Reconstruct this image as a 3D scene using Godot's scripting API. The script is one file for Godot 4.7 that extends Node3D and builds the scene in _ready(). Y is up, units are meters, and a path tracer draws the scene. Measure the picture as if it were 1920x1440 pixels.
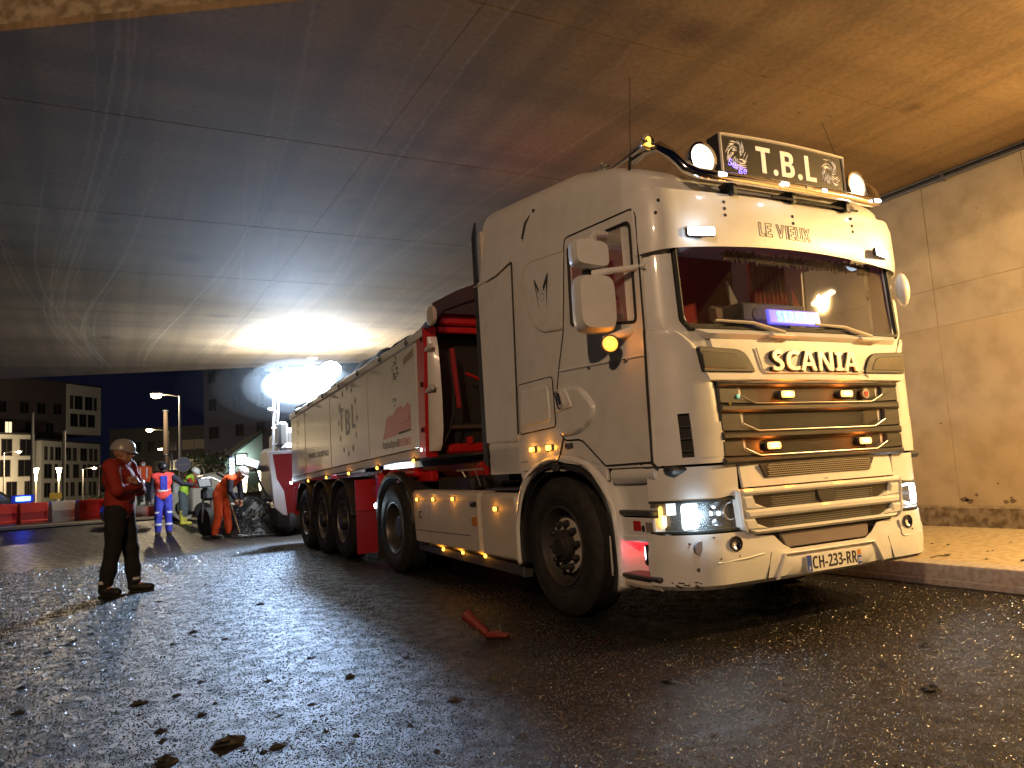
extends Node3D
# Night paving works under a skewed concrete underpass: truck, paver, crew, street behind.

class MB:
	var v := PackedVector3Array()
	var xf := Transform3D()
	var mirrored := false
	func tri(a: Vector3, b: Vector3, c: Vector3) -> void:
		v.push_back(xf * a)
		if mirrored:
			v.push_back(xf * c)
			v.push_back(xf * b)
		else:
			v.push_back(xf * b)
			v.push_back(xf * c)
	func quad(a: Vector3, b: Vector3, c: Vector3, d: Vector3) -> void:
		tri(a, b, c)
		tri(a, c, d)
	func at(o: Vector3, b := Basis()) -> MB:
		xf = Transform3D(b, o)
		return self
	func box(c: Vector3, s: Vector3) -> MB:
		return rbox(c, s, 0.0)
	func rbox(c: Vector3, s: Vector3, r: float) -> MB:
		var h := s * 0.5
		if r > 0.0:
			r = minf(r, minf(h.x, minf(h.y, h.z)) * 0.95)
		for ax in 3:
			var u := (ax + 1) % 3
			var w := (ax + 2) % 3
			for sg in [-1.0, 1.0]:
				var p := []
				for k in [[-1, -1], [1, -1], [1, 1], [-1, 1]]:
					var q := Vector3()
					q[ax] = sg * h[ax]
					q[u] = k[0] * (h[u] - r)
					q[w] = k[1] * (h[w] - r)
					p.append(c + q)
				if sg > 0:
					quad(p[0], p[1], p[2], p[3])
				else:
					quad(p[3], p[2], p[1], p[0])
			if r > 0.0:
				for su in [-1.0, 1.0]:
					for sw in [-1.0, 1.0]:
						var a := Vector3()
						var b := Vector3()
						a[u] = su * h[u]
						a[w] = sw * (h[w] - r)
						b[u] = su * (h[u] - r)
						b[w] = sw * h[w]
						var e := Vector3()
						e[ax] = h[ax] - r
						if su * sw > 0:
							quad(c + a - e, c + b - e, c + b + e, c + a + e)
						else:
							quad(c + b - e, c + a - e, c + a + e, c + b + e)
		if r > 0.0:
			for sx in [-1.0, 1.0]:
				for sy in [-1.0, 1.0]:
					for sz in [-1.0, 1.0]:
						var p0 := c + Vector3(sx * h.x, sy * (h.y - r), sz * (h.z - r))
						var p1 := c + Vector3(sx * (h.x - r), sy * h.y, sz * (h.z - r))
						var p2 := c + Vector3(sx * (h.x - r), sy * (h.y - r), sz * h.z)
						if sx * sy * sz > 0:
							tri(p0, p1, p2)
						else:
							tri(p0, p2, p1)
		return self
	# polygon in local XY (counter-clockwise), from z0 to z1, front edge (z1) bevelled
	func prism(poly: PackedVector2Array, z0: float, z1: float, bev := 0.0) -> MB:
		if Geometry2D.is_polygon_clockwise(poly):
			poly = poly.duplicate()
			poly.reverse()
		var n := poly.size()
		var inn := poly
		if bev > 0.0:
			inn = PackedVector2Array()
			for i in n:
				var a := (poly[i] - poly[(i + n - 1) % n]).normalized()
				var b := (poly[(i + 1) % n] - poly[i]).normalized()
				var na := Vector2(-a.y, a.x)
				var nb := Vector2(-b.y, b.x)
				var m := (na + nb).normalized()
				inn.push_back(poly[i] + m * bev / maxf(0.4, m.dot(na)))
		var idx := Geometry2D.triangulate_polygon(poly)
		for i in range(0, idx.size(), 3):
			var t := [idx[i], idx[i + 1], idx[i + 2]]
			if (poly[t[1]] - poly[t[0]]).cross(poly[t[2]] - poly[t[0]]) < 0:
				t = [idx[i], idx[i + 2], idx[i + 1]]
			tri(v3(inn[t[0]], z1), v3(inn[t[1]], z1), v3(inn[t[2]], z1))
			tri(v3(poly[t[0]], z0), v3(poly[t[2]], z0), v3(poly[t[1]], z0))
		for i in n:
			var j := (i + 1) % n
			var zb := z1 - bev
			quad(v3(poly[i], z0), v3(poly[j], z0), v3(poly[j], zb), v3(poly[i], zb))
			if bev > 0.0:
				quad(v3(poly[i], zb), v3(poly[j], zb), v3(inn[j], z1), v3(inn[i], z1))
		return self
	func v3(p: Vector2, z: float) -> Vector3:
		return Vector3(p.x, p.y, z)
	# profile of (radius, height) turned about local Y
	func lathe(prof: Array, n := 24, sweep := TAU) -> MB:
		for i in n:
			var a := sweep * i / n
			var b := sweep * (i + 1) / n
			for k in prof.size() - 1:
				var p: Vector2 = prof[k]
				var q: Vector2 = prof[k + 1]
				var p0 := Vector3(p.x * sin(a), p.y, p.x * cos(a))
				var p1 := Vector3(p.x * sin(b), p.y, p.x * cos(b))
				var q0 := Vector3(q.x * sin(a), q.y, q.x * cos(a))
				var q1 := Vector3(q.x * sin(b), q.y, q.x * cos(b))
				if p.x > 1e-5:
					tri(p0, p1, q1)
				if q.x > 1e-5:
					tri(p0, q1, q0)
		return self
	func tube(path: Array, r, n := 8, closed := false) -> MB:
		var m := path.size()
		var rings := []
		var up := Vector3.UP
		for i in m:
			var p: Vector3 = path[i]
			var pn: Vector3 = path[(i + 1) % m] if closed or i < m - 1 else p + (p - path[i - 1])
			var pp: Vector3 = path[(i + m - 1) % m] if closed or i > 0 else p - (path[1] - p)
			var d := ((pn - p).normalized() + (p - pp).normalized()).normalized()
			if i == 0 and absf(d.dot(up)) > 0.95:
				up = Vector3.RIGHT
			var s := d.cross(up).normalized()
			if s.length() < 0.5:
				s = d.cross(Vector3.FORWARD).normalized()
			up = s.cross(d).normalized()
			var rad: float = r[i] if r is Array else r
			var ring := []
			for k in n:
				var a := TAU * k / n
				ring.append(p + s * cos(a) * rad + up * sin(a) * rad)
			rings.append(ring)
		loft(rings, not closed, closed)
		return self
	# closed rings, joined one to the next
	func loft(rings: Array, caps := true, ringclosed := false) -> MB:
		var m := rings.size()
		var n: int = rings[0].size()
		for i in (m if ringclosed else m - 1):
			var A: Array = rings[i]
			var B: Array = rings[(i + 1) % m]
			for k in n:
				var l := (k + 1) % n
				quad(A[k], A[l], B[l], B[k])
		if caps:
			for e in [0, m - 1]:
				var R: Array = rings[e]
				var c := Vector3()
				for p in R:
					c += p
				c /= n
				for k in n:
					var l := (k + 1) % n
					if e == 0:
						tri(c, R[l], R[k])
					else:
						tri(c, R[k], R[l])
		return self
	func cyl(a: Vector3, b: Vector3, r: float, n := 12, r2 := -1.0) -> MB:
		return tube([a, b], [r, r if r2 < 0 else r2], n)
	func ball(c: Vector3, r: Vector3, n := 14) -> MB:
		var m := maxi(4, n / 2)
		for i in m:
			for k in n:
				var p := []
				for e in [[i, k], [i, k + 1], [i + 1, k + 1], [i + 1, k]]:
					var t: float = PI * e[0] / m
					var f: float = TAU * e[1] / n
					p.append(c + Vector3(sin(t) * cos(f) * r.x, cos(t) * r.y, -sin(t) * sin(f) * r.z))
				if i > 0:
					tri(p[0], p[2], p[1])
				if i < m - 1:
					tri(p[0], p[3], p[2])
		return self
	# sheet of rows of points; holes where hole(i,j); walls of depth t along -normal at every open border
	func sheet(P: Array, t := 0.0, hole = null) -> MB:
		var R := P.size()
		var C: int = P[0].size()
		var N := []
		for i in R:
			var row := []
			for j in C:
				var du: Vector3 = P[i][mini(j + 1, C - 1)] - P[i][maxi(j - 1, 0)]
				var dv: Vector3 = P[mini(i + 1, R - 1)][j] - P[maxi(i - 1, 0)][j]
				row.append(du.cross(dv).normalized() * t)
			N.append(row)
		var open := func(i, j): return i < 0 or j < 0 or i >= R - 1 or j >= C - 1 or (hole != null and hole.call(i, j))
		for i in R - 1:
			for j in C - 1:
				if open.call(i, j):
					continue
				var a: Vector3 = P[i][j]
				var b: Vector3 = P[i][j + 1]
				var c: Vector3 = P[i + 1][j + 1]
				var d: Vector3 = P[i + 1][j]
				quad(a, b, c, d)
				if t > 0.0:
					var na: Vector3 = a - N[i][j]
					var nb: Vector3 = b - N[i][j + 1]
					var nc: Vector3 = c - N[i + 1][j + 1]
					var nd: Vector3 = d - N[i + 1][j]
					quad(na, nd, nc, nb)
					if open.call(i - 1, j):
						quad(na, nb, b, a)
					if open.call(i + 1, j):
						quad(d, c, nc, nd)
					if open.call(i, j - 1):
						quad(nd, na, a, d)
					if open.call(i, j + 1):
						quad(b, nb, nc, c)
		return self
	func mesh(crease := 40.0, uvm = null, cols = null) -> ArrayMesh:
		var nv := v.size()
		var nf := nv / 3
		var fn := PackedVector3Array()
		fn.resize(nf)
		var out := PackedVector3Array()
		out.resize(nv)
		for f in nf:
			fn[f] = (v[f * 3 + 1] - v[f * 3]).cross(v[f * 3 + 2] - v[f * 3])
		if crease <= 0.0:
			for i in nv:
				out[i] = fn[i / 3].normalized()
		else:
			var cs := cos(deg_to_rad(crease))
			var head := {}
			var ids := PackedInt32Array()
			ids.resize(nv)
			var nxt := PackedInt32Array()
			nxt.resize(nv)
			for i in nv:
				var k := Vector3i(v[i] * 5000.0 + Vector3(0.5, 0.5, 0.5))
				nxt[i] = head.get(k, -1)
				head[k] = i
			var un := PackedVector3Array()
			un.resize(nf)
			for f in nf:
				un[f] = fn[f].normalized()
			for k in head:
				var lst := []
				var c: int = head[k]
				while c >= 0:
					lst.append(c)
					c = nxt[c]
				for i in lst:
					var me := un[i / 3]
					var s := Vector3()
					for j in lst:
						if un[j / 3].dot(me) > cs:
							s += fn[j / 3]
					out[i] = s.normalized() if s.length_squared() > 1e-20 else me
		var idx := PackedInt32Array()
		idx.resize(nv)
		for f in nf:
			idx[f * 3] = f * 3
			idx[f * 3 + 1] = f * 3 + 2
			idx[f * 3 + 2] = f * 3 + 1
		var arr := []
		arr.resize(Mesh.ARRAY_MAX)
		arr[Mesh.ARRAY_VERTEX] = v
		arr[Mesh.ARRAY_NORMAL] = out
		arr[Mesh.ARRAY_INDEX] = idx
		if uvm != null:
			var uv := PackedVector2Array()
			uv.resize(nv)
			for i in nv:
				uv[i] = uvm.call(v[i])
			arr[Mesh.ARRAY_TEX_UV] = uv
		if cols != null:
			var cc := PackedColorArray()
			cc.resize(nv)
			for i in nv:
				cc[i] = cols.call(v[i])
			arr[Mesh.ARRAY_COLOR] = cc
		var am := ArrayMesh.new()
		am.add_surface_from_arrays(Mesh.PRIMITIVE_TRIANGLES, arr)
		return am

var M := {}
var used := {}
var rng := RandomNumberGenerator.new()
const XM := Vector3(-1, 1, 1)

func V(x: float, y: float, z: float) -> Vector3:
	return Vector3(x, y, z)

func lin(r: float, g: float, b: float) -> Color:
	return Color(r, g, b).linear_to_srgb()

func rx(a: float) -> Basis:
	return Basis(Vector3.RIGHT, a)

func ry(a: float) -> Basis:
	return Basis(Vector3.UP, a)

func rz(a: float) -> Basis:
	return Basis(Vector3.BACK, a)

# a basis whose local Y points along d
func along(d: Vector3) -> Basis:
	var y := d.normalized()
	var x := y.cross(Vector3.BACK if absf(y.z) < 0.9 else Vector3.RIGHT).normalized()
	return Basis(x, y, x.cross(y))

func mb() -> MB:
	return MB.new()

func numbered(called: String, under: Node) -> String:
	var key := "%d/%s" % [under.get_instance_id(), called]
	var n: int = used.get(key, 0)
	used[key] = n + 1
	return called if n == 0 else "%s_%03d" % [called, n]

func obj(called: String, what, m: Material, parent: Node = null, crease := 40.0) -> MeshInstance3D:
	var o := MeshInstance3D.new()
	var p: Node = parent if parent else self
	o.name = numbered(called, p)
	o.mesh = what.mesh(crease) if what is MB else what
	o.material_override = m
	p.add_child(o, true)
	return o

func tag(o: Node3D, label: String, category := "", group := "", kind := "") -> Node3D:
	if label:
		o.set_meta("label", label)
	if category:
		o.set_meta("category", category)
	if group:
		o.set_meta("group", group)
	if kind:
		o.set_meta("kind", kind)
	return o

func thing(called: String, label: String, category: String, where := Vector3.ZERO, turn := 0.0, group := "") -> Node3D:
	var o := Node3D.new()
	o.name = numbered(called, self)
	add_child(o, true)
	o.position = where
	o.rotation.y = turn
	tag(o, label, category, group)
	return o

func part(called: String, parent: Node3D, where := Vector3.ZERO) -> Node3D:
	var o := Node3D.new()
	o.name = numbered(called, parent)
	parent.add_child(o, true)
	o.position = where
	return o

func copy(src: Node3D, label: String, where: Vector3, turn := 0.0) -> Node3D:
	var o: Node3D = src.duplicate()
	o.name = numbered(src.name, self)
	add_child(o, true)
	o.position = where
	o.rotation.y = turn
	if label:
		o.set_meta("label", label)
	return o

func omni(where: Vector3, c: Color, e: float, size := 0.05, parent: Node3D = null) -> OmniLight3D:
	var l := OmniLight3D.new()
	l.name = numbered("lamp_light", parent if parent else self)
	l.light_color = c
	l.light_energy = e
	l.omni_range = 60.0
	l.omni_attenuation = 2.0
	l.light_size = size
	l.shadow_enabled = true
	l.position = where
	(parent if parent else self).add_child(l, true)
	return l

func spot(where: Vector3, to: Vector3, c: Color, e: float, angle := 50.0, size := 0.05, parent: Node3D = null) -> SpotLight3D:
	var l := SpotLight3D.new()
	l.name = numbered("lamp_beam", parent if parent else self)
	l.light_color = c
	l.light_energy = e
	l.spot_range = 60.0
	l.spot_attenuation = 2.0
	l.spot_angle = angle
	l.spot_angle_attenuation = 0.6
	l.light_size = size
	l.shadow_enabled = true
	(parent if parent else self).add_child(l, true)
	l.transform = Transform3D(Basis.looking_at(to - where, Vector3.UP if absf((to - where).normalized().y) < 0.98 else Vector3.RIGHT), where)
	return l

func words(t: String, size: float, depth: float, bold := true, serif := false) -> TextMesh:
	var f := SystemFont.new()
	f.font_names = PackedStringArray(["Droid Serif" if serif else "Droid Sans"])
	f.font_weight = 700 if bold else 400
	var m := TextMesh.new()
	m.text = t
	m.font = f
	m.font_size = 64
	m.pixel_size = size / 46.0
	m.depth = depth
	m.curve_step = 2.0
	return m

# lettering, every letter a piece of its own
func write(called: String, t: String, h: float, m: Material, parent: Node3D, where: Vector3, b := Basis(), depth := 0.003, bold := true, squeeze := 1.0) -> void:
	var f: Font = words("x", h, depth, bold).font
	var px := h / 46.0
	var total := f.get_string_size(t, HORIZONTAL_ALIGNMENT_LEFT, -1, 64).x
	for i in t.length():
		if t[i] == " ":
			continue
		var a := f.get_string_size(t.substr(0, i), HORIZONTAL_ALIGNMENT_LEFT, -1, 64).x
		var c := f.get_string_size(t.substr(0, i + 1), HORIZONTAL_ALIGNMENT_LEFT, -1, 64).x
		var o := obj(called, words(t[i], h, depth, bold), m, parent)
		o.transform = Transform3D(b * Basis.from_scale(V(squeeze, 1, 1)), where + b * V(((a + c) * 0.5 - total * 0.5) * px * squeeze, 0, 0))

func mat(key: String, c: Color, rough := 0.6, metal := 0.0) -> StandardMaterial3D:
	var m := StandardMaterial3D.new()
	m.resource_name = key
	m.albedo_color = c
	m.roughness = rough
	m.metallic = metal
	M[key] = m
	return m

func glow(key: String, c: Color, e: float, base := Color(0.9, 0.9, 0.9)) -> StandardMaterial3D:
	var m := mat(key, base, 0.3)
	m.emission_enabled = true
	m.emission = c
	m.emission_energy_multiplier = e
	return m

func noise(kind: int, freq: float, seed_: int, oct := 4) -> FastNoiseLite:
	var n := FastNoiseLite.new()
	n.noise_type = kind
	n.frequency = freq
	n.seed = seed_
	n.fractal_octaves = oct
	if oct <= 1:
		n.fractal_type = FastNoiseLite.FRACTAL_NONE
	return n

func gray(n: FastNoiseLite, w: int, h: int) -> PackedByteArray:
	return n.get_seamless_image(w, h).get_data()

func ramp_image(data: PackedByteArray, w: int, h: int, stops: Array) -> Image:
	var lut := PackedByteArray()
	for i in 256:
		var t := i / 255.0
		var c: Color = stops[-1][1]
		for k in stops.size() - 1:
			if t <= stops[k + 1][0]:
				var f: float = clampf((t - stops[k][0]) / (stops[k + 1][0] - stops[k][0]), 0, 1)
				c = stops[k][1].lerp(stops[k + 1][1], f)
				break
		lut.append_array([c.r8, c.g8, c.b8, c.a8])
	var out := PackedByteArray()
	out.resize(w * h * 4)
	for i in w * h:
		out.encode_u32(i * 4, lut.decode_u32(data[i] * 4))
	return Image.create_from_data(w, h, false, Image.FORMAT_RGBA8, out)

func noise_tex(n: FastNoiseLite, size: int, stops: Array) -> ImageTexture:
	return ImageTexture.create_from_image(ramp_image(gray(n, size, size), size, size, stops))

func bump_tex(n: FastNoiseLite, size: int, strength: float) -> ImageTexture:
	var im := n.get_seamless_image(size, size)
	im.convert(Image.FORMAT_RGBA8)
	im.bump_map_to_normal_map(strength)
	return ImageTexture.create_from_image(im)

func tri(m: StandardMaterial3D, s: float, world := true) -> StandardMaterial3D:
	m.uv1_triplanar = true
	m.uv1_world_triplanar = world
	m.uv1_scale = V(s, s, s)
	m.uv1_triplanar_sharpness = 4.0
	return m

func ground_y(z: float) -> float:
	return clampf((-z - 9.0) * 0.01, 0.0, 0.2)

func make_materials() -> void:
	var dust := noise_tex(noise(FastNoiseLite.TYPE_SIMPLEX, 0.01, 5, 5), 512, [[0.0, Color(0.95, 0.945, 0.93)], [0.45, Color(0.98, 0.978, 0.972)], [1.0, Color(1, 1, 1)]])
	var w := mat("white_paint", lin(0.68, 0.685, 0.69), 0.38)
	w.albedo_texture = dust
	w.clearcoat_enabled = true
	w.clearcoat = 0.6
	w.clearcoat_roughness = 0.04
	w.normal_enabled = true
	w.normal_texture = bump_tex(noise(FastNoiseLite.TYPE_SIMPLEX, 0.012, 9, 2), 512, 2.0)
	w.normal_scale = 0.03
	tri(w, 0.7, false)
	var t := mat("trailer_paint", lin(0.66, 0.66, 0.65), 0.36)
	t.albedo_texture = dust
	t.clearcoat_enabled = true
	t.clearcoat = 0.6
	t.clearcoat_roughness = 0.06
	tri(t, 0.5, false)
	var d := mat("dirty_white", lin(0.52, 0.48, 0.42), 0.5)
	d.albedo_texture = dust
	tri(d, 1.3, false)
	mat("black_plastic", lin(0.018, 0.018, 0.019), 0.55)
	mat("grille_black", lin(0.012, 0.011, 0.011), 0.48)
	mat("grille_edge", lin(0.09, 0.085, 0.08), 0.3, 0.5)
	mat("seal_black", lin(0.008, 0.008, 0.008), 0.7)
	mat("dark_insert", lin(0.018, 0.016, 0.015), 0.3)
	mat("chrome", lin(0.75, 0.74, 0.72), 0.1, 1.0)
	mat("steel", lin(0.42, 0.42, 0.42), 0.35, 1.0)
	mat("dull_steel", lin(0.20, 0.20, 0.20), 0.5, 0.8)
	mat("alu_plate", lin(0.10, 0.10, 0.10), 0.5, 0.6)
	var ru := mat("rubber", lin(0.020, 0.0195, 0.019), 0.75)
	ru.albedo_texture = noise_tex(noise(FastNoiseLite.TYPE_SIMPLEX, 0.02, 8, 4), 256, [[0.2, Color(0.75, 0.72, 0.68)], [0.8, Color(1, 1, 1)]])
	tri(ru, 1.5, false)
	mat("rim_paint", lin(0.10, 0.095, 0.09), 0.4, 0.6)
	mat("rim_alloy", lin(0.50, 0.47, 0.42), 0.4, 0.2)
	mat("chassis_black", lin(0.015, 0.015, 0.016), 0.5)
	mat("red_paint", lin(0.42, 0.012, 0.014), 0.35)
	mat("red_cloth", lin(0.25, 0.01, 0.012), 0.8)
	mat("red_flap", lin(0.30, 0.01, 0.016), 0.45)
	mat("reflector_red", lin(0.4, 0.02, 0.02), 0.2)
	mat("reflector_amber", lin(0.5, 0.2, 0.03), 0.2)
	mat("tarp", lin(0.022, 0.024, 0.030), 0.6)
	mat("decal_dark", lin(0.03, 0.03, 0.035), 0.6)
	mat("decal_grey", lin(0.12, 0.12, 0.16), 0.5)
	mat("decal_outline", lin(0.30, 0.25, 0.18), 0.6)
	mat("plate_white", lin(0.72, 0.72, 0.70), 0.35)
	mat("plate_blue", lin(0.02, 0.06, 0.35), 0.35)
	mat("print_black", lin(0.01, 0.01, 0.01), 0.5)
	mat("sign_black", lin(0.010, 0.010, 0.012), 0.35)
	var sl := glow("sign_letters", lin(0.9, 0.78, 0.62), 0.14, lin(0.8, 0.78, 0.74))
	sl.roughness = 0.5
	glow("sign_blue", lin(0.05, 0.05, 1.0), 2.0)
	glow("lamp_white", lin(0.86, 0.94, 1.0), 9.0)
	glow("lamp_step", lin(0.86, 0.94, 1.0), 4.5)
	glow("lamp_warm_white", lin(1.0, 0.82, 0.58), 1.0)
	glow("lamp_bulb", lin(1.0, 0.93, 0.8), 7.0)
	glow("lamp_cool", lin(0.75, 0.9, 1.0), 9.0)
	glow("lamp_amber", lin(1.0, 0.50, 0.06), 3.0)
	glow("lamp_orange", lin(1.0, 0.46, 0.12), 2.3)
	glow("lamp_indicator", lin(1.0, 0.40, 0.02), 1.2)
	glow("led_blue", lin(0.08, 0.10, 1.0), 2.0)
	glow("led_cyan", lin(0.1, 0.7, 1.0), 5.0)
	glow("led_green", lin(0.05, 0.5, 0.3), 1.0)
	glow("red_led", lin(1.0, 0.01, 0.02), 2.0)
	glow("flood_white", lin(0.85, 0.93, 1.0), 40.0)
	glow("street_sodium", lin(1.0, 0.74, 0.42), 30.0)
	glow("street_bowl", lin(1.0, 0.80, 0.45), 9.0)
	glow("window_lit", lin(1.0, 0.82, 0.5), 1.3)
	glow("window_pink", lin(1.0, 0.45, 0.45), 1.0)
	glow("sign_lit_blue", lin(0.12, 0.25, 1.0), 5.0)
	glow("sign_lit_white", lin(0.85, 1.0, 0.95), 5.0)
	var g := mat("glass", Color(0.9, 0.93, 0.92, 0.08), 0.03)
	g.transparency = BaseMaterial3D.TRANSPARENCY_ALPHA
	var wg := mat("windscreen_glass", Color(0.05, 0.06, 0.055, 0.5), 0.03)
	wg.transparency = BaseMaterial3D.TRANSPARENCY_ALPHA
	var lg := mat("lens_glass", Color(0.95, 0.97, 1.0, 0.06), 0.05)
	lg.transparency = BaseMaterial3D.TRANSPARENCY_ALPHA
	mat("reflector_chrome", lin(0.8, 0.85, 0.9), 0.15, 1.0)
	mat("lamp_housing", lin(0.06, 0.075, 0.08), 0.3, 0.3)
	mat("interior_dark", lin(0.025, 0.022, 0.022), 0.7)
	mat("interior_grey", lin(0.10, 0.10, 0.09), 0.6)
	mat("interior_trim", lin(0.20, 0.16, 0.15), 0.8)
	# setting
	var con := mat("concrete_wall", lin(0.50, 0.42, 0.29), 0.85)
	con.albedo_texture = noise_tex(noise(FastNoiseLite.TYPE_SIMPLEX, 0.006, 21, 6), 1024, [[0.1, Color(0.91, 0.90, 0.88)], [0.45, Color(0.965, 0.96, 0.955)], [0.8, Color(1, 1, 0.99)]])
	con.normal_enabled = true
	con.normal_texture = bump_tex(noise(FastNoiseLite.TYPE_SIMPLEX, 0.05, 4, 4), 512, 3.0)
	con.normal_scale = 0.10
	tri(con, 0.35)
	var coat := mat("wall_coating", lin(0.49, 0.39, 0.235), 0.7)
	coat.albedo_texture = con.albedo_texture
	coat.normal_enabled = true
	coat.normal_texture = con.normal_texture
	coat.normal_scale = 0.05
	tri(coat, 0.3)
	var pl := mat("plinth_concrete", lin(0.27, 0.22, 0.15), 0.9)
	pl.albedo_texture = noise_tex(noise(FastNoiseLite.TYPE_SIMPLEX, 0.015, 31, 6), 512, [[0.2, Color(0.7, 0.66, 0.6)], [0.5, Color(0.88, 0.86, 0.83)], [0.75, Color(1, 1, 1)]])
	tri(pl, 0.9)
	mat("spall", lin(0.16, 0.11, 0.07), 0.95)
	var pv := mat("pavement_concrete", lin(0.38, 0.31, 0.20), 0.9)
	pv.albedo_texture = noise_tex(noise(FastNoiseLite.TYPE_SIMPLEX, 0.02, 41, 6), 512, [[0.15, Color(0.86, 0.84, 0.80)], [0.6, Color(1, 1, 1)]])
	tri(pv, 0.8)
	var kb := mat("kerb_concrete", lin(0.34, 0.30, 0.26), 0.85)
	kb.albedo_texture = pv.albedo_texture
	tri(kb, 1.4)
	# asphalt: stone grain as relief
	var a := mat("asphalt", lin(0.018, 0.0155, 0.013), 1.0)
	a.albedo_texture = noise_tex(noise(FastNoiseLite.TYPE_SIMPLEX, 0.22, 51, 2), 1024, [[0.25, Color(0.5, 0.49, 0.48)], [0.5, Color(0.8, 0.79, 0.77)], [0.8, Color(1, 1, 1)]])
	a.roughness_texture = noise_tex(noise(FastNoiseLite.TYPE_SIMPLEX, 0.008, 53, 5), 1024, [[0.2, Color(0.32, 0.32, 0.32)], [0.5, Color(0.40, 0.40, 0.40)], [0.8, Color(0.55, 0.55, 0.55)]])
	a.normal_enabled = true
	a.normal_texture = bump_tex(noise(FastNoiseLite.TYPE_SIMPLEX, 0.28, 52, 1), 1024, 2.4)
	a.normal_scale = 0.7
	a.metallic_specular = 0.27
	tri(a, 0.62)
	var old := mat("old_asphalt", lin(0.055, 0.053, 0.05), 0.8)
	old.albedo_texture = noise_tex(noise(FastNoiseLite.TYPE_SIMPLEX, 0.02, 57, 5), 512, [[0.2, Color(0.6, 0.6, 0.6)], [0.7, Color(1, 1, 1)]])
	tri(old, 0.25)
	mat("clump", lin(0.012, 0.0115, 0.011), 0.7)
	mat("stone_coated", lin(0.014, 0.0135, 0.0135), 0.25).metallic_specular = 0.55
	mat("fresh_asphalt", lin(0.012, 0.012, 0.014), 0.42)
	# people
	mat("skin", lin(0.38, 0.20, 0.13), 0.55)
	mat("skin_dark", lin(0.045, 0.025, 0.018), 0.5)
	mat("orange_red_cloth", lin(0.30, 0.022, 0.012), 0.8)
	mat("hivis_orange", lin(0.75, 0.10, 0.02), 0.75)
	mat("hivis_pink", lin(0.75, 0.07, 0.06), 0.75)
	mat("hivis_yellow", lin(0.45, 0.75, 0.06), 0.7)
	mat("navy_cloth", lin(0.02, 0.02, 0.035), 0.85)
	mat("dark_trousers", lin(0.012, 0.011, 0.011), 0.85)
	mat("blue_cloth", lin(0.035, 0.045, 0.42), 0.8)
	mat("grey_trousers", lin(0.10, 0.13, 0.15), 0.85)
	mat("silver_band", lin(0.65, 0.66, 0.68), 0.4)
	mat("boot", lin(0.02, 0.016, 0.013), 0.6)
	mat("yellow_boot", lin(0.65, 0.6, 0.08), 0.5)
	mat("helmet_white", lin(0.72, 0.72, 0.70), 0.3)
	mat("helmet_grey", lin(0.30, 0.29, 0.28), 0.3)
	mat("helmet_black", lin(0.02, 0.02, 0.025), 0.3)
	mat("hair_dark", lin(0.012, 0.01, 0.008), 0.8)
	mat("mask_white", lin(0.7, 0.7, 0.7), 0.8)
	var folds := bump_tex(noise(FastNoiseLite.TYPE_SIMPLEX, 0.012, 91, 3), 512, 7.0)
	for k in ["orange_red_cloth", "hivis_orange", "hivis_pink", "hivis_yellow", "navy_cloth", "dark_trousers", "blue_cloth", "grey_trousers"]:
		var cm: StandardMaterial3D = M[k]
		cm.normal_enabled = true
		cm.normal_texture = folds
		cm.normal_scale = 1.0
		cm.uv1_triplanar = true
		cm.uv1_scale = V(1.7, 0.9, 1.7)
	# street
	mat("barrier_red", lin(0.62, 0.035, 0.025), 0.45)
	mat("barrier_white", lin(0.62, 0.58, 0.52), 0.45)
	var bw := mat("render_white", lin(0.52, 0.51, 0.48), 0.9)
	bw.albedo_texture = dust
	tri(bw, 0.1)
	mat("render_brown", lin(0.06, 0.045, 0.05), 0.9)
	mat("render_dark", lin(0.035, 0.035, 0.04), 0.9)
	mat("render_blue", lin(0.018, 0.02, 0.045), 0.9)
	mat("window_dark", lin(0.01, 0.01, 0.012), 0.15)
	mat("window_frame", lin(0.10, 0.09, 0.08), 0.6)
	mat("roof_dark", lin(0.03, 0.03, 0.035), 0.8)
	mat("pole_metal", lin(0.22, 0.21, 0.19), 0.5, 0.4)
	mat("pole_dark", lin(0.04, 0.045, 0.05), 0.5)
	mat("machine_cream", lin(0.60, 0.56, 0.46), 0.45)
	mat("machine_dark", lin(0.03, 0.035, 0.04), 0.5)
	mat("machine_white", lin(0.65, 0.67, 0.68), 0.4)
	mat("machine_grey", lin(0.16, 0.165, 0.17), 0.5)
	mat("worn_steel", lin(0.40, 0.40, 0.42), 0.35, 0.9)
	mat("leaf", lin(0.035, 0.06, 0.02), 0.6)
	mat("trunk", lin(0.07, 0.05, 0.035), 0.9)
	mat("sign_blue_plain", lin(0.02, 0.04, 0.2), 0.4)
	mat("yellow_plate", lin(0.6, 0.4, 0.03), 0.5)
	mat("wood", lin(0.25, 0.16, 0.08), 0.7)

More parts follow.
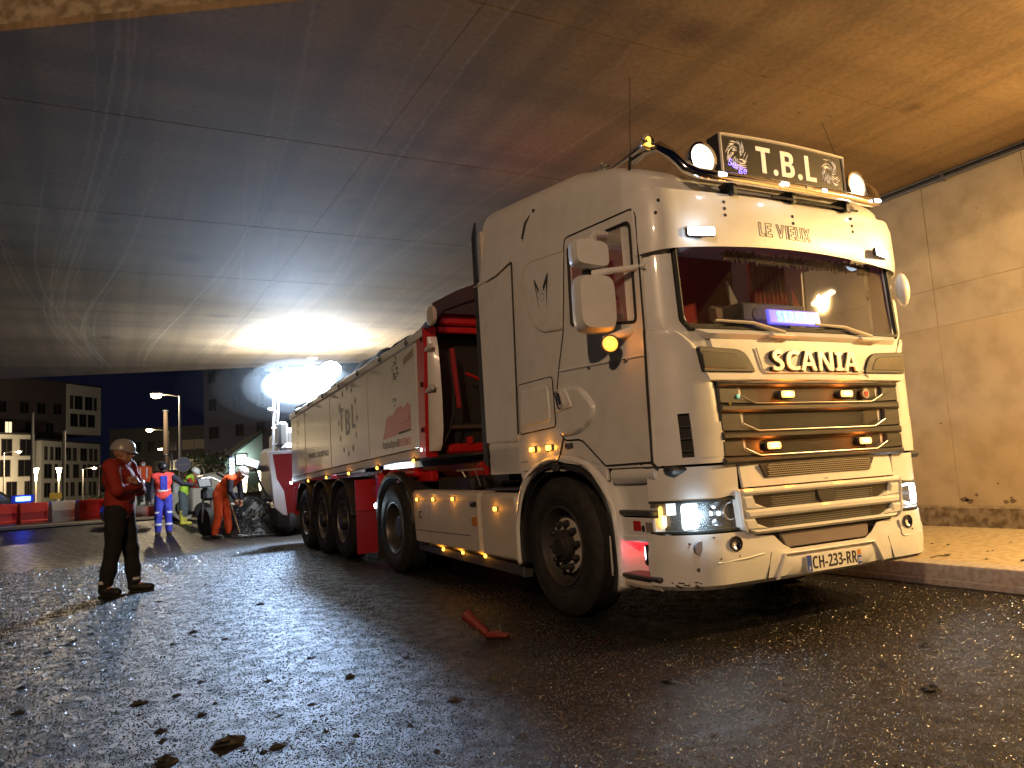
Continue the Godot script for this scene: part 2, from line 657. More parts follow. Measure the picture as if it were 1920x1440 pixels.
func setup() -> void:
	var cam := Camera3D.new()
	cam.name = "camera"
	add_child(cam)
	var yaw := deg_to_rad(28.098)
	var pit := deg_to_rad(6.51)
	var rol := deg_to_rad(-3.479)
	var f := V(sin(yaw) * cos(pit), sin(pit), -cos(yaw) * cos(pit))
	var r := V(cos(yaw), 0, sin(yaw))
	var u := r.cross(f)
	cam.transform = Transform3D(Basis(r * cos(rol) + u * sin(rol), u * cos(rol) - r * sin(rol), -f), V(-4.203, 1.104, 5.019))
	cam.fov = rad_to_deg(2.0 * atan(720.0 / 1425.13))
	cam.near = 0.05
	cam.far = 600.0
	cam.current = true
	var sky := Sky.new()
	var sm := ProceduralSkyMaterial.new()
	sm.sky_top_color = lin(0.0018, 0.0021, 0.0058)
	sm.sky_horizon_color = lin(0.0034, 0.0039, 0.0100)
	sm.sky_curve = 0.2
	sm.ground_bottom_color = lin(0.002, 0.002, 0.003)
	sm.ground_horizon_color = lin(0.004, 0.0045, 0.011)
	sky.sky_material = sm
	var e := Environment.new()
	e.background_mode = Environment.BG_SKY
	e.sky = sky
	e.tonemap_mode = Environment.TONE_MAPPER_LINEAR
	e.tonemap_exposure = 1.0
	e.sdfgi_enabled = true
	e.ssao_enabled = true
	e.ssil_enabled = true
	var we := WorldEnvironment.new()
	we.name = "environment"
	we.environment = e
	add_child(we)
	make_materials()
	wall_lamps()

# sodium luminaires along the top of the right-hand wall, the near ones just outside the frame
func wall_lamps() -> void:
	# street lamp in the open, left of and behind the camera
	var sl := thing("street_lamp", "sodium street lamp on the near side of the bridge, behind the camera", "street lamp", V(-10.5, 0, 9.0))
	obj("pole", mb().tube([V(0, 0, 0), V(0, 3.0, 0), V(0, 6.3, 0)], [0.09, 0.07, 0.05], 10), M.pole_metal, sl)
	obj("arm", mb().tube([V(0, 6.28, 0), V(0.6, 6.36, 0), V(1.2, 6.4, 0)], 0.03, 8), M.pole_metal, sl)
	obj("lamp_glass", mb().ball(V(1.2, 6.3, 0), V(0.24, 0.10, 0.16), 14), M.street_sodium, sl)
	omni(V(1.2, 6.3, 0), Color(1.0, 0.82, 0.64), 62.0, 0.12, sl)
	var spots := [[3.8, 62.0, "sodium luminaire on the wall beside the cab"]]
	for s in spots:
		var t := thing("wall_luminaire", s[2], "lamp", V(3.75, 3.25, s[0]), 0.0)
		obj("wall_arm", mb().cyl(V(-0.1, 0.12, 0), V(0.5, 0.12, 0), 0.03, 8), M.pole_metal, t)
		obj("housing", mb().rbox(V(-0.10, 0.10, 0), V(0.20, 0.10, 0.60), 0.02), M.pole_metal, t)
		obj("bracket", mb().box(V(-0.03, 0.02, 0), V(0.06, 0.24, 0.12)), M.dull_steel, t)
		obj("lamp_glass", mb().rbox(V(-0.11, 0.035, 0), V(0.15, 0.03, 0.5), 0.01), M.street_sodium, t)
		omni(V(-0.14, 0.0, 0), Color(1.0, 0.80, 0.50), s[1], 0.10, t)

func structure(called: String, what, m: Material, parent: Node = null) -> MeshInstance3D:
	var o := obj(called, what, m, parent, 30.0)
	o.set_meta("kind", "structure")
	return o

const CX0 := -14.0
const CZ0 := -22.0
const CW := 20.0
const CH := 30.0

func ceiling_texture() -> ImageTexture:
	var w := 1024
	var h := 1536
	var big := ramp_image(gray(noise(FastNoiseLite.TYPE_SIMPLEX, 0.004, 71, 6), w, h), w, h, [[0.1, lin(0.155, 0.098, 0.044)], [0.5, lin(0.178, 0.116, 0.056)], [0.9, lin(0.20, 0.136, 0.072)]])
	var fine := ramp_image(gray(noise(FastNoiseLite.TYPE_SIMPLEX, 0.30, 72, 2), w, h), w, h, [[0.2, Color(0.1, 0.09, 0.08, 0.10)], [0.5, Color(0.1, 0.09, 0.08, 0.0)], [0.6, Color(0.8, 0.78, 0.74, 0.0)], [0.9, Color(0.8, 0.78, 0.74, 0.08)]])
	big.blend_rect(fine, Rect2i(0, 0, w, h), Vector2i.ZERO)
	# board and pour marks: bands drawn out along and across the traffic
	for q in [[1024, 24, 73, 0.035], [40, 1536, 74, 0.02]]:
		var band_ := ramp_image(gray(noise(FastNoiseLite.TYPE_SIMPLEX, q[3], q[2], 4), q[0], q[1]), q[0], q[1], [[0.2, Color(0.06, 0.05, 0.04, 0.13)], [0.5, Color(0.06, 0.05, 0.04, 0.0)], [0.55, Color(0.75, 0.7, 0.62, 0.0)], [0.9, Color(0.75, 0.7, 0.62, 0.05)]])
		band_.resize(w, h, Image.INTERPOLATE_CUBIC)
		big.blend_rect(band_, Rect2i(0, 0, w, h), Vector2i.ZERO)
	rng.seed = 99
	# rust and damp stains
	for k in 90:
		var c := Vector2(rng.randf() * w, rng.randf() * h)
		var rr := rng.randf_range(4, 16)
		var blot := Image.create(int(rr * 2) + 2, int(rr * 2) + 2, false, Image.FORMAT_RGBA8)
		for y in blot.get_height():
			for x in blot.get_width():
				var dd := Vector2(x - rr, y - rr).length() / rr + rng.randf_range(-0.25, 0.25)
				blot.set_pixel(x, y, Color(0.20, 0.14, 0.09, clampf(0.5 * (1.0 - dd), 0, 1)))
		big.blend_rect(blot, Rect2i(Vector2i.ZERO, blot.get_size()), Vector2i(c))
	# scrapes left by high loads: pale bundles of lines along the traffic, with small kinks
	var bundles := [[-5.6, 10, 0.9], [-4.55, 26, 0.22], [-4.15, 14, 0.12], [-3.1, 9, 0.10], [-6.6, 12, 0.5], [-2.0, 8, 0.9], [0.4, 8, 1.2], [-7.6, 8, 0.4]]
	for b in bundles:
		for k in b[1]:
			var x: float = b[0] + rng.randfn() * b[2] * 0.6
			var z := rng.randf_range(-17.0, -6.0) if k % 3 else -16.0
			var z1 := z + rng.randf_range(3.0, 15.0)
			var slope := rng.randf_range(-0.02, 0.02)
			var wob := rng.randf() * 6.0
			var al := rng.randf_range(0.06, 0.34)
			while z < z1:
				var xx: float = x + slope * (z + 10.0) + sin(z * 0.33 + b[0]) * 0.42 + sin(z * 0.8 + wob) * 0.035
				var px := int((xx - CX0) / CW * w)
				var py := int((z - CZ0) / CH * h)
				if px > 1 and px < w - 1 and py > 0 and py < h:
					var fade := al * minf(1.0, minf((z1 - z) * 0.6, 1.0)) * rng.randf_range(0.5, 1.0)
					big.set_pixel(px, py, big.get_pixel(px, py).lerp(Color(0.78, 0.76, 0.73), fade))
				z += CH / h
	# tie holes in rows
	for row in [-9.6, -9.0, -8.2, -7.6, -7.0, -5.6, -5.0, -3.4, -2.6, -1.2, 0.4]:
		var x := -6.0
		while x < 4.0:
			x += rng.randf_range(0.25, 0.9)
			var px := int((x - CX0) / CW * w)
			var py := int((row + rng.randf_range(-0.12, 0.12) - CZ0) / CH * h)
			big.fill_rect(Rect2i(px, py, 2, 1), lin(0.06, 0.055, 0.05))
	return ImageTexture.create_from_image(big)

func cmap(p: Vector3) -> Vector2:
	return Vector2((p.x - CX0) / CW, (p.z - CZ0) / CH)

func make_setting() -> void:
	# road: fine near sheet of fresh asphalt, wide old asphalt beyond
	var road := mb()
	var zs := [14.0, 6.0, 0.0, -4.5, -9.0, -14.0, -20.0, -24.5]
	for i in zs.size() - 1:
		var a: float = zs[i]
		var b: float = zs[i + 1]
		road.quad(V(-16, ground_y(a), a), V(1.62, ground_y(a), a), V(1.62, ground_y(b), b), V(-16, ground_y(b), b))
	structure("road", road, M.asphalt)
	var far := mb()
	far.quad(V(-400, 0.196, -24.5), V(400, 0.196, -24.5), V(400, 0.196, -500), V(-400, 0.196, -500))
	far.quad(V(-400, -0.02, 30), V(-16, -0.02, 30), V(-16, 0.196, -24.5), V(-400, 0.196, -24.5))
	far.quad(V(-16, -0.02, 30), V(60, -0.02, 30), V(60, -0.02, 14), V(-16, -0.02, 14))
	far.quad(V(4.25, 0.1, 30), V(400, 0.1, 30), V(400, 0.196, -24.5), V(4.25, 0.196, -24.5))
	structure("ground", far, M.old_asphalt)
	# pale concrete strip at the edge of the new surface
	var strip := mb()
	strip.quad(V(-16, 0.165, -27.6), V(1.5, 0.215, -25.2), V(1.5, 0.215, -26.4), V(-16, 0.215, -29.2))
	structure("concrete_path", strip, M.kerb_concrete)
	# pavement and kerb
	var pav := mb()
	var z := 14.0
	while z > -20.0:
		pav.quad(V(1.80, 0.168 + ground_y(z), z), V(4.3, 0.19 + ground_y(z), z), V(4.3, 0.19 + ground_y(z - 2), z - 2), V(1.80, 0.168 + ground_y(z - 2), z - 2))
		z -= 2.0
	structure("pavement", pav, M.pavement_concrete)
	var kerb := Node3D.new()
	kerb.name = "kerb"
	add_child(kerb)
	kerb.set_meta("kind", "structure")
	var ks := mb().prism(PackedVector2Array([Vector2(0, -0.1), Vector2(0.178, -0.1), Vector2(0.178, 0.17), Vector2(0.03, 0.17), Vector2(0.008, 0.163), Vector2(0.0, 0.145), Vector2(0, 0.05), Vector2(-0.012, 0.045), Vector2(-0.012, -0.1)]), 0.0, 0.994).mesh(35)
	for k in 32:
		var o := obj("kerb_stone", ks, M.kerb_concrete, kerb)
		var kz := 12.0 - k
		o.position = V(1.622 + 0.002 * sin(k * 2.3), ground_y(kz) + 0.0015 * sin(k * 5.1), kz)
	# right-hand wall: cast panels with open joints, coated below 2.45 m
	var wall := Node3D.new()
	wall.name = "wall"
	add_child(wall)
	wall.set_meta("kind", "structure")
	obj("wall_core", mb().box(V(4.604, 2.3, -3.0), V(0.7, 4.9, 30)), M.concrete_wall, wall)
	obj("plinth", mb().rbox(V(4.22, 0.29, -3.0), V(0.16, 0.235, 30), 0.012), M.plinth_concrete, wall)
	var joints := [12.0, 6.3, 0.82, -0.3, -5.5, -10.7, -15.9, -17.9]
	for i in joints.size() - 1:
		var za: float = joints[i]
		var zb: float = joints[i + 1]
		obj("wall_panel", mb().rbox(V(4.27, 3.57, (za + zb) / 2), V(0.06, 1.345, za - zb - 0.005), 0.003), M.concrete_wall, wall)
		if i == 1:
			continue
		if i == 2:
			za = joints[1]
		obj("wall_panel", mb().rbox(V(4.27, 2.676, (za + zb) / 2), V(0.06, 0.438, za - zb - 0.005), 0.003), M.concrete_wall, wall)
		obj("coated_panel", mb().rbox(V(4.269, 1.432, (za + zb) / 2), V(0.06, 2.048, za - zb - 0.004), 0.002), M.wall_coating, wall)
	rng.seed = 7
	for k in 26:
		var sp := mb()
		var cz := rng.randf_range(-0.5, 1.3) if k < 18 else rng.randf_range(-0.4, 6.0)
		var cy := 0.44 + absf(rng.randfn()) * 0.05
		if k % 5 == 4:
			cy = rng.randf_range(0.6, 3.9)
		var rr := rng.randf_range(0.012, 0.05) if k % 5 != 4 else rng.randf_range(0.006, 0.02)
		var pts := PackedVector2Array()
		for q in 9:
			var a := TAU * q / 9
			pts.push_back(Vector2(cos(a) * rr * rng.randf_range(0.5, 1.3), sin(a) * rr * rng.randf_range(0.4, 0.9)))
		sp.at(V(4.2385 if cy < 2.44 else 4.2395, cy, cz), ry(-PI / 2))
		sp.prism(pts, -0.004, 0.0012)
		obj("spalled_patch", sp, M.spall, wall)
	# cable tray and conduit along the top of the wall
	var ct := thing("wall_conduit", "dark conduit clipped along the top of the concrete wall", "pipe")
	obj("pipe", mb().cyl(V(4.2, 4.12, 12), V(4.2, 4.12, -14), 0.022, 8), M.dull_steel, ct)
	obj("cable", mb().cyl(V(4.21, 4.165, 12), V(4.21, 4.165, -14), 0.012, 6), M.seal_black, ct)
	var clip := mb().box(V(4.215, 4.125, 0), V(0.07, 0.07, 0.03)).mesh(30)
	for k in 20:
		var c := obj("clip", clip, M.dull_steel, ct)
		c.position.z = 6.0 - k * 1.0
	# ceiling: panels between formwork joints; skewed at both ends
	var ceil_ := Node3D.new()
	ceil_.name = "ceiling"
	add_child(ceil_)
	ceil_.set_meta("kind", "structure")
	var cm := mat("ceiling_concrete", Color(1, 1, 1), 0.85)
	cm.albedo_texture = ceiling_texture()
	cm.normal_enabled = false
	# near edge runs through (-4.85,-.68),(-3.34,.31); far edge through (-6.37,-15.17),(1.16,-12.1)
	var near_edge := func(x: float) -> float: return -0.68 + (x + 4.85) * 0.62
	var far_edge := func(x: float) -> float: return -15.17 + (x + 6.37) * 0.41
	var xs := [-14.0, -10.7, -8.6, -5.3, -2.0, 1.28, 2.0, 4.3]
	var zj := [9.4, 6.9, 4.4, 3.3, 0.82, -1.67, -4.17, -6.63, -9.3, -11.75, -14.3, -16.8, -19.3]
	for i in xs.size() - 1:
		for j in zj.size() - 1:
			var g := 0.0045
			var gx := 0.0003
			var poly := PackedVector2Array([Vector2(xs[i] + gx, zj[j] - g), Vector2(xs[i + 1] - gx, zj[j] - g), Vector2(xs[i + 1] - gx, zj[j + 1] + g), Vector2(xs[i] + gx, zj[j + 1] + g)])
			var clipp := PackedVector2Array([Vector2(-14.1, near_edge.call(-14.1)), Vector2(6, near_edge.call(6.0)), Vector2(6, far_edge.call(6.0)), Vector2(-14.1, far_edge.call(-14.1))])
			for pp in Geometry2D.intersect_polygons(poly, clipp):
				if pp.size() < 3:
					continue
				var pm := mb()
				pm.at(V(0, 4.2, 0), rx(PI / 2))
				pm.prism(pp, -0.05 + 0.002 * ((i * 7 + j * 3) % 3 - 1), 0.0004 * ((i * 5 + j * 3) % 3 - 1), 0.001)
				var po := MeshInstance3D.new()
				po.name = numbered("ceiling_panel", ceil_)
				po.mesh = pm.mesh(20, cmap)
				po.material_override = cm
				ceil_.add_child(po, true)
	# slab above the panels and edge beam at the far mouth
	var slab := mb()
	slab.at(V(0, 4.24, 0), rx(PI / 2))
	slab.prism(PackedVector2Array([Vector2(-14, near_edge.call(-14.0)), Vector2(6, near_edge.call(6.0)), Vector2(6, far_edge.call(6.0)), Vector2(-14, far_edge.call(-14.0))]), -0.9, 0.0)
	obj("slab", slab, M.plinth_concrete, ceil_)
	var lip := mb()
	var x0 := -14.0
	while x0 < 5.9:
		var x1 := x0 + 2.0
		for q in [[x0, x1]]:
			var a0 := V(q[0], 4.2, far_edge.call(q[0]))
			var a1 := V(q[1], 4.2, far_edge.call(q[1]))
			var dd := V(0, 0.05, -2.95)
			lip.quad(a0 + dd, a1 + dd, a1, a0)
			lip.quad(a1 + dd, a0 + dd, a0 + dd + V(0, 1.3, 0), a1 + dd + V(0, 1.3, 0))
		x0 = x1
	var lo := MeshInstance3D.new()
	lo.name = "edge_soffit"
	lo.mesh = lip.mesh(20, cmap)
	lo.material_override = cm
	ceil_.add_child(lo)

func interp(x: float, xs: Array, ys: Array) -> float:
	if x <= xs[0]:
		return ys[0]
	for i in xs.size() - 1:
		if x <= xs[i + 1]:
			return lerpf(ys[i], ys[i + 1], (x - xs[i]) / (xs[i + 1] - xs[i]))
	return ys[-1]

# plan of the cab: |s| 0..1 front, 1..2 corner; negative s is the kerb-less side (-x)
func plan(s: float, y: float, off := 0.0) -> Vector3:
	var r := interp(y, [1.86, 1.94], [0.34, 0.20]) + off
	var zf := interp(y, [0.3, 0.6, 1.88, 1.96, 2.5, 2.8], [1.44, 1.45, 1.45, 1.425, 1.40, 1.37]) + off
	var b := interp(y, [1.86, 1.94], [0.03, 0.06])
	var w := 1.205 + off
	var a := absf(s)
	var x := 0.0
	var z := 0.0
	if a <= 1.0:
		x = (w - r) * a
		z = zf - b * (x / w) * (x / w)
	else:
		var t := (a - 1.0) * PI / 2.0
		x = w - r + r * sin(t)
		z = zf - b * ((w - r) / w) * ((w - r) / w) - r + r * cos(t)
	return V(x * signf(s), y, z)

func plan_x(x: float, y: float, off := 0.0) -> Vector3:
	var r := interp(y, [1.86, 1.94], [0.34, 0.20]) + off
	var xe := 1.205 + off - r
	var a := absf(x)
	if a <= xe:
		return plan(x / xe, y, off)
	return plan(signf(x) * (1.0 + asin(minf(1.0, (a - xe) / r)) / (PI / 2)), y, off)

# a curved plate on the front: columns by s, y limits as functions of x
func plate(s0: float, s1: float, n: int, ylo: Callable, yhi: Callable, off: float, t: float, ny := 2, tilt := 0.0) -> MB:
	var P := []
	for i in ny + 1:
		var row := []
		for j in n + 1:
			var s := lerpf(s0, s1, float(j) / n)
			var x := plan(s, 1.5, off).x
			var y := lerpf(ylo.call(x), yhi.call(x), float(i) / ny)
			var p := plan(s, y, off)
			p.z += tilt * (float(i) / ny - 0.5)
			row.append(p)
		P.append(row)
	return mb().sheet(P, t)

# a slab on the side of the cab: polygon of (z, y), thickness outwards from x = -x0
func side(poly: Array, x0: float, t0: float, t1: float, bev := 0.0, right := false, m: MB = null) -> MB:
	var q := m if m else mb()
	var X := Transform3D(ry(-PI / 2), V(-x0, 0, 0))
	if right:
		X = Transform3D(Basis.from_scale(V(-1, 1, 1)), Vector3.ZERO) * X
	q.xf = X
	q.mirrored = right
	var pv := PackedVector2Array()
	for p in poly:
		pv.push_back(p if p is Vector2 else Vector2(p[0], p[1]))
	q.prism(pv, t0, t1, bev)
	q.mirrored = false
	q.xf = Transform3D()
	return q

func rounded(poly: Array, r: float, n := 4) -> Array:
	var out := []
	var m := poly.size()
	for i in m:
		var p := Vector2(poly[i][0], poly[i][1])
		var a := Vector2(poly[(i + m - 1) % m][0], poly[(i + m - 1) % m][1]) - p
		var b := Vector2(poly[(i + 1) % m][0], poly[(i + 1) % m][1]) - p
		var rr: float = poly[i][2] if poly[i].size() > 2 else r
		rr = minf(rr, minf(a.length(), b.length()) * 0.48)
		if rr < 0.001:
			out.append(p)
			continue
		var p0 := p + a.normalized() * rr
		var p1 := p + b.normalized() * rr
		for k in n + 1:
			var t := float(k) / n
			out.append(p0.lerp(p, t).lerp(p.lerp(p1, t), t))
	return out

func ring_path(poly: Array, x: float) -> Array:
	var out := []
	for p in poly:
		out.append(V(x, p.y, p.x))
	return out

func hexmesh(x0: float, x1: float, y0: float, y1: float, cell: float, bar: float, m: MB = null, shrink := 0.0) -> MB:
	var q := m if m else mb()
	var dx := cell
	var dy := cell * 0.62
	var h := cell * 0.30
	var row := 0
	var y := y0
	while y <= y1:
		var f := (y - y0) / maxf(0.001, y1 - y0)
		var xa := x0 + shrink * (1.0 - f)
		var xb := x1 - shrink * (1.0 - f)
		var x := xa + (dx * 0.5 if row % 2 else 0.0)
		while x < xb:
			var c := V(x, y, 0)
			var top := c + V(0, h, 0)
			var l := c + V(-dx * 0.5, dy - h * 0.9, 0)
			var rr := c + V(dx * 0.5, dy - h * 0.9, 0)
			for e in [[c, top], [top, l], [top, rr]]:
				var d: Vector3 = (e[1] - e[0]).normalized()
				var nn := V(-d.y, d.x, 0) * bar * 0.5
				q.quad(e[0] - nn, e[1] - nn, e[1] + nn, e[0] + nn)
			x += dx
		y += dy
		row += 1
	return q

func marker(parent: Node3D, where: Vector3, normal: Vector3, w: float, h: float, m: Material, base := true, called := "marker_lamp") -> MeshInstance3D:
	var X := Basis.looking_at(-normal, Vector3.UP)
	var root: MeshInstance3D
	if base:
		root = obj(called, mb().at(where, X).rbox(Vector3.ZERO, V(w * 1.5, h * 1.1, 0.012), 0.004), M.black_plastic, parent)
		obj("lens", mb().at(where + normal * 0.010, X).rbox(Vector3.ZERO, V(w, h, 0.018), 0.006), m, root)
	else:
		root = obj(called, mb().at(where, X).rbox(Vector3.ZERO, V(w, h, 0.022), 0.007), m, parent)
	return root

func wheel_tyre(r: float, wd: float) -> MB:
	var prof := [Vector2(0.29, -wd), Vector2(r - 0.06, -wd), Vector2(r - 0.012, -wd + 0.03)]
	var n := 5
	for k in n:
		var a := -wd + 0.05 + (wd - 0.10) * k / n
		var b := -wd + 0.05 + (wd - 0.10) * (k + 1) / n
		prof.append_array([Vector2(r, a), Vector2(r, b - 0.012), Vector2(r - 0.010, b - 0.010), Vector2(r - 0.010, b - 0.002)])
	prof.append_array([Vector2(r, -0.05), Vector2(r - 0.006, -0.035), Vector2(r - 0.04, -0.008), Vector2(r - 0.07, 0.0), Vector2(r - 0.075, 0.004), Vector2(r - 0.11, 0.008), Vector2(r - 0.16, 0.002), Vector2(r - 0.165, -0.003), Vector2(0.315, -0.014), Vector2(0.300, -0.022), Vector2(0.29, -0.05)])
	return mb().lathe(prof, 48)

# outside face points along local +Y
func make_wheel(kind: String) -> Node3D:
	var t := Node3D.new()
	t.name = "wheel"
	obj("tyre", wheel_tyre(0.52, 0.30), M.rubber, t, 35)
	if kind == "front":
		var rim := obj("rim", mb().lathe([Vector2(0.29, -0.25), Vector2(0.302, -0.022), Vector2(0.298, -0.010), Vector2(0.285, -0.012), Vector2(0.272, -0.05), Vector2(0.262, -0.10), Vector2(0.245, -0.125), Vector2(0.222, -0.115), Vector2(0.20, -0.075), Vector2(0.12, -0.070), Vector2(0.12, -0.09)], 48), M.rim_paint, t, 35)
		obj("rim_face", mb().lathe([Vector2(0.205, -0.078), Vector2(0.205, -0.070), Vector2(0.198, -0.066), Vector2(0.118, -0.064), Vector2(0.118, -0.072)], 40), M.rim_alloy, t)
		obj("hub", mb().lathe([Vector2(0.122, -0.09), Vector2(0.118, -0.02), Vector2(0.105, -0.005), Vector2(0.085, 0.0), Vector2(0.075, 0.022), Vector2(0.045, 0.028), Vector2(0.042, 0.022), Vector2(0.0, 0.022)], 30), M.rubber, t)
		for k in 10:
			var a := TAU * (k + 0.5) / 10
			obj("nut_cover", mb().at(V(sin(a) * 0.1675, -0.066, cos(a) * 0.1675)).lathe([Vector2(0.027, 0), Vector2(0.024, 0.035), Vector2(0.017, 0.048), Vector2(0, 0.05)], 8), M.black_plastic, t)
		for k in 10:
			var a := TAU * k / 10
			obj("hand_hole", mb().at(V(sin(a) * 0.229, -0.112, cos(a) * 0.229)).lathe([Vector2(0.022, 0), Vector2(0.022, 0.004), Vector2(0, 0.004)], 10), M.seal_black, t)
	elif kind == "drive":
		obj("rim", mb().lathe([Vector2(0.29, -0.25), Vector2(0.305, -0.022), Vector2(0.30, -0.008), Vector2(0.288, -0.012), Vector2(0.272, -0.05), Vector2(0.265, -0.14), Vector2(0.24, -0.17), Vector2(0.225, -0.165), Vector2(0.18, -0.175), Vector2(0.14, -0.175), Vector2(0.135, -0.08), Vector2(0.115, -0.06), Vector2(0.0, -0.055)], 48), M.rim_paint, t, 35)
		obj("rim_lip", mb().lathe([Vector2(0.306, -0.02), Vector2(0.304, -0.006), Vector2(0.294, -0.008), Vector2(0.282, -0.03)], 48), M.dull_steel, t)
		for k in 10:
			var a := TAU * k / 10
			obj("wheel_nut", mb().at(V(sin(a) * 0.1675, -0.175, cos(a) * 0.1675)).lathe([Vector2(0.016, 0), Vector2(0.014, 0.03), Vector2(0, 0.032)], 6), M.dull_steel, t)
	else:
		var rim := obj("rim", mb().lathe([Vector2(0.29, -0.25), Vector2(0.303, -0.022), Vector2(0.298, -0.008), Vector2(0.286, -0.012), Vector2(0.27, -0.05), Vector2(0.262, -0.09), Vector2(0.235, -0.11), Vector2(0.21, -0.07), Vector2(0.13, -0.055), Vector2(0.13, -0.09)], 40), M.dull_steel, t, 35)
		obj("hub", mb().lathe([Vector2(0.125, -0.08), Vector2(0.115, 0.0), Vector2(0.10, 0.02), Vector2(0, 0.022)], 24), M.black_plastic, t)
		for k in 10:
			var a := TAU * k / 10
			obj("wheel_nut", mb().at(V(sin(a) * 0.1675, -0.06, cos(a) * 0.1675)).lathe([Vector2(0.02, 0), Vector2(0.018, 0.03), Vector2(0, 0.035)], 6), M.black_plastic, t)
			obj("hand_hole", mb().at(V(sin(a + 0.31) * 0.235, -0.105, cos(a + 0.31) * 0.235)).lathe([Vector2(0.024, 0), Vector2(0.024, 0.006), Vector2(0, 0.006)], 10), M.seal_black, t)
	return t

func put_wheel(src: Node3D, parent: Node3D, where: Vector3, left := true, spin := 0.0) -> void:
	var o := src.duplicate()
	o.name = numbered("wheel", parent)
	parent.add_child(o, true)
	o.transform = Transform3D(Basis(V(0, 0, 1), V(-1, 0, 0) if left else V(1, 0, 0), V(0, -1, 0) if left else V(0, 1, 0)) * ry(spin), where)

# arch (superellipse) polyline in (z, y) round a wheel
func arch(cz: float, cy: float, a: float, b: float, e: float, t0: float, t1: float, n := 22) -> Array:
	var out := []
	for k in n + 1:
		var t := deg_to_rad(lerpf(t0, t1, float(k) / n))
		var c := cos(t)
		var s := sin(t)
		out.append(Vector2(cz + signf(c) * a * pow(absf(c), 2.0 / e), cy + signf(s) * b * pow(absf(s), 2.0 / e)))
	return out

func band(outer: Array, inner: Array) -> Array:
	var p := outer.duplicate()
	var q := inner.duplicate()
	q.reverse()
	p.append_array(q)
	return p

# a strip of given width swept over an arch, lying across x from xa to xb
func arch_sheet(line: Array, xa: float, xb: float, t: float) -> MB:
	var A := []
	var B := []
	for p in line:
		A.append(V(xa, p.y, p.x))
		B.append(V(xb, p.y, p.x))
	return mb().sheet([A, B], t)

func make_tractor() -> void:
	var T := thing("tractor_truck", "white tractor truck with lit roof sign and amber grille lamps, parked beside the kerb", "truck")
	make_cab(T)
	make_front(T)
	make_roof_gear(T)
	make_sides(T)
	make_cab_interior(T)
	make_chassis(T)

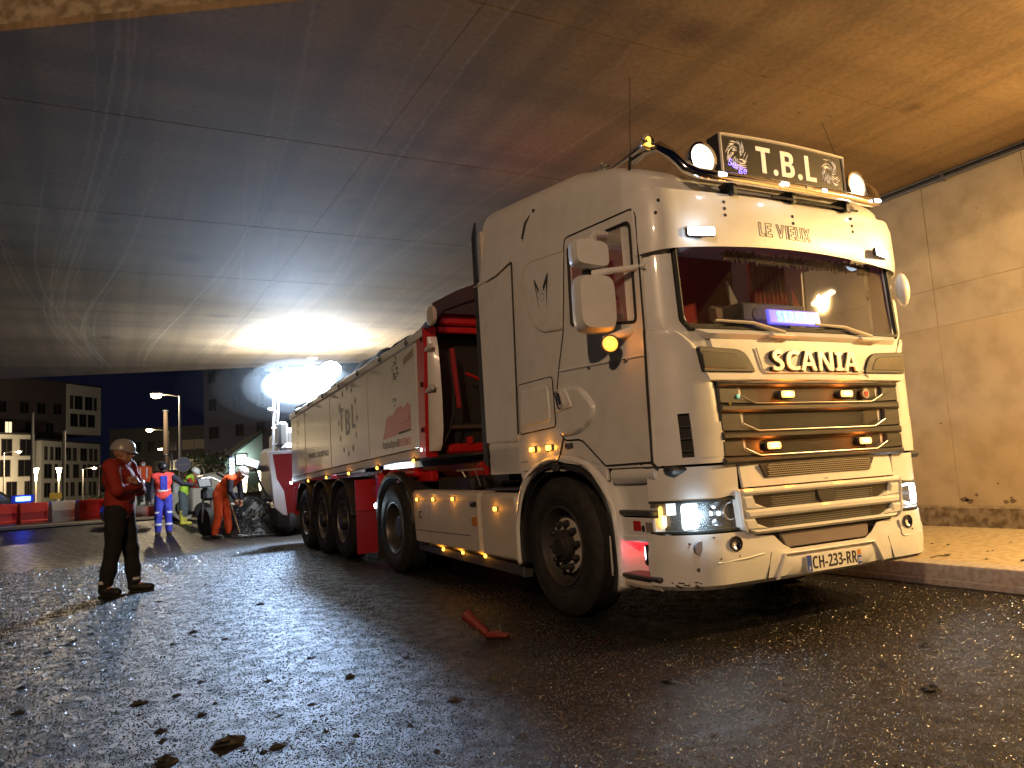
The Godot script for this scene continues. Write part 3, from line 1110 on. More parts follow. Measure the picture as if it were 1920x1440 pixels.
func make_cab(T: Node3D) -> void:
	var cols := []
	for s in [-2.0, -1.75, -1.5, -1.25, -1.0, -0.75, -0.5, -0.25, 0.0, 0.25, 0.5, 0.75, 1.0, 1.25, 1.5, 1.75, 2.0]:
		cols.append(["s", s])
	var left := []
	var right := []
	for z in [1.08, 0.39, 0.25, -0.45, -1.06]:
		left.push_front(["z", -1.0, z])
		right.append(["z", 1.0, z])
	cols = left + cols + right
	var ys := [1.08, 1.3, 1.6, 1.87, 1.93, 2.02, 2.2, 2.45, 2.66, 2.76, 2.82]
	var point := func(c: Array, y: float) -> Vector3:
		if c[0] == "s":
			return plan(c[1], y)
		return V(1.22 * c[1], y, c[2])
	var P := []
	for y in ys:
		var row := []
		for c in cols:
			var p: Vector3 = point.call(c, y)
			if c[0] == "z" and c[2] < 1.0 and y > 1.97 and y < 2.7:
				p.y += interp(y, [1.97, 2.02, 2.66, 2.72], [0.0, 0.12, 0.03, 0.0]) * minf(1.0, (1.08 - c[2]) / 0.7)
			row.append(p)
		P.append(row)
	# roof: closes inwards and upwards, higher towards the back
	var y0 := 2.82
	for k in range(1, 9):
		var a := k / 8.0
		var row := []
		for c in cols:
			var p: Vector3 = point.call(c, y0)
			var H := interp(p.z, [-1.06, -0.2, 0.3, 0.9, 1.25, 1.4], [3.53, 3.42, 3.35, 3.25, 3.14, 3.08])
			var y1 := maxf(y0, H - 0.26)
			var b := maxf(0.0, a - 0.125) / 0.875
			var up := sin(b * PI / 2)
			var inw := 1.0 - cos(b * PI / 2)
			var q := V(p.x * (1.0 - 0.035 * (y1 - y0) / 0.4 * minf(1.0, a * 8.0) - 0.20 * inw), lerpf(y1, H, up), p.z)
			q.z -= inw * 0.45 * clampf((p.z - 0.6) / 0.6, 0, 1)
			if k == 8:
				q.x *= 0.80
			row.append(q)
		P.append(row)
	var last: Array = P[-1]
	var mid := []
	for p in last:
		mid.append(V(0, p.y + 0.02, minf(p.z, 0.6)))
	P.append(mid)
	var nS := 5
	var hole := func(i: int, j: int) -> bool:
		if i >= 4 and i < 9 and j >= nS + 4 and j < nS + 12:
			return true
		if i < 2 and j >= nS + 5 and j < nS + 11:
			return true
		if i >= 5 and i < 8 and (j == 3 or j == 2 * nS + 16 - 4):
			return true
		return false
	var cab := obj("cab_body", mb().sheet(P, 0.012, hole), M.white_paint, T, 32)
	obj("cab_rear_wall", mb().box(V(0, 2.2, -1.065), V(2.40, 2.2, 0.03)), M.dirty_white, cab)
	obj("cab_floor", mb().box(V(0, 1.12, 0.1), V(2.36, 0.06, 2.3)), M.chassis_black, cab)
	# windscreen and its black surround
	var W := []
	for y in [1.935, 2.15, 2.35, 2.55, 2.755]:
		var row := []
		for k in 17:
			row.append(plan(-1.04 + 2.08 * k / 16.0, y, -0.006))
		W.append(row)
	var ws := obj("windscreen", mb().sheet(W), M.windscreen_glass, T, 60)
	var rim := []
	for k in 17:
		rim.append(plan(-1.05 + 2.1 * k / 16.0, 1.925, 0.004))
	for k in 6:
		rim.append(plan(1.08, 1.95 + 0.78 * k / 5.0, 0.004))
	for k in 17:
		rim.append(plan(1.05 - 2.1 * k / 16.0, 2.76, 0.004))
	for k in 6:
		rim.append(plan(-1.08, 2.73 - 0.75 * k / 5.0, 0.004))
	obj("windscreen_seal", mb().tube(rim, 0.020, 6, true), M.seal_black, ws)
	# doors
	for right_ in [false, true]:
		var D := part("door", T)
		var outline := rounded([[0.40, 2.79, 0.05], [1.255, 2.735, 0.07], [1.25, 1.95, 0.01], [1.225, 1.105, 0.02], [0.72, 1.10, 0.02], [0.44, 1.30, 0.06], [0.22, 1.30, 0.06], [0.15, 1.38, 0.05], [0.15, 1.66, 0.03], [0.21, 1.86, 0.03], [0.30, 2.10, 0.03]], 0.02)
		var win := rounded([[0.42, 2.13, 0.03], [1.18, 2.00, 0.04], [1.19, 2.665, 0.06], [0.44, 2.705, 0.04]], 0.03)
		# keyhole polygon
		var key := []
		var bi := 0
		var wi := 0
		var best := 9.0
		for i in outline.size():
			for j in win.size():
				var d: float = outline[i].distance_to(win[j])
				if d < best:
					best = d
					bi = i
					wi = j
		for i in outline.size() + 1:
			key.append(outline[(bi + i) % outline.size()])
		var cw := Geometry2D.is_polygon_clockwise(PackedVector2Array(outline)) == Geometry2D.is_polygon_clockwise(PackedVector2Array(win))
		for j in win.size() + 1:
			var jj: int = wi - j if cw else wi + j
			key.append(win[posmod(jj, win.size())] + Vector2(0.00005, 0.00005) * (1.0 if j == win.size() else 0.0))
		var skin := obj("door_skin", side(key, 1.22, -0.02, 0.006, 0.0, right_), M.white_paint, D, 25)
		var sx := 1.2265 if right_ else -1.2265
		obj("door_gap", mb().tube(ring_path(outline, sx * 0.9985), 0.007, 5, true), M.seal_black, D)
		obj("window_seal", mb().tube(ring_path(win, sx), 0.011, 6, true), M.seal_black, D)
		var gl := mb()
		side(win, 1.214, 0.0, 0.003, 0.0, right_, gl)
		obj("window_glass", gl, M.glass, D)
		# swage lines and lower bulge
		obj("swage_line", side([[0.21, 1.835], [1.235, 1.79], [1.235, 1.765], [0.2, 1.81]], 1.22, 0.0, 0.016, 0.010, right_), M.white_paint, D, 60)
		obj("door_bulge", side(rounded([[0.16, 1.33], [0.44, 1.335], [0.62, 1.42], [0.66, 1.52], [0.52, 1.655], [0.40, 1.69], [0.16, 1.69]], 0.08), 1.22, 0.0, 0.030, 0.022, right_), M.white_paint, D, 60)
		var hp := obj("handle_plate", side(rounded([[0.17, 1.52], [0.39, 1.535], [0.34, 1.64], [0.29, 1.685], [0.17, 1.685]], 0.02), 1.25, 0.0, 0.012, 0.006, right_), M.white_paint, D)
		var hx := 1.285 if right_ else -1.285
		hp.name = "handle_plate"
		obj("handle", mb().tube([V(hx * 0.985, 1.665, 0.235), V(hx, 1.655, 0.22), V(hx, 1.56, 0.245), V(hx * 0.985, 1.55, 0.265), V(hx, 1.57, 0.29), V(hx, 1.645, 0.265)], 0.012, 8, true), M.chrome, D)
		for c in [0.62, 1.05]:
			marker(D, V(1.243 if right_ else -1.243, 1.782 + (0.9 - c) * 0.04, c), V(1 if right_ else -1, 0, 0), 0.035, 0.012, M.chrome, false, "swage_stud")
	# blind window recess behind the door with crossed-flags emblem
	for right_ in [false, true]:
		var blind := rounded([[0.285, 2.13, 0.02], [-0.02, 2.16, 0.12], [-0.20, 2.32, 0.10], [-0.27, 2.60, 0.06], [-0.21, 2.76, 0.08], [0.385, 2.70, 0.02]], 0.05)
		var bp := obj("blind_panel", side(blind, 1.22, 0.0, 0.010, 0.008, right_), M.white_paint, T, 60)
		obj("blind_panel_edge", mb().tube(ring_path(blind, 1.223 if right_ else -1.223), 0.009, 5, true), M.dirty_white, bp)
		if not right_:
			for f in [[[-0.06, 2.34], [-0.13, 2.60], [-0.10, 2.58], [-0.045, 2.50], [-0.055, 2.47], [-0.095, 2.54]], [[0.07, 2.34], [0.135, 2.60], [0.105, 2.585], [0.03, 2.51], [0.04, 2.47], [0.09, 2.53]]]:
				var fl := []
				for q in f:
					fl.append([q[0] * 0.85 + 0.03, q[1]])
				obj("flag_emblem", side(fl, 1.2305, 0.0, 0.0012), M.decal_dark, bp)
			for q in 5:
				var a := TAU * q / 5 + 0.3
				obj("emblem_stroke", side([[0.03 + cos(a) * 0.03, 2.43 + sin(a) * 0.035], [0.036 + cos(a) * 0.035, 2.437 + sin(a) * 0.04], [0.03 + cos(a + 1.1) * 0.03, 2.425 + sin(a + 1.1) * 0.035]], 1.2305, 0.0, 0.0012), M.decal_grey, bp)
	# storage hatch, rear extender
	for right_ in [false, true]:
		var sx := 1.0 if right_ else -1.0
		var ho := rounded([[-0.47, 1.395], [0.10, 1.415], [0.09, 1.80], [-0.46, 1.80]], 0.035)
		var ha := obj("storage_hatch", side(ho, 1.22, 0.0, 0.008, 0.006, right_), M.white_paint, T, 60)
		obj("hatch_gap", mb().tube(ring_path(ho, sx * 1.2225), 0.0055, 5, true), M.seal_black, ha)
		obj("hatch_relief", side(rounded([[-0.41, 1.45], [0.04, 1.465], [0.03, 1.74], [-0.40, 1.745]], 0.05), 1.228, 0.0, 0.010, 0.009, right_), M.white_paint, ha, 60)
		var ex := obj("side_extender", side([[-0.435, 2.83], [-0.50, 1.38], [-0.52, 1.335], [-1.10, 1.36], [-1.11, 2.83]], 1.215, 0.0, 0.016, 0.010, right_), M.white_paint, T, 50)
		obj("extender_gap", mb().tube([V(sx * 1.229, 2.84, -0.435), V(sx * 1.229, 2.1, -0.465), V(sx * 1.229, 1.40, -0.498)], 0.008, 5), M.seal_black, ex)
		obj("extender_joint", mb().tube([V(sx * 1.231, 2.845, -0.44), V(sx * 1.231, 2.80, -0.72), V(sx * 1.231, 2.795, -1.06), V(sx * 1.235, 2.80, -1.17)], 0.008, 5), M.dirty_white, ex)
		obj("extender_joint_gap", mb().tube([V(sx * 1.231, 2.83, -0.44), V(sx * 1.231, 2.787, -0.72), V(sx * 1.231, 2.783, -0.90)], 0.005, 5), M.seal_black, ex)
		obj("rubber_edge", side([[-1.105, 1.15], [-1.19, 1.20], [-1.19, 3.28], [-1.115, 3.40]], 1.205, 0.0, 0.02, 0.0, right_), M.black_plastic, ex)
		obj("lower_fairing", side(rounded([[-0.50, 1.325, 0.01], [-1.09, 1.345, 0.01], [-1.04, 1.09, 0.05], [-0.52, 1.075, 0.02]], 0.02), 1.16, 0.0, 0.06, 0.015, right_), M.white_paint, T, 60)
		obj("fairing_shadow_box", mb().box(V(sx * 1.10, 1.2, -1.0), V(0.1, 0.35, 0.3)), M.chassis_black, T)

func make_front(T: Node3D) -> void:
	var Z := 1.452
	# hood panel with raised letters
	var hood := obj("hood", plate(-0.98, 0.98, 16, func(_x): return 1.575, func(x): return 1.890 - 0.02 * absf(x), 0.012, 0.02, 3), M.white_paint, T, 50)
	obj("hood_lip", plate(-0.93, 0.93, 14, func(_x): return 1.592, func(_x): return 1.622, 0.024, 0.02, 1, -0.016), M.white_paint, hood, 60)
	write("badge_letter", "SCANIA", 0.128, mat("badge_metal", lin(0.80, 0.77, 0.70), 0.3, 0.55), hood, V(0.03, 1.715, 1.477), Basis(), 0.022, true, 1.30)
	write("badge_backing", "SCANIA", 0.140, M.black_plastic, hood, V(0.024, 1.711, 1.467), Basis(), 0.02, true, 1.20)
	obj("hood_crease", mb().tube([V(-0.50, 1.80, 1.466), V(-0.46, 1.665, 1.466), V(-0.43, 1.64, 1.467), V(0.49, 1.64, 1.467), V(0.52, 1.66, 1.466)], 0.006, 6), M.white_paint, hood)
	obj("scuttle", plate(-0.99, 0.99, 16, func(_x): return 1.885, func(_x): return 1.925, 0.026, 0.04, 1, -0.03), M.white_paint, T, 50)
	for sx in [-1.0, 1.0]:
		var ins := obj("dark_insert", mb().at(V(0, 0, 1.442)).prism(mirror_poly(rounded([[0.52, 1.64, 0.03], [0.96, 1.64, 0.01], [0.99, 1.80, 0.02], [0.60, 1.785, 0.09]], 0.02), sx), 0.0, 0.030, 0.006), M.black_plastic, T)
		obj("insert_face", mb().at(V(0, 0, 1.470)).prism(mirror_poly(rounded([[0.60, 1.662, 0.02], [0.96, 1.662, 0.01], [0.97, 1.77, 0.02], [0.66, 1.755, 0.06]], 0.02), sx), 0.0, 0.006, 0.003), M.dark_insert, ins)
		obj("hood_corner_strip", mb().at(V(0, 0, 1.45)).prism(mirror_poly([Vector2(0.56, 1.585), Vector2(0.92, 1.585), Vector2(0.95, 1.635), Vector2(0.54, 1.635)], sx), 0.0, 0.022, 0.006), M.white_paint, ins)
	# black upper grille
	var G := part("upper_grille", T)
	obj("grille_back", plate(-0.97, 0.97, 12, func(_x): return 1.06, func(_x): return 1.575, -0.03, 0.01), M.seal_black, G)
	var slots := [[1.436, 1.545], [1.262, 1.385], [1.105, 1.212]]
	var rails := [[1.545, 1.575], [1.385, 1.436], [1.212, 1.262], [1.062, 1.105]]
	for r in rails:
		obj("grille_slat", mb().at(V(0, 0, Z - 0.03)).prism(PackedVector2Array([Vector2(-0.86, r[0]), Vector2(0.86, r[0]), Vector2(0.86, r[1]), Vector2(-0.86, r[1])]), 0.0, 0.055, 0.014), M.grille_black, G, 20)
	for s in slots:
		for sx in [-1.0, 1.0]:
			obj("grille_cheek", mb().at(V(0, 0, Z - 0.03)).prism(mirror_poly([Vector2(0.86, s[0]), Vector2(0.86, s[1]), Vector2(0.685, s[1]), Vector2(0.675, s[0] + 0.045), Vector2(0.555, s[0])], sx), 0.0, 0.045, 0.012), M.grille_black, G, 20)
			obj("slot_end", mb().at(V(0, 0, Z - 0.034)).prism(mirror_poly([Vector2(0.56, s[0]), Vector2(0.69, s[0] + 0.03), Vector2(0.69, s[1]), Vector2(0.50, s[1]), Vector2(0.50, s[0])], sx), 0.0, 0.022, 0.004), M.dark_insert, G)
		obj("grille_edge", mb().tube([V(-0.682, s[0] + 0.050, Z + 0.018), V(-0.560, s[0] + 0.002, Z + 0.022), V(0.560, s[0] + 0.002, Z + 0.022), V(0.682, s[0] + 0.050, Z + 0.018)], 0.006, 8), M.grille_edge, G)
		var hm := hexmesh(-0.52, 0.52, s[0], s[1], 0.022, 0.006)
		var ho := obj("mesh_insert", hm, M.grille_black, G)
		ho.position.z = Z - 0.012
	for a in [[-0.265, 1.495], [0.305, 1.495], [-0.435, 1.165], [0.445, 1.165]]:
		var lamp := obj("grille_lamp", mb().rbox(V(a[0], a[1], Z + 0.006), V(0.135, 0.056, 0.03), 0.012), M.black_plastic, T)
		obj("lens", mb().rbox(V(a[0], a[1], Z + 0.024), V(0.118, 0.044, 0.018), 0.010), M.lamp_orange, lamp)
		omni(V(a[0], a[1], Z + 0.05), Color(1.0, 0.48, 0.12), 0.09, 0.03, lamp)
	obj("griffin_badge", mb().at(V(0.515, 1.495, Z + 0.0), rx(PI / 2)).lathe([Vector2(0.040, 0), Vector2(0.040, 0.012), Vector2(0.034, 0.018), Vector2(0.0, 0.018)], 20), M.dull_steel, G)
	obj("badge_mark", mb().at(V(0, 0, Z + 0.018)).prism(PackedVector2Array(rounded([[0.495, 1.51], [0.535, 1.51], [0.53, 1.485], [0.515, 1.468], [0.50, 1.485]], 0.006)), 0.0, 0.004), M.red_paint, G)
	marker(G, V(-0.70, 1.485, Z + 0.02), V(0, 0, 1), 0.02, 0.028, M.led_green, false, "green_led")
	marker(G, V(-0.775, 1.437, Z + 0.018), V(0, 0, 1), 0.016, 0.022, M.yellow_plate, false, "yellow_reflector")
	# white panel with slot under the black grille
	var low := obj("grille_sill", plate(-0.83, 0.83, 12, func(_x): return 0.915, func(_x): return 1.062, 0.010, 0.02, 2, -0.02), M.white_paint, T, 50)
	obj("slot_back", mb().at(V(0, 0, 1.456)).prism(PackedVector2Array(rounded([[-0.53, 0.965], [0.47, 0.965], [0.53, 1.052], [-0.57, 1.052]], 0.012)), 0.0, 0.010, 0.004), M.seal_black, low)
	var h4 := obj("mesh_insert", hexmesh(-0.50, 0.47, 0.968, 1.045, 0.022, 0.0045), M.steel, low)
	h4.position.z = 1.474
	# white lower grille
	var L := part("lower_grille", T)
	obj("grille_back", mb().box(V(0, 0.765, 1.43), V(1.42, 0.27, 0.02)), M.seal_black, L)
	var edge := [[-0.755, 0.905], [0.755, 0.905], [0.745, 0.66], [0.69, 0.622], [-0.66, 0.622], [-0.72, 0.66]]
	for r in [[0.862, 0.905, 0.755, 0.755], [0.722, 0.775, 0.72, 0.735], [0.622, 0.650, 0.66, 0.70]]:
		obj("grille_slat", mb().at(V(0, 0, 1.42)).prism(PackedVector2Array([Vector2(-r[2], r[0]), Vector2(r[2], r[0]), Vector2(r[3], r[1]), Vector2(-r[3], r[1])]), 0.0, 0.068, 0.015), M.white_paint, L, 20)
	for s in [[0.775, 0.862], [0.650, 0.722]]:
		for sx in [-1.0, 1.0]:
			obj("grille_cheek", mb().at(V(0, 0, 1.42)).prism(mirror_poly([Vector2(0.735, s[0]), Vector2(0.75, s[1]), Vector2(0.655, s[1]), Vector2(0.635, s[0] + 0.035), Vector2(0.54, s[0])], sx), 0.0, 0.060, 0.014), M.white_paint, L, 20)
			obj("slot_end", mb().at(V(0, 0, 1.416)).prism(mirror_poly([Vector2(0.47, s[0]), Vector2(0.56, s[0]), Vector2(0.66, s[0] + 0.035), Vector2(0.66, s[1]), Vector2(0.47, s[1])], sx), 0.0, 0.036, 0.004), M.dark_insert, L)
		var hm := obj("mesh_insert", hexmesh(-0.475, 0.475, s[0] + 0.004, s[1] - 0.004, 0.022, 0.0045), M.dull_steel, L)
		hm.position.z = 1.455
	for sx in [-1.0, 1.0]:
		obj("frame_end", mb().at(V(0, 0, 1.42)).prism(mirror_poly(rounded([[0.735, 0.66, 0.0], [0.755, 0.905, 0.0], [0.785, 0.905, 0.02], [0.765, 0.66, 0.02], [0.70, 0.622, 0.0]], 0.005), sx), 0.0, 0.060, 0.012), M.white_paint, L)
	obj("camera_scoop", mb().at(V(0.02, 0.845, 1.462), rx(PI / 2)).lathe([Vector2(0.10, -0.01), Vector2(0.09, 0.006), Vector2(0, 0.008)], 16, TAU), M.black_plastic, L).scale = V(1, 1, 1)
	# bumper
	var topf := func(x: float) -> float:
		return interp(absf(x), [0.0, 0.40, 0.47, 0.66, 0.72, 1.2], [0.505, 0.505, 0.60, 0.612, 0.648, 0.652])
	var BP := []
	var prof := [[0.0, -0.10, 0.335], [0.0, -0.02, 0.318], [0.0, 0.012, 0.345], [0.35, 0.022, 0.0], [0.62, 0.022, 0.0], [0.70, 0.015, 0.0], [1.0, 0.010, 0.0]]
	var ss := []
	for k in 49:
		ss.append(-1.97 + 3.94 * k / 48.0)
	for r in prof:
		var row := []
		for s in ss:
			var x := plan(s, 0.5).x
			var top: float = topf.call(x)
			var y: float = r[2] if r[2] > 0.0 else lerpf(0.345, top, r[0])
			y -= 0.0
			row.append(plan(s, 0.6, r[1]) * V(1, 0, 1) + V(0, y, 0))
		BP.append(row)
	var B := obj("bumper", mb().sheet(BP, 0.008), M.white_paint, T, 40)
	obj("bumper_insert", mb().at(V(0, 0, 1.425)).prism(PackedVector2Array(rounded([[-0.44, 0.612], [0.41, 0.605], [0.40, 0.53], [0.37, 0.512], [-0.38, 0.512]], 0.015)), 0.0, 0.025, 0.006), M.interior_trim, B)
	obj("bumper_shadow_gap", mb().box(V(0, 0.60, 1.425), V(1.40, 0.035, 0.02)), M.seal_black, B)
	# number plate in its recess frame
	for e in [[[-0.44, 0.485], [-0.52, 0.33], [-0.50, 0.33], [-0.42, 0.472]], [[0.43, 0.485], [0.51, 0.34], [0.485, 0.34], [0.41, 0.472]], [[-0.44, 0.485], [0.43, 0.485], [0.41, 0.472], [-0.42, 0.472]]]:
		obj("plate_frame", mb().at(V(0, 0, 1.462)).prism(PackedVector2Array([Vector2(e[0][0], e[0][1]), Vector2(e[1][0], e[1][1]), Vector2(e[2][0], e[2][1]), Vector2(e[3][0], e[3][1])]), 0.0, 0.022, 0.007), M.white_paint, B)
	var PL := part("number_plate", T, V(0, 0.400, 1.487))
	obj("plate_sheet", mb().at(Vector3.ZERO).prism(PackedVector2Array(rounded([[-0.26, -0.055], [0.26, -0.055], [0.26, 0.055], [-0.26, 0.055]], 0.008)), -0.006, 0.0, 0.001), M.plate_white, PL)
	obj("blue_band", mb().box(V(-0.237, 0, 0.0006), V(0.042, 0.102, 0.0012)), M.plate_blue, PL)
	obj("region_band", mb().box(V(0.237, -0.022, 0.0006), V(0.042, 0.056, 0.0012)), M.plate_blue, PL)
	obj("region_crest", mb().box(V(0.237, 0.026, 0.0006), V(0.036, 0.034, 0.0012)), M.reflector_amber, PL)
	write("plate_letter", "CH-233-RR", 0.078, M.print_black, PL, V(0.0, 0.0, 0.0008), Basis(), 0.0012, true, 0.80)
	write("plate_letter", "F", 0.026, M.plate_white, PL, V(-0.237, -0.032, 0.0014), Basis(), 0.001)
	write("plate_letter", "70", 0.026, M.plate_white, PL, V(0.237, -0.024, 0.0014), Basis(), 0.001)
	# bumper lamps and marks
	for sx in [-1.0, 1.0]:
		var p := plan_x(sx * 0.82, 0.58, 0.026)
		var fog := obj("fog_lamp", mb().at(p, rx(PI / 2) * rz(sx * -0.06)).lathe([Vector2(0.046, -0.01), Vector2(0.046, 0.004), Vector2(0.040, 0.004), Vector2(0.036, -0.025), Vector2(0, -0.03)], 24), M.dark_insert, T)
		obj("reflector", mb().at(p + V(0, 0, -0.012), rx(PI / 2)).lathe([Vector2(0.012, 0), Vector2(0.030, 0.008), Vector2(0.034, 0.012)], 20), M.reflector_chrome, fog)
	for q in [[-1.05, 0.57, 0.043, M.decal_grey], [-1.07, 0.445, 0.012, M.decal_dark], [-0.94, 0.50, 0.006, M.decal_dark], [-0.80, 0.505, 0.005, M.decal_dark], [-1.10, 0.60, 0.005, M.decal_dark], [-0.97, 0.63, 0.005, M.decal_dark], [0.86, 0.525, 0.006, M.decal_dark]]:
		var p := plan_x(q[0], q[1], 0.018 if q[1] > 0.55 else 0.026)
		var n := (plan_x(q[0], q[1], 1.0) - plan_x(q[0], q[1], 0.0)).normalized()
		obj("bumper_mark", mb().at(p + n * 0.001, along(n)).lathe([Vector2(q[2], -0.02), Vector2(q[2], 0.001), Vector2(0, 0.0015)], 18), q[3], B)
	rng.seed = 12
	for k in 16:
		var x := -1.19 + rng.randf() * 0.14
		var p := plan_x(x, 0.36, 0.027)
		obj("bumper_scratch", mb().at(V(p.x, 0.345 + rng.randf() * 0.03, p.z), ry(-0.9)).box(Vector3.ZERO, V(0.006 + rng.randf() * 0.02, 0.004, 0.004)), M.decal_dark, B)
	obj("bumper_crease", mb().tube([V(-0.96, 0.475, plan_x(-0.96, 0.47, 0.026).z), V(-0.75, 0.485, plan_x(-0.75, 0.47, 0.028).z), V(-0.60, 0.50, plan_x(-0.6, 0.47, 0.026).z)], 0.007, 6), M.white_paint, B)
	obj("bumper_crease", mb().tube([V(0.72, 0.60, plan_x(0.72, 0.47, 0.024).z), V(0.735, 0.50, plan_x(0.735, 0.47, 0.026).z), V(0.76, 0.485, plan_x(0.76, 0.47, 0.026).z), V(0.98, 0.49, plan_x(0.98, 0.47, 0.026).z)], 0.007, 6), M.white_paint, B)
	for x in [-0.56, 0.60]:
		obj("bumper_joint", mb().tube([V(x - 0.02 * signf(x), 0.50, plan_x(x, 0.5, 0.0245).z), V(x + 0.03 * signf(x), 0.335, plan_x(x, 0.4, 0.0235).z)], 0.004, 5), M.seal_black, B)
	# corner panels above the headlamps
	for sx in [-1.0, 1.0]:
		obj("corner_panel", plate(sx * 1.93 if sx < 0 else 0.86, -0.86 if sx < 0 else 1.93, 10, func(x): return 0.862 if absf(x) > 0.9 else 0.87, func(_x): return 1.062, 0.004, 0.02, 2), M.white_paint, T, 50)
		headlamp(T, sx)
		deflector(T, sx)
	# sun visor
	var vb := func(x: float) -> float: return 2.495 - 0.05 * x * x
	var vt := func(x: float) -> float: return 2.845 - 0.01 * x * x
	var vis := obj("sun_visor", visor_sheet(vb, vt), M.white_paint, T, 50)
	for q in [[-0.63, 2.775], [-0.63, 2.73], [-0.63, 2.685], [-0.02, 2.735], [-0.02, 2.685], [0.61, 2.79], [0.61, 2.735], [0.61, 2.69], [-1.13, 2.75], [-1.15, 2.67]]:
		var n := V(0, 0, 1) if absf(q[0]) < 1.0 else V(-0.75, 0, 0.66)
		var p := visor_point(q[0], q[1])
		var bolt := obj("visor_bolt", mb().at(p, along(n)).lathe([Vector2(0.011, -0.01), Vector2(0.011, 0.004), Vector2(0.006, 0.007), Vector2(0, 0.008)], 12), M.black_plastic, vis)
	for sx in [-1.0, 1.0]:
		var p := visor_point(0.865 * sx, 2.545) + V(sx * 0.006, 0, 0.022)
		var lb := Basis(V(0, 1, 0), sx * 0.25)
		var lamp := obj("visor_lamp", mb().at(p, lb).rbox(Vector3.ZERO, V(0.205, 0.066, 0.03), 0.012), M.black_plastic, T)
		obj("lens", mb().at(p + lb * V(0, 0, 0.014), lb).rbox(Vector3.ZERO, V(0.19, 0.056, 0.016), 0.010), M.lamp_cool, lamp)
		omni(p + lb * V(0, 0.0, 0.06), Color(0.78, 0.9, 1.0), 0.022, 0.05, lamp)
	outline_text(vis, "LE VIEUX", V(-0.03, 2.615, 0), 0.095)

func visor_point(x: float, y: float) -> Vector3:
	var p := plan_x(x, 2.0, 0.036)
	p.y = y
	p.z += 0.0 - (y - 2.5) * 0.03
	return p

func visor_sheet(lo: Callable, hi: Callable) -> MB:
	var P := []
	for i in 6:
		var row := []
		for j in 33:
			var s := -1.85 + 3.7 * j / 32.0
			var x := plan(s, 2.0, 0.036).x
			var f := i / 5.0
			var y := lerpf(lo.call(x), hi.call(x), f)
			var p := plan(s, 2.0, 0.036)
			p.y = y
			p.z += 0.0 - (y - 2.5) * 0.03 - (0.02 if i == 5 else 0.0) - (0.012 if i == 0 else 0.0)
			row.append(p)
		P.append(row)
	return mb().sheet(P, 0.008)

# thin outlined letters
func outline_text(parent: Node3D, t: String, where: Vector3, h: float) -> void:
	var strokes := {
		"L": [[0, 1], [0, 0], [0.55, 0], [0.55, 0.2], [0.2, 0.2], [0.2, 1], [0, 1]],
		"E": [[0, 1], [0, 0], [0.6, 0], [0.6, 0.2], [0.2, 0.2], [0.2, 0.4], [0.5, 0.4], [0.5, 0.6], [0.2, 0.6], [0.2, 0.8], [0.6, 0.8], [0.6, 1], [0, 1]],
		"V": [[0, 1], [0.3, 0], [0.5, 0], [0.8, 1], [0.6, 1], [0.4, 0.3], [0.2, 1], [0, 1]],
		"I": [[0.05, 0], [0.25, 0], [0.25, 1], [0.05, 1], [0.05, 0]],
		"U": [[0, 1], [0, 0.15], [0.15, 0], [0.55, 0], [0.7, 0.15], [0.7, 1], [0.5, 1], [0.5, 0.2], [0.2, 0.2], [0.2, 1], [0, 1]],
		"X": [[0, 1], [0.25, 0.5], [0, 0], [0.2, 0], [0.36, 0.35], [0.55, 0], [0.75, 0], [0.48, 0.5], [0.75, 1], [0.55, 1], [0.37, 0.68], [0.2, 1], [0, 1]],
	}
	var x := where.x - 0.32
	for ch in t:
		if ch == " ":
			x += h * 0.35
			continue
		var q := mb()
		var w := 0.0
		var path := []
		for p in strokes[ch]:
			var vp := visor_point(x + p[0] * h * 0.95, where.y - h * 0.5 + p[1] * h - (x + 0.35) * 0.012)
			path.append(vp + V(0, 0, 0.0015))
			w = maxf(w, p[0])
		for i in path.size() - 1:
			q.cyl(path[i], path[i + 1], 0.0022, 4)
		obj("outlined_letter", q, M.decal_outline, parent)
		x += (w + 0.12) * h * 0.95

func mirror_poly(poly: Array, sx: float) -> PackedVector2Array:
	var out := PackedVector2Array()
	for p in poly:
		out.push_back(Vector2(p.x * sx, p.y))
	return out

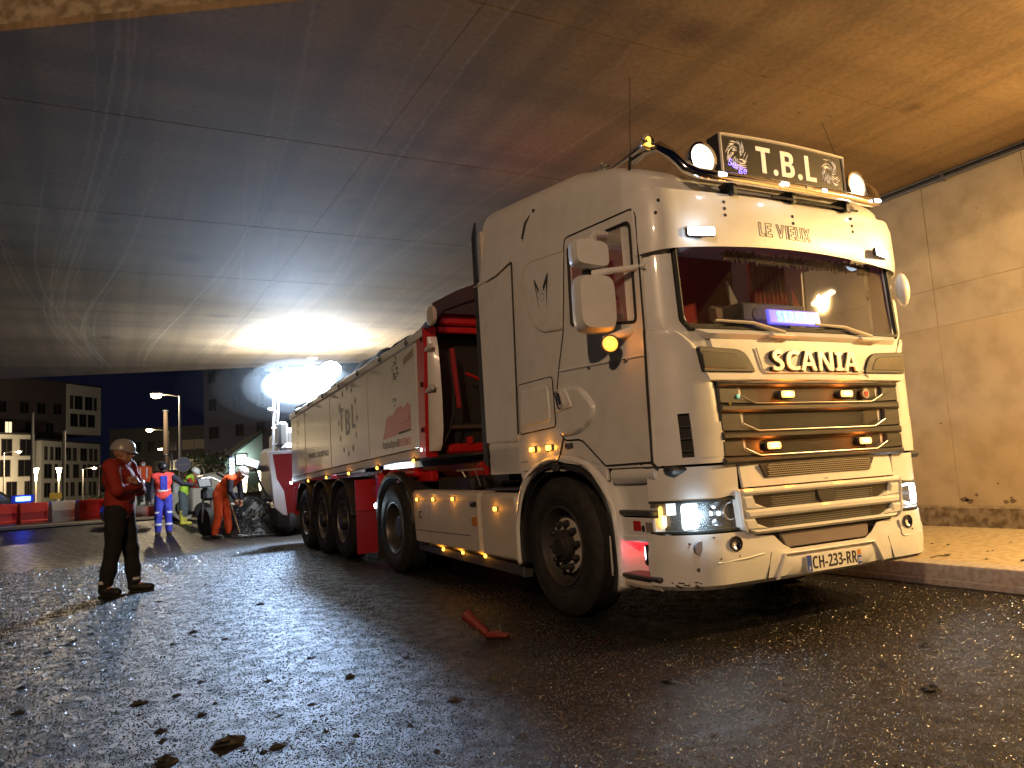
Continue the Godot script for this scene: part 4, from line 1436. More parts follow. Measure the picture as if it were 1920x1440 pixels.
func headlamp(T: Node3D, sx: float) -> void:
	var H := part("headlamp", T)
	var a := 0.845 if sx > 0 else -1.93
	var b := 1.93 if sx > 0 else -0.845
	obj("housing", plate(a, b, 12, func(_x): return 0.668, func(_x): return 0.855, -0.075, 0.01), M.lamp_housing, H)
	obj("bezel", plate(a, b, 12, func(_x): return 0.660, func(_x): return 0.674, 0.006, 0.07, 1), M.lamp_housing, H)
	obj("bezel", plate(a, b, 12, func(_x): return 0.846, func(_x): return 0.862, 0.006, 0.07, 1), M.lamp_housing, H)
	obj("bezel", mb().box(V(sx * 0.735, 0.76, 1.40), V(0.014, 0.19, 0.07)), M.lamp_housing, H)
	obj("cover_glass", plate(a, b, 14, func(_x): return 0.672, func(_x): return 0.848, 0.004, 0.0), M.lens_glass, H, 60)
	# round projector by the grille, chrome reflector, bright main lamp, amber indicator at the corner
	obj("projector", mb().at(V(sx * 0.795, 0.775, 1.375), rx(PI / 2)).lathe([Vector2(0.056, 0), Vector2(0.056, 0.03), Vector2(0.050, 0.034), Vector2(0.046, 0.01), Vector2(0.03, 0.018), Vector2(0, 0.022)], 24), M.lamp_housing, H)
	obj("projector_ring", mb().at(V(sx * 0.795, 0.775, 1.408), rx(PI / 2)).lathe([Vector2(0.056, -0.004), Vector2(0.056, 0.003), Vector2(0.049, 0.003), Vector2(0.048, -0.004)], 24), M.reflector_chrome, H)
	var refl := mb()
	refl.quad(V(sx * 0.96, 0.70, 1.40), V(sx * 0.96, 0.83, 1.40), V(sx * 0.885, 0.79, 1.36), V(sx * 0.885, 0.735, 1.36))
	refl.quad(V(sx * 0.96, 0.83, 1.40), V(sx * 0.85, 0.84, 1.40), V(sx * 0.86, 0.79, 1.36), V(sx * 0.885, 0.79, 1.36))
	refl.quad(V(sx * 0.96, 0.70, 1.40), V(sx * 0.885, 0.735, 1.36), V(sx * 0.86, 0.735, 1.36), V(sx * 0.85, 0.69, 1.40))
	obj("reflector_facet", refl, M.reflector_chrome, H, 0)
	obj("dim_bulb", mb().ball(V(sx * 0.862, 0.765, 1.375), V(0.014, 0.014, 0.01), 10), M.lamp_white, H)
	var p := plan_x(sx * 1.055, 0.76, -0.035)
	var n := (plan_x(sx * 1.055, 0.76, 1.0) - plan_x(sx * 1.055, 0.76, 0.0)).normalized()
	obj("main_lamp", mb().at(p, Basis.looking_at(-n, Vector3.UP)).rbox(Vector3.ZERO, V(0.13, 0.155, 0.03), 0.03), M.lamp_white, H)
	omni(p + n * 0.075, Color(0.86, 0.94, 1.0), 0.10, 0.05, H)
	spot(p + n * 0.06, p + n * 2.0 + V(0, -0.5, 0), Color(0.86, 0.94, 1.0), 0.8, 60.0, 0.05, H)
	var p2 := plan_x(sx * 1.150, 0.76, -0.04)
	var n2 := (plan_x(sx * 1.150, 0.76, 1.0) - plan_x(sx * 1.150, 0.76, 0.0)).normalized()
	obj("indicator_lamp", mb().at(p2, Basis.looking_at(-n2, Vector3.UP)).rbox(Vector3.ZERO, V(0.055, 0.135, 0.03), 0.012), M.lamp_amber, H)

# corner air deflector with its slot
func deflector(T: Node3D, sx: float) -> void:
	var rows := [[1.078, 0.80], [1.12, 0.802], [1.22, 0.812], [1.32, 0.822], [1.39, 0.832], [1.52, 0.855], [1.64, 0.885], [1.74, 0.93], [1.82, 0.985], [1.88, 1.05], [1.915, 1.12], [1.93, 1.19]]
	var P := []
	for r in rows:
		var row := []
		var si := s_of_x(r[1], r[0], 0.024)
		for k in 17:
			var s := lerpf(1.99, si, k / 16.0)
			var off := 0.024
			if k == 16:
				off = 0.006
			if k == 0:
				off = 0.010
			elif k == 1:
				off = 0.018
			row.append(plan(-s, minf(r[0], 1.88), off) * V(1, 0, 1) + V(0, r[0], 0))
		P.append(row)
	var q := mb()
	if sx > 0:
		q.xf = Transform3D(Basis.from_scale(V(-1, 1, 1)), Vector3.ZERO)
		q.mirrored = true
	var hole := func(i: int, j: int) -> bool: return i >= 1 and i < 4 and (j == 9 or j == 8)
	var D := obj("air_deflector", q.sheet(P, 0.016, hole), M.white_paint, T, 40)
	# slot louvres
	var bk := plan(-sx * -1.0 * 1.42, 1.25, 0.0)
	var c := plan(1.40 * sx, 1.25, 0.004)
	var nn := (plan(1.40 * sx, 1.25, 1.0) - plan(1.40 * sx, 1.25, 0.0)).normalized()
	obj("slot_back", mb().at(c - nn * 0.012, Basis.looking_at(-nn, Vector3.UP)).box(Vector3.ZERO, V(0.12, 0.30, 0.012)), M.seal_black, D)
	for k in 3:
		obj("slot_louvre", mb().at(c + V(0, -0.09 + 0.075 * k, 0), Basis.looking_at(-nn, Vector3.UP)).box(Vector3.ZERO, V(0.075, 0.008, 0.02)), M.black_plastic, D)
	# flat inner facet beside the slot
	var fac := []
	for y in [1.115, 1.22, 1.33]:
		var row := []
		for k in 7:
			var s := lerpf(1.33, s_of_x(0.838 + (0.02 if y > 1.3 else 0.0), y, 0.024), k / 6.0)
			row.append(plan(-s, y, 0.027))
		fac.append(row)
	var f := mb()
	if sx > 0:
		f.xf = Transform3D(Basis.from_scale(V(-1, 1, 1)), Vector3.ZERO)
		f.mirrored = true
	obj("slot_facet", f.sheet(fac, 0.004), M.white_paint, D)
	obj("deflector_gap", mb().tube([V(sx * 1.222, 1.935, 1.245), V(sx * 1.226, 1.6, 1.235), V(sx * 1.226, 1.10, 1.225), V(sx * 1.21, 1.07, 1.25)], 0.009, 5), M.seal_black, D)
	obj("deflector_foot", mb().at(plan(sx * 1.55, 1.05, 0.0)).rbox(Vector3.ZERO, V(0.14, 0.05, 0.10), 0.02), M.black_plastic, D)

func s_of_x(x: float, y: float, off: float) -> float:
	var r := interp(y, [1.86, 1.94], [0.34, 0.20]) + off
	var xe := 1.205 + off - r
	if x <= xe:
		return x / xe
	return 1.0 + asin(minf(1.0, (x - xe) / r)) / (PI / 2)

func make_roof_gear(T: Node3D) -> void:
	var R := part("roof_light_bar", T)
	var path := [V(-1.02, 3.17, 1.02), V(-1.01, 3.19, 1.16), V(-0.99, 3.17, 1.27), V(-0.965, 3.07, 1.37), V(-0.93, 2.97, 1.43), V(-0.86, 2.93, 1.465), V(-0.70, 2.92, 1.485)]
	for k in 9:
		path.append(V(-0.5 + k * 0.125, 2.922, 1.497))
	for k in range(6, -1, -1):
		path.append(path[k] * V(-1, 1, 1))
	obj("bar", mb().tube(path, 0.036, 14), M.chrome, R, 50)
	for q in [[-0.70, 1], [-0.15, 1], [0.08, 0], [0.24, 2], [0.82, 1]]:
		var p := V(q[0], 2.925, 1.525 - absf(q[0]) * 0.02)
		var b := obj("bar_lamp", mb().rbox(p, V(0.085, 0.034, 0.024), 0.010), M.dull_steel, T)
		if q[1] > 0:
			obj("lens", mb().rbox(p + V(0, 0, 0.010), V(0.07 if q[1] == 1 else 0.05, 0.026, 0.014), 0.006), M.lamp_white, b)
			if q[1] == 1:
				omni(p + V(0, -0.01, 0.035), Color(0.86, 0.93, 1.0), 0.012, 0.02, b)
		else:
			obj("lens", mb().rbox(p + V(0, 0, 0.010), V(0.06, 0.024, 0.012), 0.006), M.reflector_chrome, b)
	marker(R, V(-1.045, 3.20, 1.22), V(-0.5, 0.1, 0.86).normalized(), 0.035, 0.022, M.lamp_amber, false, "amber_bar_lamp")
	for x in [-0.55, 0.0, 0.55]:
		obj("bar_bracket", mb().box(V(x, 2.88, 1.40), V(0.03, 0.10, 0.14)), M.black_plastic, R)
	obj("cable_run", mb().tube([V(-0.2, 2.86, 1.45), V(0.1, 2.85, 1.47), V(0.35, 2.85, 1.46), V(0.7, 2.86, 1.43)], 0.01, 5), M.seal_black, R)
	# spotlights
	for sx in [-1.0, 1.0]:
		var yaw: float = sx * 0.06
		var X := Basis(Vector3.UP, yaw) * rx(PI / 2)
		var p := V(sx * 0.755, 3.068, 1.40)
		var S := obj("spotlight", mb().at(p, X).lathe([Vector2(0.0, -0.115), Vector2(0.05, -0.105), Vector2(0.085, -0.075), Vector2(0.106, -0.02), Vector2(0.110, 0.0), Vector2(0.110, 0.012), Vector2(0.098, 0.014)], 32), M.chrome, T, 50)
		obj("reflector", mb().at(p, X).lathe([Vector2(0.099, 0.004), Vector2(0.075, -0.035), Vector2(0.03, -0.06), Vector2(0.0, -0.062)].map(func(v): return v), 28), M.lamp_warm_white, S)
		obj("bulb", mb().at(p, X).ball(V(0, -0.035, 0), V(0.03, 0.03, 0.03), 10), M.lamp_bulb, S)
		for k in 3:
			obj("lens_rib", mb().at(p, X).box(V(0, 0.018, -0.045 + 0.045 * k), V(0.16 - 0.03 * absf(k - 1), 0.004, 0.004)), M.reflector_chrome, S)
		obj("rim_ring", mb().at(p, X).lathe([Vector2(0.097, -0.005), Vector2(0.112, 0.0), Vector2(0.112, 0.016), Vector2(0.097, 0.018)], 32), M.chrome, S)
		obj("bulb_cap", mb().at(p, X).lathe([Vector2(0.012, -0.06), Vector2(0.012, -0.012), Vector2(0, -0.01)], 10), M.black_plastic, S)
		obj("lens", mb().at(p, X).lathe([Vector2(0.099, 0.006), Vector2(0.07, 0.017), Vector2(0.035, 0.021), Vector2(0, 0.022)], 28), M.lens_glass, S, 60)
		obj("stand", mb().cyl(p + V(0, -0.10, -0.02), V(sx * 0.75, 2.93, 1.45), 0.016, 8), M.black_plastic, S)
		spot(p + V(0, 0, 0.06), p + V(sx * 0.2, 0.1, 3.0), Color(1.0, 0.88, 0.7), 1.2, 55.0, 0.06, S)
	# illuminated sign box
	var S := part("roof_sign", T)
	var arc := []
	for k in 13:
		var x := -0.61 + 1.22 * k / 12.0
		arc.append(Vector2(x, 3.262 + 0.018 * (1.0 - pow(x / 0.61, 2))))
	var poly := [Vector2(0.61, 2.975), Vector2(-0.61, 2.975)] + arc
	obj("sign_box", mb().at(V(0, 0, 1.42)).prism(PackedVector2Array(poly), -0.11, 0.0, 0.004), M.black_plastic, S)
	var ip := [Vector2(0.578, 3.0), Vector2(-0.578, 3.0)]
	for p in arc:
		ip.append(Vector2(p.x * 0.948, p.y - 0.022))
	obj("sign_face", mb().at(V(0, 0, 1.42)).prism(PackedVector2Array(ip), 0.0, 0.004, 0.001), M.sign_black, S)
	var fr := []
	for p in poly:
		fr.append(V(p.x * 0.985, p.y - 0.004, 1.424))
	obj("sign_frame", mb().tube(fr, 0.012, 6, true), M.dirty_white, S)
	write("sign_letters", "T.B.L", 0.185, M.sign_letters, S, V(0.01, 3.12, 1.426), Basis(), 0.005, true, 1.0)
	# lion-like scribble ornaments at both ends, in short strokes
	rng.seed = 31
	for sx in [-1.0, 1.0]:
		var q := mb()
		for k in 90:
			var a := rng.randf() * TAU
			var r0 := rng.randf_range(0.015, 0.10)
			var c := V(sx * 0.455, 3.125, 1.4255)
			var p0 := c + V(cos(a) * r0 * 0.95, sin(a) * r0 * 1.15, 0)
			var a1 := a + rng.randf_range(0.15, 0.5)
			var p1 := c + V(cos(a1) * (r0 + 0.012) * 0.95, sin(a1) * (r0 + 0.010) * 1.15, 0)
			var p2 := c + V(cos(a1 + 0.2) * (r0 + 0.03) * 0.95, sin(a1 + 0.2) * (r0 + 0.02) * 1.15, 0)
			if (p2 - c).length() < 0.115:
				q.tube([p0, p1, p2], [0.001, 0.0036, 0.001], 4)
		obj("sign_ornament", q, M.sign_letters, S)
	write("sign_script", "Serge", 0.05, M.sign_blue, S, V(-0.465, 3.045, 1.427), rz(-0.32), 0.003, false)
	# horns, whip aerials, roof seam
	for h in [[V(-1.045, 3.175, 0.62), V(-1.055, 3.205, 1.23), 0.056], [V(-0.98, 3.25, 0.15), V(-1.0, 3.265, 0.66), 0.042]]:
		var a: Vector3 = h[0]
		var b: Vector3 = h[1]
		var d := b - a
		var L := d.length()
		var H := obj("air_horn", mb().at(a, along(d)).lathe([Vector2(0.0, -0.01), Vector2(0.020, 0.0), Vector2(0.014, 0.05), Vector2(0.016, L * 0.5), Vector2(0.024, L * 0.8), Vector2(0.034, L * 0.92), Vector2(h[2], L), Vector2(h[2], L + 0.008), Vector2(h[2] - 0.006, L + 0.004), Vector2(0.022, L - 0.07), Vector2(0, L - 0.09)], 20), M.chrome, T)
		obj("horn_foot", mb().box(a.lerp(b, 0.2) + V(0, -0.035, 0), V(0.03, 0.06, 0.04)), M.dull_steel, H)
	for sx in [-1.0, 1.0]:
		var ba := V(sx * 1.165, 2.93, 1.12)
		var A := obj("aerial", mb().at(ba).rbox(V(0, 0, 0), V(0.05, 0.05, 0.07), 0.02), M.black_plastic, T)
		obj("aerial_whip", mb().cyl(ba + V(-0.01 * sx, 0.02, 0), ba + V(-0.06 * sx, 0.22, -0.02), 0.010, 6).cyl(ba + V(-0.06 * sx, 0.22, -0.02), ba + V(-0.19 * sx, 0.86, -0.12), 0.0028, 5), M.seal_black, A)
	obj("roof_seam", mb().tube([V(-1.225, 2.98, -0.24), V(-1.21, 3.10, -0.20), V(-1.14, 3.235, -0.10), V(-1.05, 3.30, -0.04), V(-0.8, 3.35, 0.0)], 0.007, 5), M.seal_black, T)
	for q in [[-1.11, 3.30, -0.45], [-1.09, 3.33, -0.62], [-1.08, 3.36, -0.80], [-1.19, 3.17, -0.08]]:
		obj("roof_bolt", mb().ball(V(q[0], q[1], q[2]), V(0.014, 0.014, 0.014), 8), M.black_plastic, T)
	obj("roof_rail", mb().tube([V(-1.02, 3.31, 0.0), V(-1.0, 3.28, 0.35), V(-0.99, 3.24, 0.62)], 0.006, 5), M.black_plastic, T)

func make_sides(T: Node3D) -> void:
	for right_ in [false, true]:
		var sx := 1.0 if right_ else -1.0
		# wheel-arch panel and mudguard
		var a_in := arch(0.10, 0.50, 0.635, 0.60, 2.4, 190, -20)
		var a_mid := arch(0.10, 0.50, 0.675, 0.64, 2.4, 190, -18)
		var a_out := arch(0.10, 0.50, 0.74, 0.70, 2.5, 190, -12)
		var wa := obj("front_mudguard", side(band(a_out, a_mid), 1.19, -0.10, 0.055, 0.025, right_), M.white_paint, T, 60)
		obj("mudguard_trim", side(band(a_mid, a_in), 1.19, -0.16, 0.045, 0.012, right_), M.black_plastic, wa, 60)
		var xa := -1.2 if not right_ else 0.7
		var xb := -0.7 if not right_ else 1.2
		obj("wheel_housing", arch_sheet(a_in, xa, xb, 0.02), M.chassis_black, wa)
		obj("trim_clip", mb().rbox(V(sx * 1.235, 1.112, 0.08), V(0.02, 0.065, 0.10), 0.006), M.black_plastic, wa)
		obj("mudguard_seam", mb().tube([V(sx * 1.243, 1.13, 0.13), V(sx * 1.247, 1.16, 0.135), V(sx * 1.247, 1.20, 0.17), V(sx * 1.236, 1.325, 0.22)], 0.006, 5), M.seal_black, wa)
		# panel over the arch
		obj("arch_panel", side([[-0.50, 1.33], [-0.50, 1.06], [-0.46, 0.98], [-0.38, 1.10], [-0.15, 1.18], [0.3, 1.19], [0.55, 1.13], [0.72, 1.00], [0.72, 1.09], [0.43, 1.295], [0.21, 1.295], [0.15, 1.325]], 1.20, 0.0, 0.022, 0.006, right_), M.white_paint, T)
		for k in 2:
			obj("panel_groove", mb().box(V(sx * 1.2225, 1.17 - 0.075 * k, -0.425 + 0.01 * k), V(0.004, 0.005, 0.11 - 0.03 * k)), M.seal_black, T)
		for z in [-0.27, -0.01]:
			var mk := marker(T, V(sx * 1.226, 1.262, z), V(sx, 0, 0), 0.07, 0.040, M.lamp_amber, true)
			omni(V(sx * 1.265, 1.262, z), Color(1, 0.62, 0.18), 0.012, 0.02, mk)
		marker(T, V(sx * 1.226, 1.262, 0.27), V(sx, 0, 0), 0.07, 0.034, M.reflector_chrome, true, "unlit_marker_lamp")
		# steps ahead of the wheel
		var st := part("entry_step", T)
		obj("step_roll", mb().tube([V(sx * 1.165, 1.03, 0.76), V(sx * 1.165, 1.03, 1.0), V(sx * 1.15, 1.03, 1.20)], 0.058, 12), M.white_paint, st, 50)
		obj("step_well", mb().box(V(sx * 1.05, 0.90, 0.98), V(0.22, 0.26, 0.52)), M.white_paint, st)
		obj("step_tread", mb().rbox(V(sx * 1.13, 0.785, 0.94), V(0.15, 0.035, 0.44), 0.01), M.alu_plate, st)
		obj("step_riser", side([[0.70, 0.625], [1.165, 0.635], [1.165, 0.755], [0.71, 0.755]], 1.175, -0.10, 0.026, 0.008, right_), M.white_paint, st)
		obj("step_lip", side([[0.70, 0.595], [1.18, 0.605], [1.18, 0.655], [0.70, 0.64]], 1.185, -0.10, 0.024, 0.010, right_), M.white_paint, st)
		obj("side_reflector", mb().box(V(sx * 1.203, 0.705, 0.99), V(0.006, 0.062, 0.075)), M.reflector_red, st)
		obj("side_reflector", mb().box(V(sx * 1.203, 0.70, 1.115), V(0.006, 0.06, 0.065)), M.interior_trim, st)
		obj("reflector_stud", mb().ball(V(sx * 1.205, 0.69, 1.055), V(0.012, 0.022, 0.016), 8), M.black_plastic, st)
		obj("lower_well_back", mb().box(V(sx * 1.08, 0.50, 0.96), V(0.02, 0.24, 0.52)), M.white_paint, st)
		obj("lower_well_end", mb().box(V(sx * 1.15, 0.50, 0.715), V(0.16, 0.26, 0.02)), M.white_paint, st)
		obj("lower_tread", mb().rbox(V(sx * 1.15, 0.385, 0.96), V(0.16, 0.03, 0.50), 0.008), M.alu_plate, st)
		obj("lower_bar", mb().tube([V(sx * 1.18, 0.345, 0.72), V(sx * 1.185, 0.337, 0.95), V(sx * 1.17, 0.335, 1.16)], 0.030, 8), M.dirty_white, st)
		# lamp in the lower step: white work lamp with red strip above
		obj("red_strip_lamp", mb().box(V(sx * 1.125, 0.612, 0.94), V(0.012, 0.010, 0.40)), M.red_led, st)
		omni(V(sx * 1.17, 0.575, 0.92), Color(1.0, 0.0, 0.10), 0.014, 0.02, st)
		var wl := obj("step_lamp", mb().at(V(sx * 1.185, 0.535, 1.045), along(V(sx * 0.85, 0, -0.5))).lathe([Vector2(0, -0.03), Vector2(0.05, -0.02), Vector2(0.055, 0.01), Vector2(0.048, 0.012)], 20), M.black_plastic, T)
		obj("lens", mb().at(V(sx * 1.185, 0.535, 1.045), along(V(sx * 0.85, 0, -0.5))).lathe([Vector2(0.047, 0.008), Vector2(0, 0.016)], 20), M.lamp_step, wl)
		omni(V(sx * 1.235, 0.535, 1.03), Color(0.8, 0.9, 1.0), 0.002, 0.03, wl)
		obj("lamp_bracket", mb().rbox(V(sx * 1.16, 0.475, 1.08), V(0.06, 0.045, 0.14), 0.015), M.black_plastic, st)
		# skirts behind the wheel
		var sk := obj("side_skirt", side(rounded([[-3.06, 0.955], [-1.315, 0.935], [-1.315, 0.365], [-2.98, 0.385]], 0.05), 1.15, -0.10, 0.09, 0.03, right_), M.dirty_white, T, 60)
		obj("skirt_seam", mb().box(V(sx * 1.2385, 0.845, -2.18), V(0.004, 0.006, 1.66)), M.decal_outline, sk)
		obj("skirt_seam", mb().box(V(sx * 1.2385, 0.53, -2.25), V(0.004, 0.010, 1.45)), M.decal_grey, sk)
		for z in [-2.53, -1.92]:
			obj("skirt_seam", mb().box(V(sx * 1.2385, 0.60, z), V(0.004, 0.44, 0.006)), M.decal_outline, sk)
		for z in [-2.86, -2.39, -1.88]:
			var mk := marker(T, V(sx * 1.243, 0.862 - (z + 2.39) * -0.01, z), V(sx, 0, 0), 0.05, 0.036, M.lamp_amber, true)
			omni(V(sx * 1.28, 0.862, z), Color(1, 0.62, 0.18), 0.008, 0.02, mk)
		marker(T, V(sx * 1.243, 0.82, -1.43), V(sx, 0, 0), 0.085, 0.04, M.dark_insert, true, "unlit_marker_lamp")
		obj("fuel_flap", mb().rbox(V(sx * 1.241, 0.665, -1.42), V(0.008, 0.085, 0.115), 0.003), M.reflector_amber, sk)
		obj("latch", mb().box(V(sx * 1.241, 0.70, -2.83), V(0.006, 0.06, 0.012)).box(V(sx * 1.241, 0.73, -2.80), V(0.006, 0.01, 0.06)).box(V(sx * 1.241, 0.67, -2.80), V(0.006, 0.01, 0.06)), M.black_plastic, sk)
		var tk := obj("tank_panel", side(rounded([[-1.295, 0.93], [-0.60, 0.915], [-0.56, 0.70], [-0.62, 0.345], [-1.28, 0.36]], 0.05), 1.15, -0.10, 0.09, 0.03, right_), M.dirty_white, T, 60)
		var mk2 := marker(T, V(sx * 1.243, 0.785, -0.96), V(sx, 0, 0), 0.055, 0.038, M.lamp_amber, true)
		omni(V(sx * 1.28, 0.785, -0.96), Color(1, 0.62, 0.18), 0.008, 0.02, mk2)
		obj("tread_plate_top", mb().box(V(sx * 1.02, 0.95, -0.93), V(0.34, 0.02, 0.66)), M.alu_plate, tk)
		var rub := obj("under_rail", side([[-3.05, 0.375], [-0.64, 0.335], [-0.64, 0.225], [-0.9, 0.235], [-3.05, 0.30]], 1.13, -0.04, 0.05, 0.008, right_), M.alu_plate, T)
		for z in [-2.33, -1.84, -1.34]:
			var mk := marker(T, V(sx * 1.188, 0.352, z), V(sx, 0, 0), 0.036, 0.036, M.lamp_amber, false)
			omni(V(sx * 1.225, 0.352, z), Color(1, 0.62, 0.18), 0.008, 0.02, mk)
		# drive-wheel mudguard
		var d0 := arch(-3.66, 0.55, 0.66, 0.62, 2.4, 178, 2)
		var d1 := arch(-3.66, 0.55, 0.60, 0.56, 2.4, 178, 2)
		obj("rear_mudguard", side(band(d0, d1), 0.72, 0.0, 0.54, 0.02, right_), M.black_plastic, T, 60)
		var ml := obj("rear_side_lamp", mb().at(V(sx * 1.255, 0.775, -4.30), along(V(sx, 0, 0.25))).lathe([Vector2(0.03, -0.03), Vector2(0.036, 0), Vector2(0.03, 0.014), Vector2(0, 0.018)], 16), M.lamp_white, T)
		omni(V(sx * 1.34, 0.775, -4.28), Color(0.85, 0.95, 1.0), 0.06, 0.04, ml)
		obj("mud_flap", mb().box(V(sx * 0.98, 0.42, -4.33), V(0.52, 0.62, 0.012)), M.rubber, T)
		mirrors(T, sx)
	# wipers
	for q in [[-0.26, -0.98], [0.62, -0.10]]:
		var piv := plan_x(q[0], 1.92, 0.06)
		piv.y = 1.90
		var tip := plan_x(q[1], 2.015, 0.03)
		tip.y = 1.985
		var mid := plan_x(lerpf(q[0], q[1], 0.35), 1.99, 0.05)
		mid.y = 1.965
		var wp := obj("wiper_arm", mb().tube([piv, mid, tip.lerp(mid, 0.4)], [0.016, 0.012, 0.008], 6), M.dirty_white, T)
		var bl := []
		for k in 7:
			var x := lerpf(q[0] - 0.10, q[1] - 0.05, k / 6.0)
			var p := plan_x(x, 2.0, 0.018)
			p.y = 1.955 + 0.01 * sin(k)
			bl.append(p)
		obj("wiper_blade", mb().tube(bl, 0.010, 5), M.seal_black, wp)
		obj("wiper_cap", mb().rbox(piv + V(-0.02, -0.02, -0.01), V(0.22, 0.03, 0.06), 0.012), M.white_paint, wp)

func mirrors(T: Node3D, sx: float) -> void:
	var Mi := part("mirror", T)
	# the housings are seen from their fronts: convex shells
	var X := Transform3D(Basis.from_scale(V(-sx, 1, 1)), Vector3.ZERO)
	var shell := func(c: Vector3, w: float, h: float, d: float, skew: float) -> MB:
		var q := mb()
		q.xf = X
		q.mirrored = sx > 0
		var rings := []
		for k in 7:
			var t := k / 6.0
			var sc := sqrt(maxf(0.0, 1.0 - pow(t, 2.6)))
			if k == 6:
				sc = 0.55
			var ring := []
			for j in 28:
				var a := TAU * j / 28
				var e := 0.42
				var ux := signf(cos(a)) * pow(absf(cos(a)), e) * w * 0.5 * lerpf(1.0, sc, 0.35)
				var uy := signf(sin(a)) * pow(absf(sin(a)), e) * h * 0.5 * lerpf(1.0, sc, 0.25)
				ring.append(c + Basis(Vector3.UP, -0.28) * V(ux, uy + skew * ux, t * d - d * 0.3))
			rings.append(ring)
		q.loft(rings, true)
		return q
	obj("main_housing", shell.call(V(-1.42, 2.145, 1.005), 0.275, 0.385, 0.13, -0.06), M.white_paint, Mi, 50)
	obj("wide_housing", shell.call(V(-1.42, 2.475, 0.985), 0.255, 0.185, 0.12, -0.15), M.white_paint, Mi, 50)
	obj("mirror_bracket", mb().box(V(sx * 1.41, 2.36, 0.95), V(0.06, 0.06, 0.05)), M.black_plastic, Mi)
	obj("mirror_arm", mb().tube([V(sx * 1.40, 2.355, 0.99), V(sx * 1.36, 2.35, 1.07), V(sx * 1.25, 2.345, 1.20), V(sx * 1.19, 2.35, 1.27)], [0.028, 0.024, 0.022, 0.022], 8), M.white_paint, Mi, 50)
	obj("mirror_arm", mb().tube([V(sx * 1.40, 2.57, 0.98), V(sx * 1.33, 2.64, 0.93), V(sx * 1.22, 2.66, 0.92)], [0.04, 0.03, 0.025], 8), M.white_paint, Mi)
	obj("mirror_arm", mb().tube([V(sx * 1.38, 1.91, 1.02), V(sx * 1.30, 1.935, 1.06), V(sx * 1.21, 1.96, 1.12)], [0.022, 0.026, 0.034], 8), M.white_paint, Mi)
	# round amber repeater under the mirror
	var c := V(sx * 1.36, 1.875, 1.06)
	var A := along(V(sx * 0.35, 0, 0.94))
	var ho := obj("repeater_housing", mb().at(c, A).lathe([Vector2(0, -0.05), Vector2(0.035, -0.045), Vector2(0.058, -0.01), Vector2(0.060, 0.008), Vector2(0.052, 0.010)], 20), M.black_plastic, T)
	obj("lens", mb().at(c, A).lathe([Vector2(0.053, 0.006), Vector2(0.048, 0.016), Vector2(0.02, 0.022), Vector2(0, 0.023)], 20), M.lamp_indicator, ho)
	omni(c + A * V(0, 0.06, 0), Color(1, 0.55, 0.08), 0.015, 0.03, ho)
	# front mirror on the far side
	if sx > 0:
		obj("front_mirror", mb().ball(V(1.16, 2.30, 1.40), V(0.06, 0.13, 0.05), 12), M.white_paint, Mi)

